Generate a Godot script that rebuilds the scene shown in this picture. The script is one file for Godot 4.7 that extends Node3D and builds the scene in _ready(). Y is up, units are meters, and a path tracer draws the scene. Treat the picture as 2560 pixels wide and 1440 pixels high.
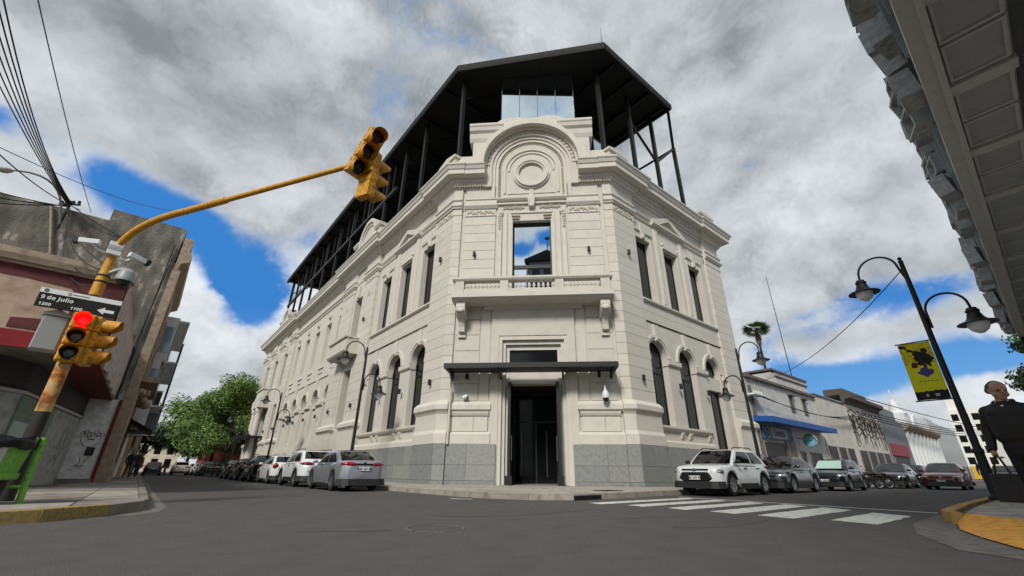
extends Node3D
# ---------------------------------------------------------------- frame of the street grid
# a runs along the right-hand street, b along the left-hand street; (0,0) is the virtual corner of the stone building
const G_O := Vector2(0.600, 16.415)
const DR := Vector2(0.775176, 0.631745)
const DL := Vector2(-0.631745, 0.775176)
const EXPO := 2.12
var GB := Basis(Vector3(DR.x, 0, -DR.y), Vector3.UP, Vector3(-DL.x, 0, DL.y))
var S: SurfaceTool
var X := Transform3D.IDENTITY
var M := {}
var used := {}
var rng := RandomNumberGenerator.new()

func G(a: float, b: float, y := 0.0) -> Vector3:
	var p := G_O + DR * a + DL * b
	return Vector3(p.x, y, -p.y)

# ---------------------------------------------------------------- nodes
func numbered(n: String) -> String:
	if not used.has(n):
		used[n] = 0
		return n
	used[n] += 1
	return "%s_%03d" % [n, used[n]]

func thing(called: String, label: String, category: String, at := Transform3D.IDENTITY, group := "") -> Node3D:
	var o := Node3D.new()
	o.name = numbered(called)
	add_child(o)
	o.transform = at
	tag(o, label, category, group)
	return o

func tag(o: Node, label: String, category: String, group := "") -> void:
	o.set_meta("label", label)
	o.set_meta("category", category)
	if group != "":
		o.set_meta("group", group)

func structure(called: String, at := Transform3D.IDENTITY, label := "") -> Node3D:
	var o := Node3D.new()
	o.name = numbered(called)
	add_child(o)
	o.transform = at
	o.set_meta("kind", "structure")
	if label != "":
		o.set_meta("label", label)
	return o

func copy(src: Node3D, at: Transform3D, label := "", group := "") -> Node3D:
	var c: Node3D = src.duplicate()
	c.name = numbered(String(src.get_meta("base", src.name)))
	add_child(c)
	c.transform = at
	if label != "":
		c.set_meta("label", label)
	if group != "":
		c.set_meta("group", group)
	return c

func gx(a: float, b: float, y := 0.0, turn := 0.0) -> Transform3D:
	return Transform3D(GB * Basis(Vector3.UP, turn), G(a, b, y))

func beg() -> void:
	S = SurfaceTool.new()
	S.begin(Mesh.PRIMITIVE_TRIANGLES)

func fin_mesh(m: Material) -> ArrayMesh:
	var am := S.commit()
	am.surface_set_material(0, m)
	return am

func fin(called: String, m: Material, parent: Node) -> MeshInstance3D:
	return inst(called, fin_mesh(m), parent)

func inst(called: String, mesh: Mesh, parent: Node, at := Transform3D.IDENTITY) -> MeshInstance3D:
	var o := MeshInstance3D.new()
	o.mesh = mesh
	o.name = called if parent != self else numbered(called)
	parent.add_child(o, true)
	o.transform = at
	return o

func group_node(called: String, parent: Node, at := Transform3D.IDENTITY) -> Node3D:
	var o := Node3D.new()
	o.name = called
	parent.add_child(o, true)
	o.transform = at
	return o

# ---------------------------------------------------------------- shapes (into S through X)
func v(p: Vector3, n: Vector3) -> void:
	S.set_normal((X.basis * n).normalized())
	S.add_vertex(X * p)

func tri(a: Vector3, b: Vector3, c: Vector3) -> void:   # counter-clockwise seen from outside
	var n := (b - a).cross(c - a)
	if n.length_squared() < 1e-16:
		return
	v(a, n); v(c, n); v(b, n)

func q(a: Vector3, b: Vector3, c: Vector3, d: Vector3) -> void:
	var n := (c - a).cross(d - b)
	v(a, n); v(c, n); v(b, n)
	v(a, n); v(d, n); v(c, n)

func qs(a: Vector3, b: Vector3, c: Vector3, d: Vector3, na: Vector3, nb: Vector3, nc: Vector3, nd: Vector3) -> void:
	v(a, na); v(c, nc); v(b, nb)
	v(a, na); v(d, nd); v(c, nc)

func bx(x0: float, x1: float, y0: float, y1: float, z0: float, z1: float) -> void:
	var a := Vector3(x0, y0, z0); var b := Vector3(x1, y0, z0); var c := Vector3(x1, y1, z0); var d := Vector3(x0, y1, z0)
	var e := Vector3(x0, y0, z1); var f := Vector3(x1, y0, z1); var g := Vector3(x1, y1, z1); var h := Vector3(x0, y1, z1)
	q(e, f, g, h); q(b, a, d, c); q(a, e, h, d); q(f, b, c, g); q(h, g, c, d); q(a, b, f, e)

# box with chamfered front (z1) edges and chamfer t
func bv(x0: float, x1: float, y0: float, y1: float, z0: float, z1: float, t := 0.01) -> void:
	pr(PackedVector2Array([Vector2(x0, y0), Vector2(x1, y0), Vector2(x1, y1), Vector2(x0, y1)]), z0, z1, t)

func ccw(p: PackedVector2Array) -> PackedVector2Array:
	if Geometry2D.is_polygon_clockwise(p):
		p = p.duplicate(); p.reverse()
	return p

# polygon in x,y extruded from z0 to z1; t chamfers the z1 rim
func pr(poly: PackedVector2Array, z0: float, z1: float, t := 0.0) -> void:
	var p := poly.duplicate()
	var area := 0.0
	for i in p.size():
		area += p[i].cross(p[(i + 1) % p.size()])
	if area < 0.0:
		p.reverse()
	var n := p.size()
	var top := p
	var zt := z1
	if t > 0.0:
		top = PackedVector2Array()
		for i in n:
			var e1 := (p[i] - p[(i + n - 1) % n]).normalized()
			var e2 := (p[(i + 1) % n] - p[i]).normalized()
			var n1 := Vector2(-e1.y, e1.x); var n2 := Vector2(-e2.y, e2.x)
			top.append(p[i] + (n1 + n2) / maxf(0.3, 1.0 + n1.dot(n2)) * t)
		zt = z1 - t
	var ids := Geometry2D.triangulate_polygon(top)
	for i in range(0, ids.size(), 3):
		var a := top[ids[i]]; var b := top[ids[i + 1]]; var c := top[ids[i + 2]]
		if (b - a).cross(c - a) < 0.0:
			var w := b; b = c; c = w
		tri(Vector3(a.x, a.y, z1), Vector3(b.x, b.y, z1), Vector3(c.x, c.y, z1))
	ids = Geometry2D.triangulate_polygon(p)
	for i in range(0, ids.size(), 3):
		var a := p[ids[i]]; var b := p[ids[i + 1]]; var c := p[ids[i + 2]]
		if (b - a).cross(c - a) < 0.0:
			var w := b; b = c; c = w
		tri(Vector3(a.x, a.y, z0), Vector3(c.x, c.y, z0), Vector3(b.x, b.y, z0))
	for i in n:
		var j := (i + 1) % n
		q(Vector3(p[i].x, p[i].y, z0), Vector3(p[j].x, p[j].y, z0), Vector3(p[j].x, p[j].y, zt), Vector3(p[i].x, p[i].y, zt))
		if t > 0.0:
			q(Vector3(p[i].x, p[i].y, zt), Vector3(p[j].x, p[j].y, zt), Vector3(top[j].x, top[j].y, z1), Vector3(top[i].x, top[i].y, z1))

# polygon in plan (x,z) extruded from y0 to y1, optional chamfered top
func pv(poly: PackedVector2Array, y0: float, y1: float, t := 0.0) -> void:
	var keep := X
	var p := PackedVector2Array()
	for w in poly:
		p.append(Vector2(w.x, -w.y))
	X = X * Transform3D(Basis(Vector3(1, 0, 0), Vector3(0, 0, -1), Vector3(0, 1, 0)), Vector3.ZERO)
	pr(p, y0, y1, t)
	X = keep

# profile in (z,y) drawn out along x
func ex(profile: Array, x0: float, x1: float) -> void:
	var keep := X
	var p := PackedVector2Array()
	for w in profile:
		p.append(Vector2(-w[0], w[1]))
	X = X * Transform3D(Basis(Vector3(0, 0, -1), Vector3(0, 1, 0), Vector3(1, 0, 0)), Vector3.ZERO)
	pr(p, x0, x1)
	X = keep

# profile of (out, y) swept with mitres along a plan path; outward is to the right-hand side seen from above walking with -z up
func sw(path: Array, profile0: Array, capped := true) -> void:
	var profile := profile0.duplicate()
	var area := 0.0
	for i in profile.size():
		var w: Array = profile[i]; var u: Array = profile[(i + 1) % profile.size()]
		area += w[0] * u[1] - w[1] * u[0]
	if area < 0.0: profile.reverse()
	var n := path.size()
	var rows := []
	for i in n:
		var nn := Vector2.ZERO
		var d1 := Vector2.ZERO; var d2 := Vector2.ZERO
		if i > 0: d1 = (path[i] - path[i - 1]).normalized()
		if i < n - 1: d2 = (path[i + 1] - path[i]).normalized()
		if i == 0: d1 = d2
		if i == n - 1: d2 = d1
		var n1 := Vector2(-d1.y, d1.x); var n2 := Vector2(-d2.y, d2.x)
		nn = (n1 + n2) / maxf(0.2, 1.0 + n1.dot(n2))
		var row := []
		for k in profile:
			var w: Vector2 = path[i] + nn * float(k[0])
			row.append(Vector3(w.x, k[1], w.y))
		rows.append(row)
	var m := profile.size()
	for i in n - 1:
		for k in m:
			var l := (k + 1) % m
			q(rows[i][k], rows[i + 1][k], rows[i + 1][l], rows[i][l])
	if capped:
		var flat := PackedVector2Array()
		for k in profile:
			flat.append(Vector2(k[0], k[1]))
		var ids := Geometry2D.triangulate_polygon(flat)
		for i in range(0, ids.size(), 3):
			tri(rows[0][ids[i]], rows[0][ids[i + 1]], rows[0][ids[i + 2]])
			tri(rows[n - 1][ids[i]], rows[n - 1][ids[i + 2]], rows[n - 1][ids[i + 1]])

# ring sector in the x,y plane between z0 and z1
func ring(cx: float, cy: float, r0: float, r1: float, z0: float, z1: float, a0 := 0.0, a1 := PI, n := 20) -> void:
	for i in n:
		var t0 := a0 + (a1 - a0) * i / n; var t1 := a0 + (a1 - a0) * (i + 1) / n
		var c0 := Vector2(cos(t0), sin(t0)); var c1 := Vector2(cos(t1), sin(t1))
		var o := Vector3(cx, cy, 0)
		var p := func(c: Vector2, r: float, z: float) -> Vector3: return o + Vector3(c.x * r, c.y * r, z)
		q(p.call(c0, r0, z1), p.call(c0, r1, z1), p.call(c1, r1, z1), p.call(c1, r0, z1))
		q(p.call(c0, r1, z0), p.call(c1, r1, z0), p.call(c1, r1, z1), p.call(c0, r1, z1))
		if r0 > 0.001:
			q(p.call(c1, r0, z0), p.call(c0, r0, z0), p.call(c0, r0, z1), p.call(c1, r0, z1))
	if a1 - a0 < TAU - 0.01:
		for e in [a0, a1]:
			var c := Vector3(cos(e), sin(e), 0)
			var s := -1.0 if e == a0 else 1.0
			var A := Vector3(cx, cy, z0) + c * r0; var B := Vector3(cx, cy, z0) + c * r1
			var C := Vector3(cx, cy, z1) + c * r1; var D := Vector3(cx, cy, z1) + c * r0
			if s > 0: q(A, B, C, D)
			else: q(B, A, D, C)

# lathe round local y; profile of (r, y) from bottom to top
func lathe(profile: Array, n := 16, at := Transform3D.IDENTITY) -> void:
	var keep := X
	X = X * at
	for k in profile.size() - 1:
		var r0: float = profile[k][0]; var y0: float = profile[k][1]
		var r1: float = profile[k + 1][0]; var y1: float = profile[k + 1][1]
		var sl := Vector2(y1 - y0, r0 - r1).normalized()
		for i in n:
			var t0 := TAU * i / n; var t1 := TAU * (i + 1) / n
			var d0 := Vector3(cos(t0), 0, -sin(t0)); var d1 := Vector3(cos(t1), 0, -sin(t1))
			var n0 := d0 * sl.x + Vector3.UP * sl.y; var n1 := d1 * sl.x + Vector3.UP * sl.y
			var A := d0 * r0 + Vector3.UP * y0; var B := d1 * r0 + Vector3.UP * y0
			var C := d1 * r1 + Vector3.UP * y1; var D := d0 * r1 + Vector3.UP * y1
			qs(A, B, C, D, n0, n1, n1, n0)
	X = keep

func tube(pts: Array, r0: float, r1 := -1.0, n := 8, caps := true) -> void:
	if r1 < 0.0: r1 = r0
	var m := pts.size()
	var side := Vector3.ZERO
	var prev := []
	for i in m:
		var d: Vector3 = (pts[mini(i + 1, m - 1)] - pts[maxi(i - 1, 0)]).normalized()
		if i == 0:
			side = d.cross(Vector3.UP if absf(d.y) < 0.95 else Vector3.RIGHT).normalized()
		side = (side - d * side.dot(d)).normalized()
		var up := side.cross(d)
		var r := lerpf(r0, r1, float(i) / maxf(1, m - 1))
		var row := []
		for k in n:
			var t := TAU * k / n
			var w := side * cos(t) + up * sin(t)
			row.append([pts[i] + w * r, w])
		if i > 0:
			for k in n:
				var l := (k + 1) % n
				qs(prev[k][0], row[k][0], row[l][0], prev[l][0], prev[k][1], row[k][1], row[l][1], prev[l][1])
		if caps and (i == 0 or i == m - 1):
			for k in n:
				var l := (k + 1) % n
				if i == 0: tri(pts[i], row[k][0], row[l][0])
				else: tri(pts[i], row[l][0], row[k][0])
		prev = row

func ball(c: Vector3, r: Vector3, n := 12, half := false) -> void:
	var m := n / 2
	for j in m:
		var p0 := -PI / 2 + PI * j / m; var p1 := -PI / 2 + PI * (j + 1) / m
		if half and p1 <= 0.01: continue
		for i in n:
			var t0 := TAU * i / n; var t1 := TAU * (i + 1) / n
			var f := func(t: float, p: float) -> Vector3: return Vector3(cos(t) * cos(p), sin(p), -sin(t) * cos(p))
			var A: Vector3 = f.call(t0, p0); var B: Vector3 = f.call(t1, p0); var C: Vector3 = f.call(t1, p1); var D: Vector3 = f.call(t0, p1)
			qs(c + A * r, c + B * r, c + C * r, c + D * r, A / r, B / r, C / r, D / r)

# grid of points with smooth normals (rows x cols, counter-clockwise outside)
func grid(rows: Array, flip := false) -> void:
	var nr := rows.size(); var nc: int = rows[0].size()
	var nor := []
	for i in nr:
		var rn := []
		for j in nc:
			var du: Vector3 = rows[i][mini(j + 1, nc - 1)] - rows[i][maxi(j - 1, 0)]
			var dv: Vector3 = rows[mini(i + 1, nr - 1)][j] - rows[maxi(i - 1, 0)][j]
			var w := du.cross(dv)
			if w.length_squared() < 1e-14:
				w = Vector3.UP
			rn.append(w.normalized() * (-1.0 if flip else 1.0))
		nor.append(rn)
	for i in nr - 1:
		for j in nc - 1:
			var a: Vector3 = rows[i][j]; var b: Vector3 = rows[i][j + 1]; var c: Vector3 = rows[i + 1][j + 1]; var d: Vector3 = rows[i + 1][j]
			if flip: qs(a, d, c, b, nor[i][j], nor[i + 1][j], nor[i + 1][j + 1], nor[i][j + 1])
			else: qs(a, b, c, d, nor[i][j], nor[i][j + 1], nor[i + 1][j + 1], nor[i + 1][j])

func word(called: String, text: String, height: float, depth: float, m: Material, parent: Node, at: Transform3D, font := "Droid Sans", bold := false) -> void:
	var t := TextMesh.new()
	var f := SystemFont.new()
	f.font_names = PackedStringArray([font])
	if bold: f.font_weight = 700
	t.font = f
	t.text = text
	t.font_size = 64
	t.pixel_size = height / 46.0
	t.depth = depth
	t.material = m
	inst(called, t, parent, at)

# ---------------------------------------------------------------- materials
func noise_image(seed_: int, freq: float, oct: int, size := 512, kind := FastNoiseLite.TYPE_SIMPLEX_SMOOTH, warp := 0.0) -> Image:
	var f := FastNoiseLite.new()
	f.seed = seed_
	f.noise_type = kind
	f.frequency = freq
	f.fractal_octaves = oct
	if warp > 0.0:
		f.domain_warp_enabled = true
		f.domain_warp_amplitude = warp
		f.domain_warp_frequency = freq * 0.7
	var im := f.get_seamless_image(size, size)
	im.convert(Image.FORMAT_L8)
	return im

# grey noise mapped through stops [[pos, Color], ...] to a colour texture
func tint(im: Image, stops: Array) -> ImageTexture:
	var lut := []
	for i in 256:
		var t := i / 255.0
		var c: Color = stops[0][1]
		for k in stops.size() - 1:
			if t >= stops[k][0]:
				c = stops[k][1].lerp(stops[k + 1][1], clampf((t - stops[k][0]) / maxf(1e-4, stops[k + 1][0] - stops[k][0]), 0, 1))
		lut.append(c)
	var src := im.get_data()
	var out := PackedByteArray()
	out.resize(src.size() * 3)
	for i in src.size():
		var c: Color = lut[src[i]]
		out[i * 3] = int(c.r * 255.0); out[i * 3 + 1] = int(c.g * 255.0); out[i * 3 + 2] = int(c.b * 255.0)
	var o := Image.create_from_data(im.get_width(), im.get_height(), false, Image.FORMAT_RGB8, out)
	o.generate_mipmaps()
	return ImageTexture.create_from_image(o)

func bump(im: Image, strength: float) -> ImageTexture:
	var o: Image = im.duplicate()
	o.convert(Image.FORMAT_RGBA8)
	o.bump_map_to_normal_map(strength)
	return ImageTexture.create_from_image(o)

func mat(col: Color, rough := 0.8, metal := 0.0, tex: Texture2D = null, scale := 1.0, nrm: Texture2D = null, depth := 1.0, world := true) -> StandardMaterial3D:
	var m := StandardMaterial3D.new()
	m.albedo_color = col
	m.roughness = rough
	m.metallic = metal
	if tex or nrm:
		m.uv1_triplanar = true
		m.uv1_world_triplanar = world
		m.uv1_scale = Vector3.ONE * scale
	if tex: m.albedo_texture = tex
	if nrm:
		m.normal_enabled = true
		m.normal_texture = nrm
		m.normal_scale = depth
	return m

func g(x: float) -> Color: return Color(x, x, x)

func materials() -> void:
	var fine := noise_image(3, 0.05, 4)
	var coarse := noise_image(5, 0.008, 5)
	var grit := noise_image(9, 0.22, 3)
	var streak := noise_image(17, 0.012, 5, 512, FastNoiseLite.TYPE_SIMPLEX_SMOOTH, 40.0)
	M.n_fine = bump(fine, 3.0)
	M.n_grit = bump(grit, 6.0)
	M.n_soft = bump(coarse, 4.0)
	var t_wall := tint(coarse, [[0.0, g(0.93)], [0.45, g(0.98)], [1.0, g(1.0)]])
	var t_dirt := tint(streak, [[0.0, Color(0.74, 0.72, 0.68)], [0.4, Color(0.92, 0.91, 0.89)], [0.65, g(1.0)], [1.0, g(1.0)]])
	var t_slab := tint(noise_image(21, 0.02, 5), [[0.0, g(0.82)], [0.5, g(0.95)], [1.0, g(1.0)]])
	var t_asph := tint(noise_image(29, 0.3, 3), [[0.0, g(0.72)], [0.5, g(0.93)], [1.0, g(1.0)]])
	var t_asph2 := tint(noise_image(31, 0.006, 5), [[0.0, g(0.90)], [0.4, g(0.96)], [0.6, g(0.98)], [1.0, g(1.0)]])
	var t_ruin := tint(noise_image(41, 0.011, 6, 512, FastNoiseLite.TYPE_SIMPLEX_SMOOTH, 60.0), [[0.0, Color(0.34, 0.34, 0.33)], [0.3, Color(0.45, 0.45, 0.43)], [0.55, Color(0.56, 0.56, 0.54)], [0.76, Color(0.64, 0.62, 0.59)], [0.80, Color(0.92, 0.90, 0.86)], [1.0, Color(0.98, 0.96, 0.92)]])
	var t_paint := tint(noise_image(47, 0.02, 5, 512, FastNoiseLite.TYPE_SIMPLEX_SMOOTH, 30.0), [[0.0, Color(0.30, 0.29, 0.28)], [0.16, Color(0.45, 0.44, 0.43)], [0.24, Color(0.90, 0.90, 0.89)], [1.0, g(1.0)]])
	M.t_wall = t_wall; M.t_dirt = t_dirt; M.t_slab = t_slab
	M.stucco = mat(Color(0.775, 0.758, 0.718), 0.88, 0, t_wall, 0.22, M.n_fine, 0.25)
	M.stucco_trim = mat(Color(0.787, 0.77, 0.73), 0.85, 0, t_wall, 0.31, M.n_fine, 0.2)
	M.stucco_relief = mat(Color(0.765, 0.735, 0.68), 0.9, 0, t_dirt, 0.9, M.n_fine, 1.2)
	M.slab = mat(Color(0.545, 0.55, 0.54), 0.6, 0, t_slab, 0.45, M.n_fine, 0.12)
	M.slab_b = mat(Color(0.565, 0.57, 0.558), 0.55, 0, t_slab, 0.6, M.n_fine, 0.12)
	M.slab_c = mat(Color(0.52, 0.53, 0.525), 0.6, 0, t_slab, 0.38, M.n_fine, 0.12)
	M.black = mat(Color(0.035, 0.035, 0.037), 0.5, 0)
	M.black_metal = mat(Color(0.05, 0.05, 0.053), 0.55, 0.0)
	M.roof_black = mat(Color(0.025, 0.025, 0.027), 0.8, 0)
	M.steel = mat(Color(0.075, 0.078, 0.082), 0.5, 0.2)
	M.inside = mat(Color(0.22, 0.19, 0.165), 0.9)
	M.door_glass = mat(Color(0.10, 0.11, 0.11, 0.35), 0.05)
	M.door_glass.metallic_specular = 0.25
	M.door_glass.transparency = BaseMaterial3D.TRANSPARENCY_ALPHA
	M.glass = mat(Color(0.02, 0.02, 0.02), 0.1, 0)
	M.glass.metallic_specular = 0.15
	M.glass_dark = mat(Color(0.06, 0.062, 0.068), 0.12, 0)
	M.mirror = mat(Color(0.86, 0.91, 0.93), 0.02, 1.0)
	M.asphalt = mat(Color(0.352, 0.338, 0.33), 0.92, 0, t_asph, 0.55, M.n_grit, 0.55)
	M.asphalt.detail_enabled = true
	M.asphalt.detail_blend_mode = BaseMaterial3D.BLEND_MODE_MUL
	M.asphalt.detail_albedo = t_asph2
	M.asphalt.detail_uv_layer = BaseMaterial3D.DETAIL_UV_1
	M.asphalt_patch = mat(Color(0.345, 0.332, 0.324), 0.95, 0, t_asph, 0.8, M.n_grit, 0.8)
	M.asphalt_crack = mat(Color(0.28, 0.27, 0.26), 0.95)
	M.concrete = mat(Color(0.66, 0.64, 0.605), 0.9, 0, t_dirt, 0.35, M.n_grit, 0.3)
	M.concrete_b = mat(Color(0.62, 0.60, 0.565), 0.9, 0, t_dirt, 0.5, M.n_grit, 0.3)
	M.concrete_c = mat(Color(0.525, 0.50, 0.475), 0.9, 0, t_dirt, 0.27, M.n_grit, 0.35)
	M.concrete_dark = mat(Color(0.42, 0.40, 0.385), 0.92, 0, t_dirt, 0.3, M.n_grit, 0.4)
	M.gutter = mat(Color(0.43, 0.42, 0.40), 0.9, 0, t_dirt, 0.6, M.n_grit, 0.5)
	M.kerb_yellow = mat(Color(0.60, 0.52, 0.32), 0.85, 0, t_dirt, 2.2, M.n_grit, 0.5)
	M.ramp = mat(Color(0.86, 0.62, 0.24), 0.85, 0, t_dirt, 0.9, M.n_grit, 0.4)
	M.paint_road = mat(Color(0.84, 0.84, 0.82), 0.8, 0, t_paint, 0.55, M.n_grit, 0.5)
	M.ruin = mat(Color(0.80, 0.79, 0.77), 0.95, 0, t_ruin, 0.16, M.n_grit, 0.6)
	M.ruin.uv1_scale = Vector3(0.34, 0.085, 0.34)
	M.ruin_b = mat(Color(0.66, 0.60, 0.53), 0.95, 0, t_dirt, 0.5, M.n_grit, 0.9)
	M.yellow = mat(Color(0.80, 0.58, 0.13), 0.55, 0, t_dirt, 1.6, null, 1, false)
	M.yellow_old = mat(Color(0.74, 0.50, 0.10), 0.6, 0, tint(noise_image(53, 0.02, 5, 256, FastNoiseLite.TYPE_SIMPLEX_SMOOTH, 40.0), [[0.0, Color(0.55, 0.42, 0.35)], [0.35, Color(0.78, 0.72, 0.7)], [0.5, g(1.0)], [0.72, g(1.0)], [0.78, Color(1, 1, 1)], [1.0, Color(1, 1, 1)]]), 1.4, null, 1, false)
	M.rubber = mat(Color(0.075, 0.075, 0.078), 0.85)
	M.rim = mat(Color(0.62, 0.63, 0.64), 0.3, 0.85)
	M.chrome = mat(Color(0.8, 0.8, 0.8), 0.15, 1.0)
	M.white = mat(Color(0.85, 0.86, 0.86), 0.5)
	M.plate = mat(Color(0.86, 0.86, 0.84), 0.5)
	M.plate_ink = mat(Color(0.08, 0.08, 0.09), 0.6)
	M.red_lens = mat(Color(0.55, 0.03, 0.05), 0.15)
	M.amber = mat(Color(0.8, 0.35, 0.08), 0.2)
	M.lamp_glass = mat(Color(0.86, 0.88, 0.88), 0.08)
	M.trim = mat(Color(0.09, 0.09, 0.095), 0.6)
	M.cable = mat(Color(0.045, 0.045, 0.05), 0.7)
	M.bark = mat(Color(0.27, 0.22, 0.18), 0.95, 0, t_dirt, 1.2, M.n_grit, 1.0)

func car_paint(c: Color, metal := 0.0) -> StandardMaterial3D:
	var m := mat(c, 0.28, metal)
	m.clearcoat_enabled = true
	m.clearcoat = 0.9
	m.clearcoat_roughness = 0.06
	return m

# ---------------------------------------------------------------- camera, sky, sun
func build_view() -> void:
	var cam := Camera3D.new()
	cam.name = "camera"
	add_child(cam)
	cam.position = Vector3(0, 0.68, 0)
	cam.rotation_degrees = Vector3(23.804, 0, 0.555)
	cam.fov = 69.05
	cam.near = 0.05
	cam.far = 1200.0
	cam.current = true
	var env := Environment.new()
	env.background_mode = Environment.BG_SKY
	env.tonemap_mode = Environment.TONE_MAPPER_LINEAR
	env.tonemap_exposure = EXPO
	env.sdfgi_enabled = true
	env.ssao_enabled = true
	env.ssil_enabled = true
	var sky := Sky.new()
	var pano := PanoramaSkyMaterial.new()
	pano.panorama = sky_image()
	sky.sky_material = pano
	env.sky = sky
	var we := WorldEnvironment.new()
	we.name = "world_environment"
	we.environment = env
	add_child(we)
	var sun := DirectionalLight3D.new()
	sun.name = "sun"
	add_child(sun)
	sun.light_color = Color(1.0, 0.985, 0.95)
	sun.light_energy = 0.5
	sun.light_angular_distance = 12.0
	sun.shadow_enabled = true
	sun.rotation_degrees = Vector3(-40, -19, 0)

func sky_image() -> ImageTexture:
	var W := 1792; var H := 896
	var n1 := FastNoiseLite.new()
	n1.seed = 12; n1.noise_type = FastNoiseLite.TYPE_SIMPLEX_SMOOTH; n1.frequency = 1.15; n1.fractal_octaves = 7; n1.fractal_gain = 0.52
	n1.domain_warp_enabled = true; n1.domain_warp_amplitude = 0.35; n1.domain_warp_frequency = 1.0
	var n2 := FastNoiseLite.new()
	n2.seed = 77; n2.noise_type = FastNoiseLite.TYPE_SIMPLEX_SMOOTH; n2.frequency = 2.3; n2.fractal_octaves = 6; n2.fractal_gain = 0.5
	# breaks in the cloud: azimuth, elevation, half-width, half-height (degrees), depth
	var gaps := [[-43.0, 25.0, 7.5, 2.8, 1.05], [-36.0, 20.5, 5.5, 2.8, 1.05], [-50.0, 27.0, 4.0, 2.0, 0.55], [-59.0, 28.0, 2.5, 2.0, 0.7], [-33.0, 17.0, 4.0, 3.0, 0.8], [32.0, 9.5, 5.0, 2.4, 1.0], [38.0, 9.0, 6.0, 1.8, 1.1], [36.5, 16.0, 7.0, 1.6, 0.5], [46.0, 17.0, 5.0, 1.8, 0.75], [48.0, 10.0, 5.0, 1.6, 0.9], [31.0, 13.0, 3.0, 2.0, 0.5],
		[150.0, 30.0, 16.0, 6.0, 0.9], [-120.0, 35.0, 14.0, 6.0, 0.9], [-176.0, 30.5, 2.2, 1.2, 0.9], [-171.0, 29.0, 2.2, 1.0, 0.85], [-173.5, 26.0, 1.6, 0.8, 0.75], [176.0, 35.0, 5.0, 2.5, 1.0], [-177.0, 47.0, 4.0, 1.6, 0.42], [-170.0, 50.0, 3.5, 1.2, 0.36], [95.0, 25.0, 12.0, 5.0, 0.9]]
	# darker undersides and brighter banks
	var tones := [[-45.0, 40.0, 16.0, 8.0, -0.30], [-20.0, 46.0, 16.0, 7.0, -0.34], [-5.0, 62.0, 30.0, 10.0, -0.12], [-33.0, 30.5, 7.0, 4.0, 0.26], [-37.0, 13.0, 9.0, 4.0, 0.30], [53.0, 25.0, 9.0, 5.0, 0.16], [40.0, 25.0, 12.0, 4.0, 0.05], [42.0, 45.0, 14.0, 8.0, -0.14], [40.0, 11.5, 10.0, 2.0, 0.22], [-56.0, 33.0, 6.0, 4.0, 0.10], [30.0, 35.0, 8.0, 4.0, -0.12], [170.0, 42.0, 60.0, 25.0, 0.10]]
	var n3 := FastNoiseLite.new()
	n3.seed = 5; n3.noise_type = FastNoiseLite.TYPE_SIMPLEX_SMOOTH; n3.frequency = 5.5; n3.fractal_octaves = 5; n3.fractal_gain = 0.55
	var data := PackedFloat32Array()
	data.resize(W * H * 3)
	data.fill(0.12 / EXPO)
	var k := 0
	for j in H:
		var el := 90.0 - 180.0 * (j + 0.5) / H
		if el < -1.0: break
		var se := sin(deg_to_rad(el)); var ce := cos(deg_to_rad(el))
		var rg := []; var rt := []
		for w in gaps:
			var ey: float = ((el - w[1]) / w[3]) ** 2
			if ey < 7.0: rg.append([w[0], w[2], w[4] * exp(-ey)])
		for w in tones:
			var ey: float = ((el - w[1]) / w[3]) ** 2
			if ey < 7.0: rt.append([w[0], w[2], w[4] * exp(-ey)])
		var blue := Vector3(0.045, 0.225, 0.62).lerp(Vector3(0.22, 0.50, 0.86), clampf(1.0 - el / 18.0, 0, 1))
		for i in W:
			var az := 360.0 * (i + 0.5) / W
			if az > 180.0: az -= 360.0
			var d := Vector3(sin(deg_to_rad(az)) * ce, se * 1.5 + 0.15, -cos(deg_to_rad(az)) * ce)
			var a := n1.get_noise_3dv(d * 1.6)
			var b := n2.get_noise_3dv(d * 1.4 + Vector3(3, 1, 7))
			var f := n3.get_noise_3dv(d * 1.3)
			var up := n1.get_noise_3dv(d * 1.6 + Vector3(0, 0.16, 0))
			var cover := 0.78 + a * 0.85 + f * 0.22
			for w in rg:
				var dx: float = (fposmod(az - w[0] + 180.0, 360.0) - 180.0) / w[1]
				if dx < 2.7 and dx > -2.7: cover -= w[2] * exp(-dx * dx)
			var tone := 0.61 + b * 0.38 + (a - up) * 0.75 + f * 0.17
			for w in rt:
				var dx: float = (fposmod(az - w[0] + 180.0, 360.0) - 180.0) / w[1]
				if dx < 2.7 and dx > -2.7: tone += w[2] * exp(-dx * dx)
			var cl := Vector3(0.25, 0.28, 0.297).lerp(Vector3(0.76, 0.80, 0.84), clampf(tone, 0.0, 1.12))
			var al := smoothstep(-0.05, 0.5, cover)
			var c := blue.lerp(cl + Vector3.ONE * (al * (1.0 - al) * 0.45), al)
			if el < 4.0: c = c.lerp(Vector3(0.62, 0.66, 0.70), clampf((4.0 - el) / 4.0, 0, 1) * 0.6)
			data[k] = c.x / EXPO; data[k + 1] = c.y / EXPO; data[k + 2] = c.z / EXPO
			k += 3
	var im := Image.create_from_data(W, H, false, Image.FORMAT_RGBF, data.to_byte_array())
	return ImageTexture.create_from_image(im)

# ---------------------------------------------------------------- streets
func V2(list: Array) -> PackedVector2Array:   # (a, b) pairs to plan points of the grid frame
	var o := PackedVector2Array()
	for w in list: o.append(Vector2(w[0], -w[1]))
	return o

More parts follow.
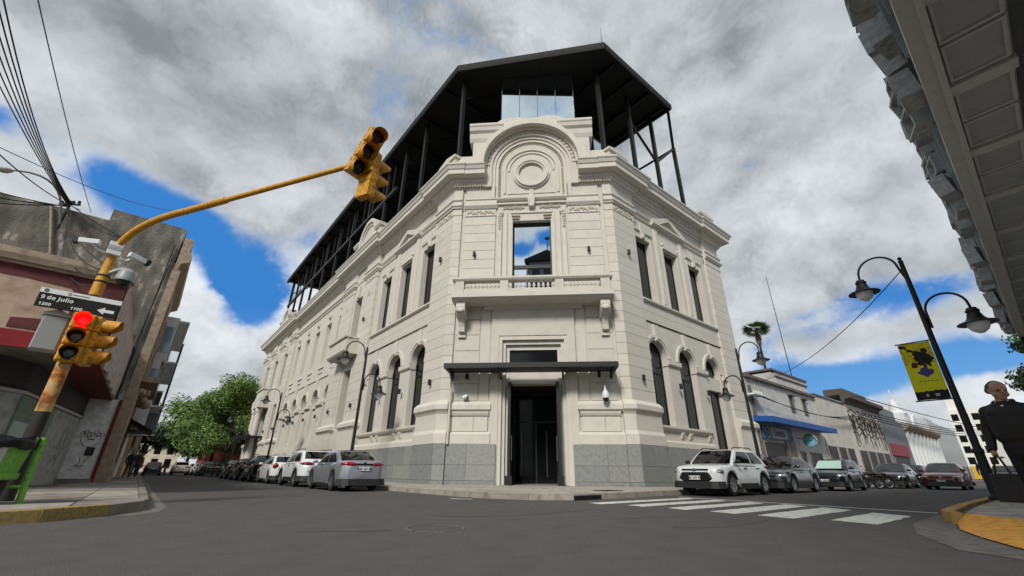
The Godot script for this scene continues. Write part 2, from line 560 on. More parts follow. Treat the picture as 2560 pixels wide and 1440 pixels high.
func kerb_line(parent: Node, pts: Array, m: Material, step := 1.0) -> void:   # kerb stones along (a, b) points, block side on the left of the walk
	for i in pts.size() - 1:
		var p := Vector2(pts[i][0], -pts[i][1]); var e := Vector2(pts[i + 1][0], -pts[i + 1][1])
		var n := maxi(1, int(round(p.distance_to(e) / step)))
		for k in n:
			var u := p.lerp(e, float(k) / n); var w := p.lerp(e, float(k + 1) / n)
			var d := (w - u).normalized()
			beg()
			var ju := rng.randf_range(-0.012, 0.012)
			X = Transform3D(Basis(Vector3(d.x, 0, d.y), Vector3.UP, Vector3(-d.y, 0, d.x)), Vector3(u.x, 0, u.y))
			ex([[0.0, -0.05], [ju, 0.155 + ju * 0.3], [ju - 0.02, 0.166 + ju * 0.3], [-0.15, 0.166 + ju * 0.3], [-0.15, -0.05]], 0.006, u.distance_to(w) - 0.006)
			X = Transform3D.IDENTITY
			fin("kerb_stone", m, parent)

func slabs(parent: Node, region: PackedVector2Array, a0: float, a1: float, b0: float, b1: float, sa: float, sb: float, mats: Array, y := 0.15) -> void:
	var na := int(ceil((a1 - a0) / sa)); var nb := int(ceil((b1 - b0) / sb))
	for i in na:
		for j in nb:
			var gp := 0.008
			var r := V2([[a0 + i * sa + gp, b0 + j * sb + gp], [a0 + (i + 1) * sa - gp, b0 + j * sb + gp], [a0 + (i + 1) * sa - gp, b0 + (j + 1) * sb - gp], [a0 + i * sa + gp, b0 + (j + 1) * sb - gp]])
			for piece in Geometry2D.intersect_polygons(r, region):
				var area := 0.0
				for k in piece.size(): area += piece[k].cross(piece[(k + 1) % piece.size()])
				if absf(area) < 0.08: continue
				beg()
				pv(piece, y - 0.03, y + rng.randf_range(-0.003, 0.004), 0.004)
				fin("paving_slab", mats[rng.randi() % mats.size()], parent)

func flat(poly: PackedVector2Array, y: float) -> void:
	var ids := Geometry2D.triangulate_polygon(poly)
	for i in range(0, ids.size(), 3):
		var a := poly[ids[i]]; var b := poly[ids[i + 1]]; var c := poly[ids[i + 2]]
		if (b - a).cross(c - a) > 0.0:
			var w := b; b = c; c = w
		tri(Vector3(a.x, y, a.y), Vector3(b.x, y, b.y), Vector3(c.x, y, c.y))

func streets() -> void:
	rng.seed = 11
	var t := gx(0, 0)
	beg()
	q(Vector3(-600, 0, 600), Vector3(600, 0, 600), Vector3(600, 0, -600), Vector3(-600, 0, -600))
	var road := fin("road", M.asphalt, self)
	road.transform = t
	road.set_meta("kind", "structure")
	# the corner block of the stone building
	var ne := [[-3.1, 300], [-3.1, -0.4], [-2.95, -1.6], [-2.35, -2.75], [-1.3, -3.45], [0.2, -3.55], [3.0, -3.3], [300, -3.2]]
	var sw_ := structure("sidewalk", t, "pale concrete sidewalk with kerb round the stone corner building")
	beg(); pv(Geometry2D.offset_polygon(ccw(V2(ne + [[300, 300]])), -0.07)[0], -0.1, 0.125); fin("base", M.concrete_dark, sw_)
	kerb_line(sw_, [[-3.1, 60], [-3.1, -0.4], [-2.95, -1.6], [-2.35, -2.75], [-1.3, -3.45], [0.2, -3.55], [3.0, -3.3], [40, -3.25]], M.concrete_b, 1.25)
	var inner := V2([[-2.93, 60], [-2.93, -0.35], [-2.8, -1.5], [-2.25, -2.6], [-1.25, -3.28], [0.2, -3.38], [3.0, -3.13], [40, -3.08], [40, 0.3], [6.5, 0.3], [0.3, 6.5], [0.3, 60]])
	slabs(sw_, inner, -4, 8.6, -4, 7.4, 1.4, 1.4, [M.concrete, M.concrete, M.concrete_b])
	slabs(sw_, inner, 8.6, 40, -4, 0.6, 3.2, 1.5, [M.concrete, M.concrete_b])
	slabs(sw_, inner, -3, 0.6, 7.4, 60, 1.5, 3.3, [M.concrete, M.concrete_b])
	# the block on the left with the shuttered shop
	var nw := [[-10.5, 300], [-10.5, -0.9], [-10.62, -1.7], [-11.0, -2.5], [-11.7, -3.2], [-12.6, -3.65], [-14.5, -3.8], [-300, -3.8]]
	var sl := structure("sidewalk", t, "worn paved sidewalk of the shop corner with faded yellow kerb")
	beg(); pv(Geometry2D.offset_polygon(ccw(V2(nw + [[-300, 300]])), -0.07)[0], -0.1, 0.12); fin("base", M.concrete_dark, sl)
	kerb_line(sl, [[-26, -3.8], [-14.5, -3.8], [-12.6, -3.65], [-11.7, -3.2], [-11.0, -2.5]], M.kerb_yellow, 0.9)
	kerb_line(sl, [[-11.0, -2.5], [-10.62, -1.7], [-10.5, -0.9], [-10.5, 50]], M.concrete_c, 1.1)
	var inl := V2([[-10.66, 50], [-10.66, -0.9], [-10.78, -1.6], [-11.12, -2.36], [-11.78, -3.04], [-12.64, -3.49], [-14.5, -3.64], [-24, -3.64], [-24, 7], [-14.4, 7], [-12.1, 14], [-12.1, 50]])
	slabs(sl, inl, -24, -10.4, -4, 14, 1.25, 1.3, [M.concrete_b, M.concrete_c, M.concrete_c, M.concrete_dark])
	slabs(sl, inl, -13, -10.4, 14, 50, 1.3, 2.6, [M.concrete_c, M.concrete_dark])
	beg()
	flat(V2([[-10.5, 40], [-10.5, -0.9], [-10.62, -1.7], [-11.0, -2.5], [-10.75, -2.75], [-10.35, -2.1], [-10.2, -1.0], [-10.22, 2], [-10.3, 40]]), 0.004)
	fin("gutter", M.gutter, sl)
	# the block on the right
	var se := [[300, -10.8], [3.0, -10.8], [0.0, -10.9], [-0.6, -11.1], [-1.0, -11.5], [-1.4, -11.9], [-1.9, -12.5], [-2.2, -13.3], [-4.4, -13.4], [-4.4, -300]]
	var sr := structure("sidewalk", t, "right hand sidewalk corner with orange painted ramp")
	beg(); pv(Geometry2D.offset_polygon(ccw(V2(se + [[300, -300]])), -0.07)[0], -0.1, 0.12); fin("base", M.concrete_dark, sr)
	kerb_line(sr, [[-4.4, -20], [-4.4, -13.4]], M.concrete_c, 1.0)
	kerb_line(sr, [[-0.6, -11.08], [0.0, -10.9], [3.0, -10.8], [40, -10.8]], M.kerb_orange, 1.0)
	var inr := V2([[40, -10.97], [3.0, -10.97], [0.0, -11.07], [-0.5, -11.2], [-1.0, -11.56], [-1.38, -11.95], [-1.88, -12.55], [-2.18, -13.4], [-4.2, -13.5], [-4.2, -20], [40, -20]])
	slabs(sr, inr, -4.4, 12, -20, -10.8, 1.3, 1.3, [M.concrete, M.concrete_b])
	slabs(sr, inr, 12, 40, -20, -10.8, 4, 3, [M.concrete_b])
	beg()   # dropped kerb: a sloping orange slab
	var lo := [Vector3(-0.7, 0.03, 11.0), Vector3(-1.7, 0.012, 11.13), Vector3(-2.65, 0.012, 11.42), Vector3(-3.7, 0.012, 11.85), Vector3(-4.4, 0.02, 13.0)]
	var hi := [Vector3(-0.58, 0.16, 11.12), Vector3(-1.0, 0.16, 11.5), Vector3(-1.4, 0.16, 11.9), Vector3(-1.9, 0.16, 12.5), Vector3(-2.2, 0.16, 13.35)]
	for i in 4: q(lo[i], hi[i], hi[i + 1], lo[i + 1])
	fin("ramp", M.ramp, sr)
	beg()
	flat(V2([[1.5, -10.8], [-0.7, -10.98], [-1.7, -11.1], [-2.7, -11.4], [-3.8, -11.85], [-4.5, -13.2], [-5.1, -12.9], [-4.2, -11.4], [-2.8, -10.85], [-1.2, -10.55], [1.5, -10.45]]), 0.004)
	fin("gutter", M.gutter, sr)
	# the block behind the camera
	beg(); pv(V2([[-11.9, -14.2], [-300, -14.2], [-300, -300], [-11.9, -300]]), -0.1, 0.15)
	var sb := fin("sidewalk", M.concrete_c, self)
	sb.transform = t
	sb.set_meta("kind", "structure")
	# crosswalk
	var cw := structure("crosswalk", t, "worn white crosswalk stripes and thin stop line on the asphalt")
	var bars := [[-1.75, 0.9, -10.25, -9.58], [-1.85, 1.75, -9.12, -8.45], [-1.78, 2.2, -8.1, -7.52], [-1.72, 2.45, -7.05, -6.5], [-1.7, 2.6, -6.0, -5.48], [-1.9, 2.75, -4.95, -4.45]]
	for w in bars:
		var p := []
		var n := 7
		for i in n + 1: p.append([lerpf(w[0] - 0.1, w[1] - 0.35, float(i) / n) + rng.randf_range(-0.02, 0.02), w[2] + rng.randf_range(-0.025, 0.025)])
		for i in n + 1: p.append([lerpf(w[1], w[0] + 0.05, float(i) / n) + rng.randf_range(-0.02, 0.02), w[3] + rng.randf_range(-0.025, 0.025)])
		beg(); flat(V2(p), 0.005); fin("stripe", M.paint_road, cw)
	beg(); flat(V2([[1.88, -10.4], [2.08, -10.4], [3.15, -4.0], [2.98, -4.0]]), 0.005); fin("stop_line", M.paint_road, cw)
	beg(); flat(V2([[-3.75, -1.1], [-3.45, -1.7], [-3.6, -1.8], [-3.95, -1.2]]), 0.005); fin("paint_trace", M.paint_road, cw)
	beg(); flat(V2([[-10.2, -10.45], [-9.7, -10.2], [-9.62, -10.36], [-10.12, -10.62]]), 0.005); fin("paint_trace", M.paint_road, cw)
	# patches in the asphalt
	for w in [[-5.0, -5.5, 1.9, 0.7], [-3.2, -8.6, 1.5, 0.5], [-8.5, 3.0, 0.9, 3.5], [5.5, -8.8, 3.0, 0.8]]:
		var p := []
		for i in 14:
			var an := TAU * i / 14
			var r := rng.randf_range(0.75, 1.15)
			p.append([w[0] + cos(an) * w[2] * r, w[1] + sin(an) * w[3] * r])
		beg(); flat(V2(p), 0.003)
		var pt := fin("asphalt_patch", M.asphalt_patch, self)
		pt.transform = t
		pt.set_meta("kind", "structure")
	for w in [[-9.2, -6.2, 1.1, -0.5], [-6.4, -3.6, 2.2, 0.25], [-4.6, -7.4, 1.6, -0.4]]:
		var l := []; var r := []
		var p := Vector2(w[0], w[1])
		for i in 15:
			var n := Vector2(-w[3], w[2]).normalized() * (0.008 + rng.randf() * 0.008)
			l.append([p.x + n.x, p.y + n.y]); r.push_front([p.x - n.x, p.y - n.y])
			p += Vector2(w[2], w[3]) / 14.0 + Vector2(rng.randf_range(-0.03, 0.03), rng.randf_range(-0.035, 0.035))
		beg()
		for i in 14:
			flat(V2([l[i], l[i + 1], r[13 - i], r[14 - i]]), 0.004)
		var ck := fin("road_crack", M.asphalt_crack, self)
		ck.transform = t
		ck.set_meta("kind", "structure")
	var mh := thing("manhole_cover", "asphalt covered round manhole rim in the road", "manhole", gx(-7.62, -6.85))
	beg()
	for i in 22:
		if i in [3, 4, 9]: continue
		var a0 := TAU * i / 22; var a1 := TAU * (i + 0.92) / 22
		var p := PackedVector2Array([Vector2(cos(a0), sin(a0)) * 0.36, Vector2(cos(a0), sin(a0)) * 0.385, Vector2(cos(a1), sin(a1)) * 0.385, Vector2(cos(a1), sin(a1)) * 0.36])
		pv(p, -0.01, 0.012)
	fin("rim", M.concrete_dark, mh)
	beg(); lathe([[0.36, 0.0], [0.35, 0.006], [0.0, 0.007]], 24); fin("lid", M.asphalt_patch, mh)
	var ac := thing("access_cover", "flat iron cover let into the pale corner sidewalk", "manhole", gx(1.6, -2.3, 0.155))
	beg(); pv(PackedVector2Array([Vector2(-0.45, -0.3), Vector2(0.45, -0.3), Vector2(0.45, 0.3), Vector2(-0.45, 0.3)]), 0, 0.012, 0.006); fin("plate", M.steel, ac)
	beg(); bx(-0.05, 0.05, 0.012, 0.02, -0.02, 0.02); fin("lifting_slot", M.black, ac)
	var dr := thing("storm_drain", "black storm drain slot cut into the corner kerb", "drain", gx(-0.9, -3.6, 0.0))
	beg(); bx(-0.55, 0.55, 0.01, 0.12, -0.02, 0.03); fin("grate", M.black, dr)

# ---------------------------------------------------------------- the stone corner building
var XR := Transform3D(Basis.IDENTITY, Vector3(6.82, 0, 0))
var XL := Transform3D(Basis(Vector3(0, 0, 1), Vector3.UP, Vector3(-1, 0, 0)), Vector3(0, 0, -6.628))
var XC := Transform3D(Basis(Vector3(0.7171, 0, 0.6970), Vector3.UP, Vector3(-0.6970, 0, 0.7171)), Vector3(0, 0, -6.628))
const WC := 9.51
const ZW := -0.15      # face of the wall between piers
const ZB := -0.9       # back of the wall

func rect(x0: float, x1: float, y0: float, y1: float) -> PackedVector2Array:
	return PackedVector2Array([Vector2(x0, y0), Vector2(x1, y0), Vector2(x1, y1), Vector2(x0, y1)])

# wall of one bay with an opening, arched or square
func bay(x0: float, x1: float, y0: float, y1: float, c: float, hw: float, oy0: float, oy1: float, arched: bool, zf := ZW, zb := ZB) -> void:
	bx(x0, c - hw, y0, y1, zb, zf)
	bx(c + hw, x1, y0, y1, zb, zf)
	if oy0 > y0: bx(c - hw, c + hw, y0, oy0, zb, zf)
	if arched:
		var p := PackedVector2Array([Vector2(c - hw, y1)])
		for i in 17:
			var t := PI - PI * i / 16
			p.append(Vector2(c + cos(t) * hw, oy1 - hw + sin(t) * hw))
		p.append(Vector2(c + hw, y1))
		pr(p, zb, zf)
	else:
		bx(c - hw, c + hw, oy1, y1, zb, zf)

func window(parent: Node, c: float, hw: float, y0: float, y1: float, arched: bool, trans := -1.0, z := -0.56, glass: Material = null) -> void:
	var w := group_node("window", parent)
	var f := 0.07
	beg()
	bx(c - hw, c - hw + f, y0, y1 - (hw if arched else 0.0), z - 0.05, z + 0.05)
	bx(c + hw - f, c + hw, y0, y1 - (hw if arched else 0.0), z - 0.05, z + 0.05)
	bx(c - hw + f, c + hw - f, y0, y0 + f, z - 0.05, z + 0.05)
	if arched: ring(c, y1 - hw, hw - f, hw, z - 0.05, z + 0.05, 0, PI, 16)
	else: bx(c - hw + f, c + hw - f, y1 - f, y1, z - 0.05, z + 0.05)
	if trans > 0.0: bx(c - hw + f, c + hw - f, trans, trans + 0.1, z - 0.045, z + 0.06)
	bx(c - 0.03, c + 0.03, y0 + f, (trans if trans > 0.0 else y1 - f), z - 0.04, z + 0.04)
	fin("frame", M.black_metal, w)
	var gm: Material = glass if glass else M.glass_dark
	for sd in [[c - hw + f, c - 0.03], [c + 0.03, c + hw - f]]:
		beg(); bx(sd[0], sd[1], y0 + f, (trans if trans > 0.0 else y1 - f), z - 0.012, z + 0.012); fin("pane", gm, w)
	if trans > 0.0:
		beg()
		if arched:
			var p := PackedVector2Array([Vector2(c - hw + f, trans + 0.1), Vector2(c + hw - f, trans + 0.1)])
			for i in 13:
				var t := PI * i / 12
				p.append(Vector2(c + cos(t) * (hw - f), y1 - hw + sin(t) * (hw - f)))
			pr(p, z - 0.012, z + 0.012)
		else: bx(c - hw + f, c + hw - f, trans + 0.1, y1 - f, z - 0.012, z + 0.012)
		fin("pane", gm, w)

# vertical pier built of coursed stones over a plan polygon (points in the frame of the building)
func courses(parent: Node, plan: PackedVector2Array, y0: float, y1: float, pitch := 0.58) -> void:
	var n := int(round((y1 - y0) / pitch))
	var h := (y1 - y0) / n
	for i in n:
		beg()
		pv(plan, y0 + i * h + 0.009, y0 + (i + 1) * h - 0.009)
		fin("stone_course", M.stucco if i % 3 else M.stucco_trim, parent)

func P(x: Transform3D, px: float, pz: float) -> Vector2:
	var w := x * Vector3(px, 0, pz)
	return Vector2(w.x, w.z)

func scroll(cx: float, cy: float, w: float, h: float, z: float) -> void:   # low relief leaf scroll
	var n := int(w / 0.16)
	for i in n:
		var x := cx - w / 2 + (i + 0.5) * w / n
		ball(Vector3(x, cy + sin(i * 1.9) * h * 0.22, z), Vector3(w / n * 0.55, h * 0.3, 0.035), 8)
	for i in n - 1:
		var x := cx - w / 2 + (i + 1.0) * w / n
		ball(Vector3(x, cy - sin(i * 1.9) * h * 0.2, z), Vector3(w / n * 0.3, h * 0.2, 0.03), 6)

func bank() -> void:
	var B := thing("corner_building", "cream stucco corner building of two storeys with arched windows and grey stone base", "building", gx(0, 0))
	X = Transform3D.IDENTITY
	# inner mass, so that openings look into a dark interior
	beg()
	pv(PackedVector2Array([P(XL, -53.4, -1.9), P(XL, -0.8, -1.9), P(XC, WC * 0.5 - 3.4, -1.9), P(XC, WC * 0.5 + 3.4, -1.9), P(XR, 0.8, -1.9), P(XR, 13.1, -1.9), Vector2(19.9, -14), Vector2(8, -60)]), 8.6, 18.2)
	fin("floor_mass", M.inside, B)
	# back walls close the volume
	beg()
	bx(19.4, 19.95, 0.1, 17.0, -60.0, -1.0)
	bx(0.0, 19.4, 0.1, 17.0, -60.5, -60.0)
	fin("party_wall", M.stucco, B)
	beg(); pv(PackedVector2Array([P(XL, -53.4, -0.3), P(XL, -0.2, -0.3), P(XC, 0.3, -0.3), P(XC, WC - 0.3, -0.3), P(XR, 0.2, -0.3), P(XR, 13.0, -0.3), Vector2(19.8, -60.2), Vector2(0.5, -60.2)]), 18.0, 18.25)
	fin("roof_slab", M.concrete_dark, B)
	# ---- facades along the two streets
	bank_side(B, XR, 1.0, 3.0, 3.08, 13.2)
	bank_side(B, XL, -1.0, 3.05, 3.22, 53.4)
	bank_left_rest(B)
	bank_chamfer(B)
	# ---- corner piers of coursed stone: side face, corner, chamfer face
	for sd in [[XL, XC, -1.0, 0.0, 1.0], [XR, XC, 1.0, WC, -1.0]]:
		var F: Transform3D = sd[0]
		var s: float = sd[2]
		var plan := PackedVector2Array([P(F, s * 2.05, 0), P(F, 0, 0), P(XC, sd[3] + sd[4] * 0.5, 0), P(XC, sd[3] + sd[4] * 0.5, -0.4), P(F, s * 2.05, -0.5)])
		courses(B, plan, 3.95, 14.95)
		var path := [P(F, s * 2.12, 0), P(F, 0, 0), P(XC, sd[3] + sd[4] * 0.5, 0)]
		if s > 0: path.reverse()
		for k in [[[[-0.1, 14.95], [0.03, 14.95], [0.03, 15.4], [-0.1, 15.4]], "necking"], [[[-0.3, 15.4], [0.1, 15.4], [0.14, 15.5], [0.2, 15.55], [0.2, 15.66], [0.08, 15.72], [0.08, 15.9], [0.16, 15.98], [0.16, 16.08], [0.02, 16.12], [-0.3, 16.12]], "capital"], [[[-0.3, 16.12], [0.02, 16.12], [0.02, 17.0], [-0.3, 17.0]], "frieze_block"],
				[[[-0.3, 3.4], [0.18, 3.4], [0.3, 3.52], [0.3, 3.74], [0.24, 3.82], [0.06, 3.97], [-0.3, 3.97]], "base_cap"], [[[-0.3, 2.55], [0.14, 2.55], [0.14, 3.3], [0.2, 3.4], [-0.3, 3.4]], "pedestal"], [[[-0.3, 1.93], [0.24, 1.93], [0.24, 2.38], [0.15, 2.55], [-0.3, 2.55]], "base_course"]]:
			beg(); sw(path, k[0]); fin(k[1], M.stucco_trim, B)
		# leaf band on the capital
		beg()
		X = F
		scroll(s * 1.0, 15.17, 1.7, 0.42, 0.035)
		X = Transform3D.IDENTITY
		fin("leaf_band", M.stucco_relief, B)
		# stone slabs of the dado
		var cuts := [s * 2.05, s * 1.02, 0.0]
		for k in 2:
			for row in [[0.33, 1.0], [1.0, 1.925]]:
				beg(); X = F
				var x0 := minf(cuts[k], cuts[k + 1]) + 0.005; var x1 := maxf(cuts[k], cuts[k + 1]) - 0.005
				if k == 1:
					if s > 0: x0 = -0.1
					else: x1 = 0.1
				bv(x0, x1, row[0], row[1] - 0.01, -0.2, 0.25, 0.004)
				X = Transform3D.IDENTITY
				fin("stone_slab", [M.slab, M.slab_b, M.slab_c][rng.randi() % 3], B)
		for row in [[0.33, 1.0], [1.0, 1.925]]:
			beg(); X = XC
			if s < 0: bv(-0.08, 0.5, row[0], row[1] - 0.01, -0.2, 0.245, 0.004)
			else: bv(WC - 0.5, WC + 0.08, row[0], row[1] - 0.01, -0.2, 0.245, 0.004)
			X = Transform3D.IDENTITY
			fin("stone_slab", [M.slab, M.slab_b, M.slab_c][rng.randi() % 3], B)
		beg(); sw(path, [[-0.2, 0.1], [0.29, 0.1], [0.29, 0.32], [-0.2, 0.32]]); fin("plinth", M.slab_c, B)
	# ---- main cornice along all three sides, broken by the arch
	var prof := [[-0.3, 16.85], [0.04, 16.85], [0.1, 17.0], [0.18, 17.02], [0.26, 17.2], [0.36, 17.24], [0.36, 17.42], [0.8, 17.5], [0.8, 17.78], [0.86, 17.84], [0.93, 18.02], [1.0, 18.1], [1.0, 18.2], [0.3, 18.32], [-0.3, 18.32]]
	beg(); sw([P(XC, 7.62, -0.05), P(XC, WC - 0.35, -0.05), P(XC, WC - 0.3, 0), P(XC, WC, 0), P(XR, 2.1, 0), P(XR, 2.1, -0.12), P(XR, 10.8, -0.12), P(XR, 10.8, 0), P(XR, 13.2, 0), P(XR, 13.2, -1.5)], prof); fin("cornice", M.stucco_trim, B)
	beg(); sw([P(XL, -53.4, -1.5), P(XL, -53.4, 0.1), P(XL, -35.7, 0.1), P(XL, -35.7, -0.12), P(XL, -18.9, -0.12), P(XL, -18.9, 0.1), P(XL, -11.1, 0.1), P(XL, -11.1, -0.12), P(XL, -2.1, -0.12), P(XL, -2.1, 0), P(XL, 0, 0), P(XC, 0.3, 0), P(XC, 0.35, -0.05), P(XC, 1.9, -0.05)], prof); fin("cornice", M.stucco_trim, B)
	# dentil-like blocks in the bed mould
	var dent := 0
	for sd in [[XR, 2.3, 10.6, 1.0], [XL, 2.3, 10.9, -1.0], [XL, 19.1, 35.5, -1.0]]:
		var x: float = sd[1]
		while x < sd[2]:
			beg(); X = sd[0]
			bx(sd[3] * x - 0.07, sd[3] * x + 0.07, 17.22, 17.36, -0.1, 0.42 - 0.12)
			X = Transform3D.IDENTITY
			fin("modillion", M.stucco_trim, B)
			dent += 1
			x += 0.55
	# ---- blocking course above the cornice
	var par := [[-0.5, 18.3], [-0.12, 18.3], [-0.12, 18.75], [-0.06, 18.8], [-0.06, 18.92], [-0.5, 18.92]]
	beg(); sw([P(XC, WC - 0.2, 0), P(XC, WC, 0), P(XR, 11.2, 0)], par); fin("blocking_course", M.stucco, B)
	beg(); sw([P(XL, -53.2, 0), P(XL, 0, 0), P(XC, 0.3, 0)], par); fin("blocking_course", M.stucco, B)
	for sd in [[XR, 0.0, 1.7, 0.2], [XR, 11.0, 12.9, 0.25], [XL, -1.8, 0.0, 0.2]]:
		beg(); X = sd[0]
		bx(sd[1], sd[2], 18.32, 19.35, -0.7, sd[3])
		pr(PackedVector2Array([Vector2(sd[1] - 0.12, 19.35), Vector2(sd[2] + 0.12, 19.35), Vector2(sd[2] + 0.12, 19.5), Vector2((sd[1] + sd[2]) / 2, 19.75), Vector2(sd[1] - 0.12, 19.5)]), -0.8, sd[3] + 0.12)
		X = Transform3D.IDENTITY
		fin("attic_block", M.stucco_trim, B)
	for sd in [[XR, 5.2], [XR, 8.0], [XL, -4.2], [XL, -6.6], [XL, -9.0], [XL, -21.5], [XL, -24.5], [XL, -27.5], [XL, -31.0]]:
		beg(); X = sd[0]
		ball(Vector3(sd[1], 18.95, -0.02), Vector3(0.5, 0.24, 0.2), 10)
		ball(Vector3(sd[1] + 0.6, 18.85, -0.02), Vector3(0.35, 0.16, 0.16), 8)
		ball(Vector3(sd[1] - 0.6, 18.85, -0.02), Vector3(0.35, 0.16, 0.16), 8)
		X = Transform3D.IDENTITY
		fin("scroll_ornament", M.stucco_relief, B)

# the three near bays of a street front; s is the sign of x away from the corner
func bank_side(B: Node3D, F: Transform3D, s: float, c0: float, pitch: float, far: float) -> void:
	X = F
	var cs := [s * c0, s * (c0 + pitch), s * (c0 + 2 * pitch)]
	var e0 := 2.05; var e1 := 10.85 if s > 0 else 11.2
	for i in 3:
		var c: float = cs[i]
		var l: float = s * e0 if i == 0 else (cs[i - 1] + c) / 2
		var r: float = s * e1 if i == 2 else (cs[i + 1] + c) / 2
		var x0 := minf(l, r); var x1 := maxf(l, r)
		var door := s > 0 and i == 2
		X = F
		beg()
		bay(x0, x1, 0.1 if door else 1.9, 8.5, c, 0.92, 0.15 if door else 2.98, 7.57, true)
		if door: bx(c - 0.92, c + 0.92, 5.5, 6.3, -0.7, -0.25)
		bx(x0, x1, 8.62, 9.75, ZB, ZW)
		bx(x0, x1, 8.5, 8.62, ZB, ZW - 0.05)
		bay(x0, x1, 9.75, 16.9, c, 0.8, 9.95, 14.15, false)
		fin("wall", M.stucco, B)
		if door:
			var dd := group_node("door", B, F)
			X = Transform3D.IDENTITY
			beg(); bx(c - 0.92, c - 0.8, 0.15, 5.5, -0.6, -0.5); bx(c + 0.8, c + 0.92, 0.15, 5.5, -0.6, -0.5); bx(c - 0.8, c + 0.8, 5.38, 5.5, -0.6, -0.5); bx(c - 0.05, c + 0.05, 0.15, 5.38, -0.61, -0.51); fin("frame", M.black_metal, dd)
			beg(); bx(c - 0.8, c + 0.8, 0.2, 5.38, -0.57, -0.55); fin("pane", M.glass_dark, dd)
			var wv := group_node("window", B, F)
			beg(); ring(c, 6.65, 0.85, 0.92, -0.6, -0.5, 0, PI, 16); bx(c - 0.92, c + 0.92, 6.3, 6.38, -0.6, -0.5); fin("frame", M.black_metal, wv)
			beg(); ring(c, 6.65, 0.0, 0.86, -0.57, -0.55, 0, PI, 16); bx(c - 0.86, c + 0.86, 6.38, 6.65, -0.57, -0.55); fin("pane", M.glass_dark, wv)
			X = F
		else:
			window(B, c, 0.92, 2.98, 7.57, true, 5.75)
		window(B, c, 0.8, 9.95, 14.15, false)
		# archivolt, keystone
		beg()
		ring(c, 6.65, 0.93, 1.06, ZW - 0.05, ZW + 0.05, 0, PI, 24)
		ring(c, 6.65, 1.06, 1.2, ZW - 0.05, ZW + 0.1, 0, PI, 24)
		fin("archivolt", M.stucco_trim, B)
		beg()
		pr(PackedVector2Array([Vector2(c - 0.14, 7.5), Vector2(c + 0.14, 7.5), Vector2(c + 0.22, 8.46), Vector2(c - 0.22, 8.46)]), ZW - 0.1, ZW + 0.13, 0.03)
		ball(Vector3(c, 7.65, ZW + 0.1), Vector3(0.12, 0.14, 0.07), 8)
		fin("keystone", M.stucco_trim, B)
		# window hood of the upper floor
		beg()
		if i == 1:
			bv(c - 0.85, c + 0.85, 14.25, 14.62, ZW - 0.02, ZW + 0.1, 0.02)
			ball(Vector3(c - 0.85, 14.55, ZW + 0.06), Vector3(0.1, 0.14, 0.1), 8); ball(Vector3(c + 0.85, 14.55, ZW + 0.06), Vector3(0.1, 0.14, 0.1), 8)
		else:
			ex([[ZW - 0.02, 14.55], [ZW + 0.05, 14.55], [ZW + 0.1, 14.63], [ZW + 0.1, 14.7], [ZW - 0.02, 14.7]], c - 1.05, c - 0.28)
			ex([[ZW - 0.02, 14.55], [ZW + 0.05, 14.55], [ZW + 0.1, 14.63], [ZW + 0.1, 14.7], [ZW - 0.02, 14.7]], c + 0.28, c + 1.05)
			pr(PackedVector2Array([Vector2(c - 0.16, 14.12), Vector2(c + 0.16, 14.12), Vector2(c + 0.26, 15.1), Vector2(c - 0.26, 15.1)]), ZW - 0.1, ZW + 0.1, 0.03)
			ball(Vector3(c, 14.3, ZW + 0.09), Vector3(0.13, 0.18, 0.07), 8)
		fin("window_hood", M.stucco_trim, B)
		# architrave strips beside the window
		for k in [-1.0, 1.0]:
			beg(); bv(c + k * 0.92 - 0.1, c + k * 0.92 + 0.1, 9.96, 14.4, ZW - 0.02, ZW + 0.035, 0.012); fin("architrave", M.stucco_trim, B)
	# strips framing the middle window under the pediment
	var cm: float = cs[1]
	for k in [-1.0, 1.0]:
		beg()
		bv(cm + k * 1.5 - 0.22, cm + k * 1.5 + 0.22, 9.96, 15.55, ZW - 0.02, ZW + 0.07, 0.015)
		bv(cm + k * 1.5 - 0.12, cm + k * 1.5 + 0.12, 10.1, 15.2, ZW + 0.05, ZW + 0.1, 0.02)
		fin("pilaster_strip", M.stucco_trim, B)
	beg()
	ex([[ZW - 0.1, 15.6], [ZW + 0.18, 15.6], [ZW + 0.3, 15.72], [ZW + 0.3, 15.84], [ZW - 0.1, 15.84]], cm - 1.95, cm + 1.95)
	for k in [-1.0, 1.0]:
		pr(PackedVector2Array([Vector2(cm + k * 1.95, 15.845), Vector2(cm + k * 1.95, 16.0), Vector2(cm, 16.82), Vector2(cm, 16.52), Vector2(cm + k * 1.25, 15.845)]), ZW - 0.1, ZW + 0.3)
	pr(PackedVector2Array([Vector2(cm - 1.3, 15.842), Vector2(cm + 1.3, 15.842), Vector2(cm, 16.55)]), ZW - 0.1, ZW + 0.08)
	fin("pediment", M.stucco_trim, B)
	# imposts, sill, brackets, string course
	var xs := [s * e0, s * e1]
	var lo := minf(xs[0], xs[1]); var hi := maxf(xs[0], xs[1])
	for i in 2:
		var m: float = (cs[i] + cs[i + 1]) / 2
		var w := pitch / 2 - 0.92 + 0.03
		beg()
		ex([[ZW - 0.3, 6.26], [ZW + 0.06, 6.26], [ZW + 0.13, 6.34], [ZW + 0.13, 6.58], [ZW - 0.3, 6.6]], m - w - 0.02, m + w + 0.02)
		fin("impost", M.stucco_trim, B)
	for k in [[s * e0, s * (e0 + 0.1)], [s * (e1 - 0.55), s * e1]]:
		beg(); ex([[ZW - 0.3, 6.26], [ZW + 0.06, 6.26], [ZW + 0.13, 6.34], [ZW + 0.13, 6.58], [ZW - 0.3, 6.6]], minf(k[0], k[1]), maxf(k[0], k[1])); fin("impost", M.stucco_trim, B)
	var send: float = 7.55 if s > 0 else 11.2
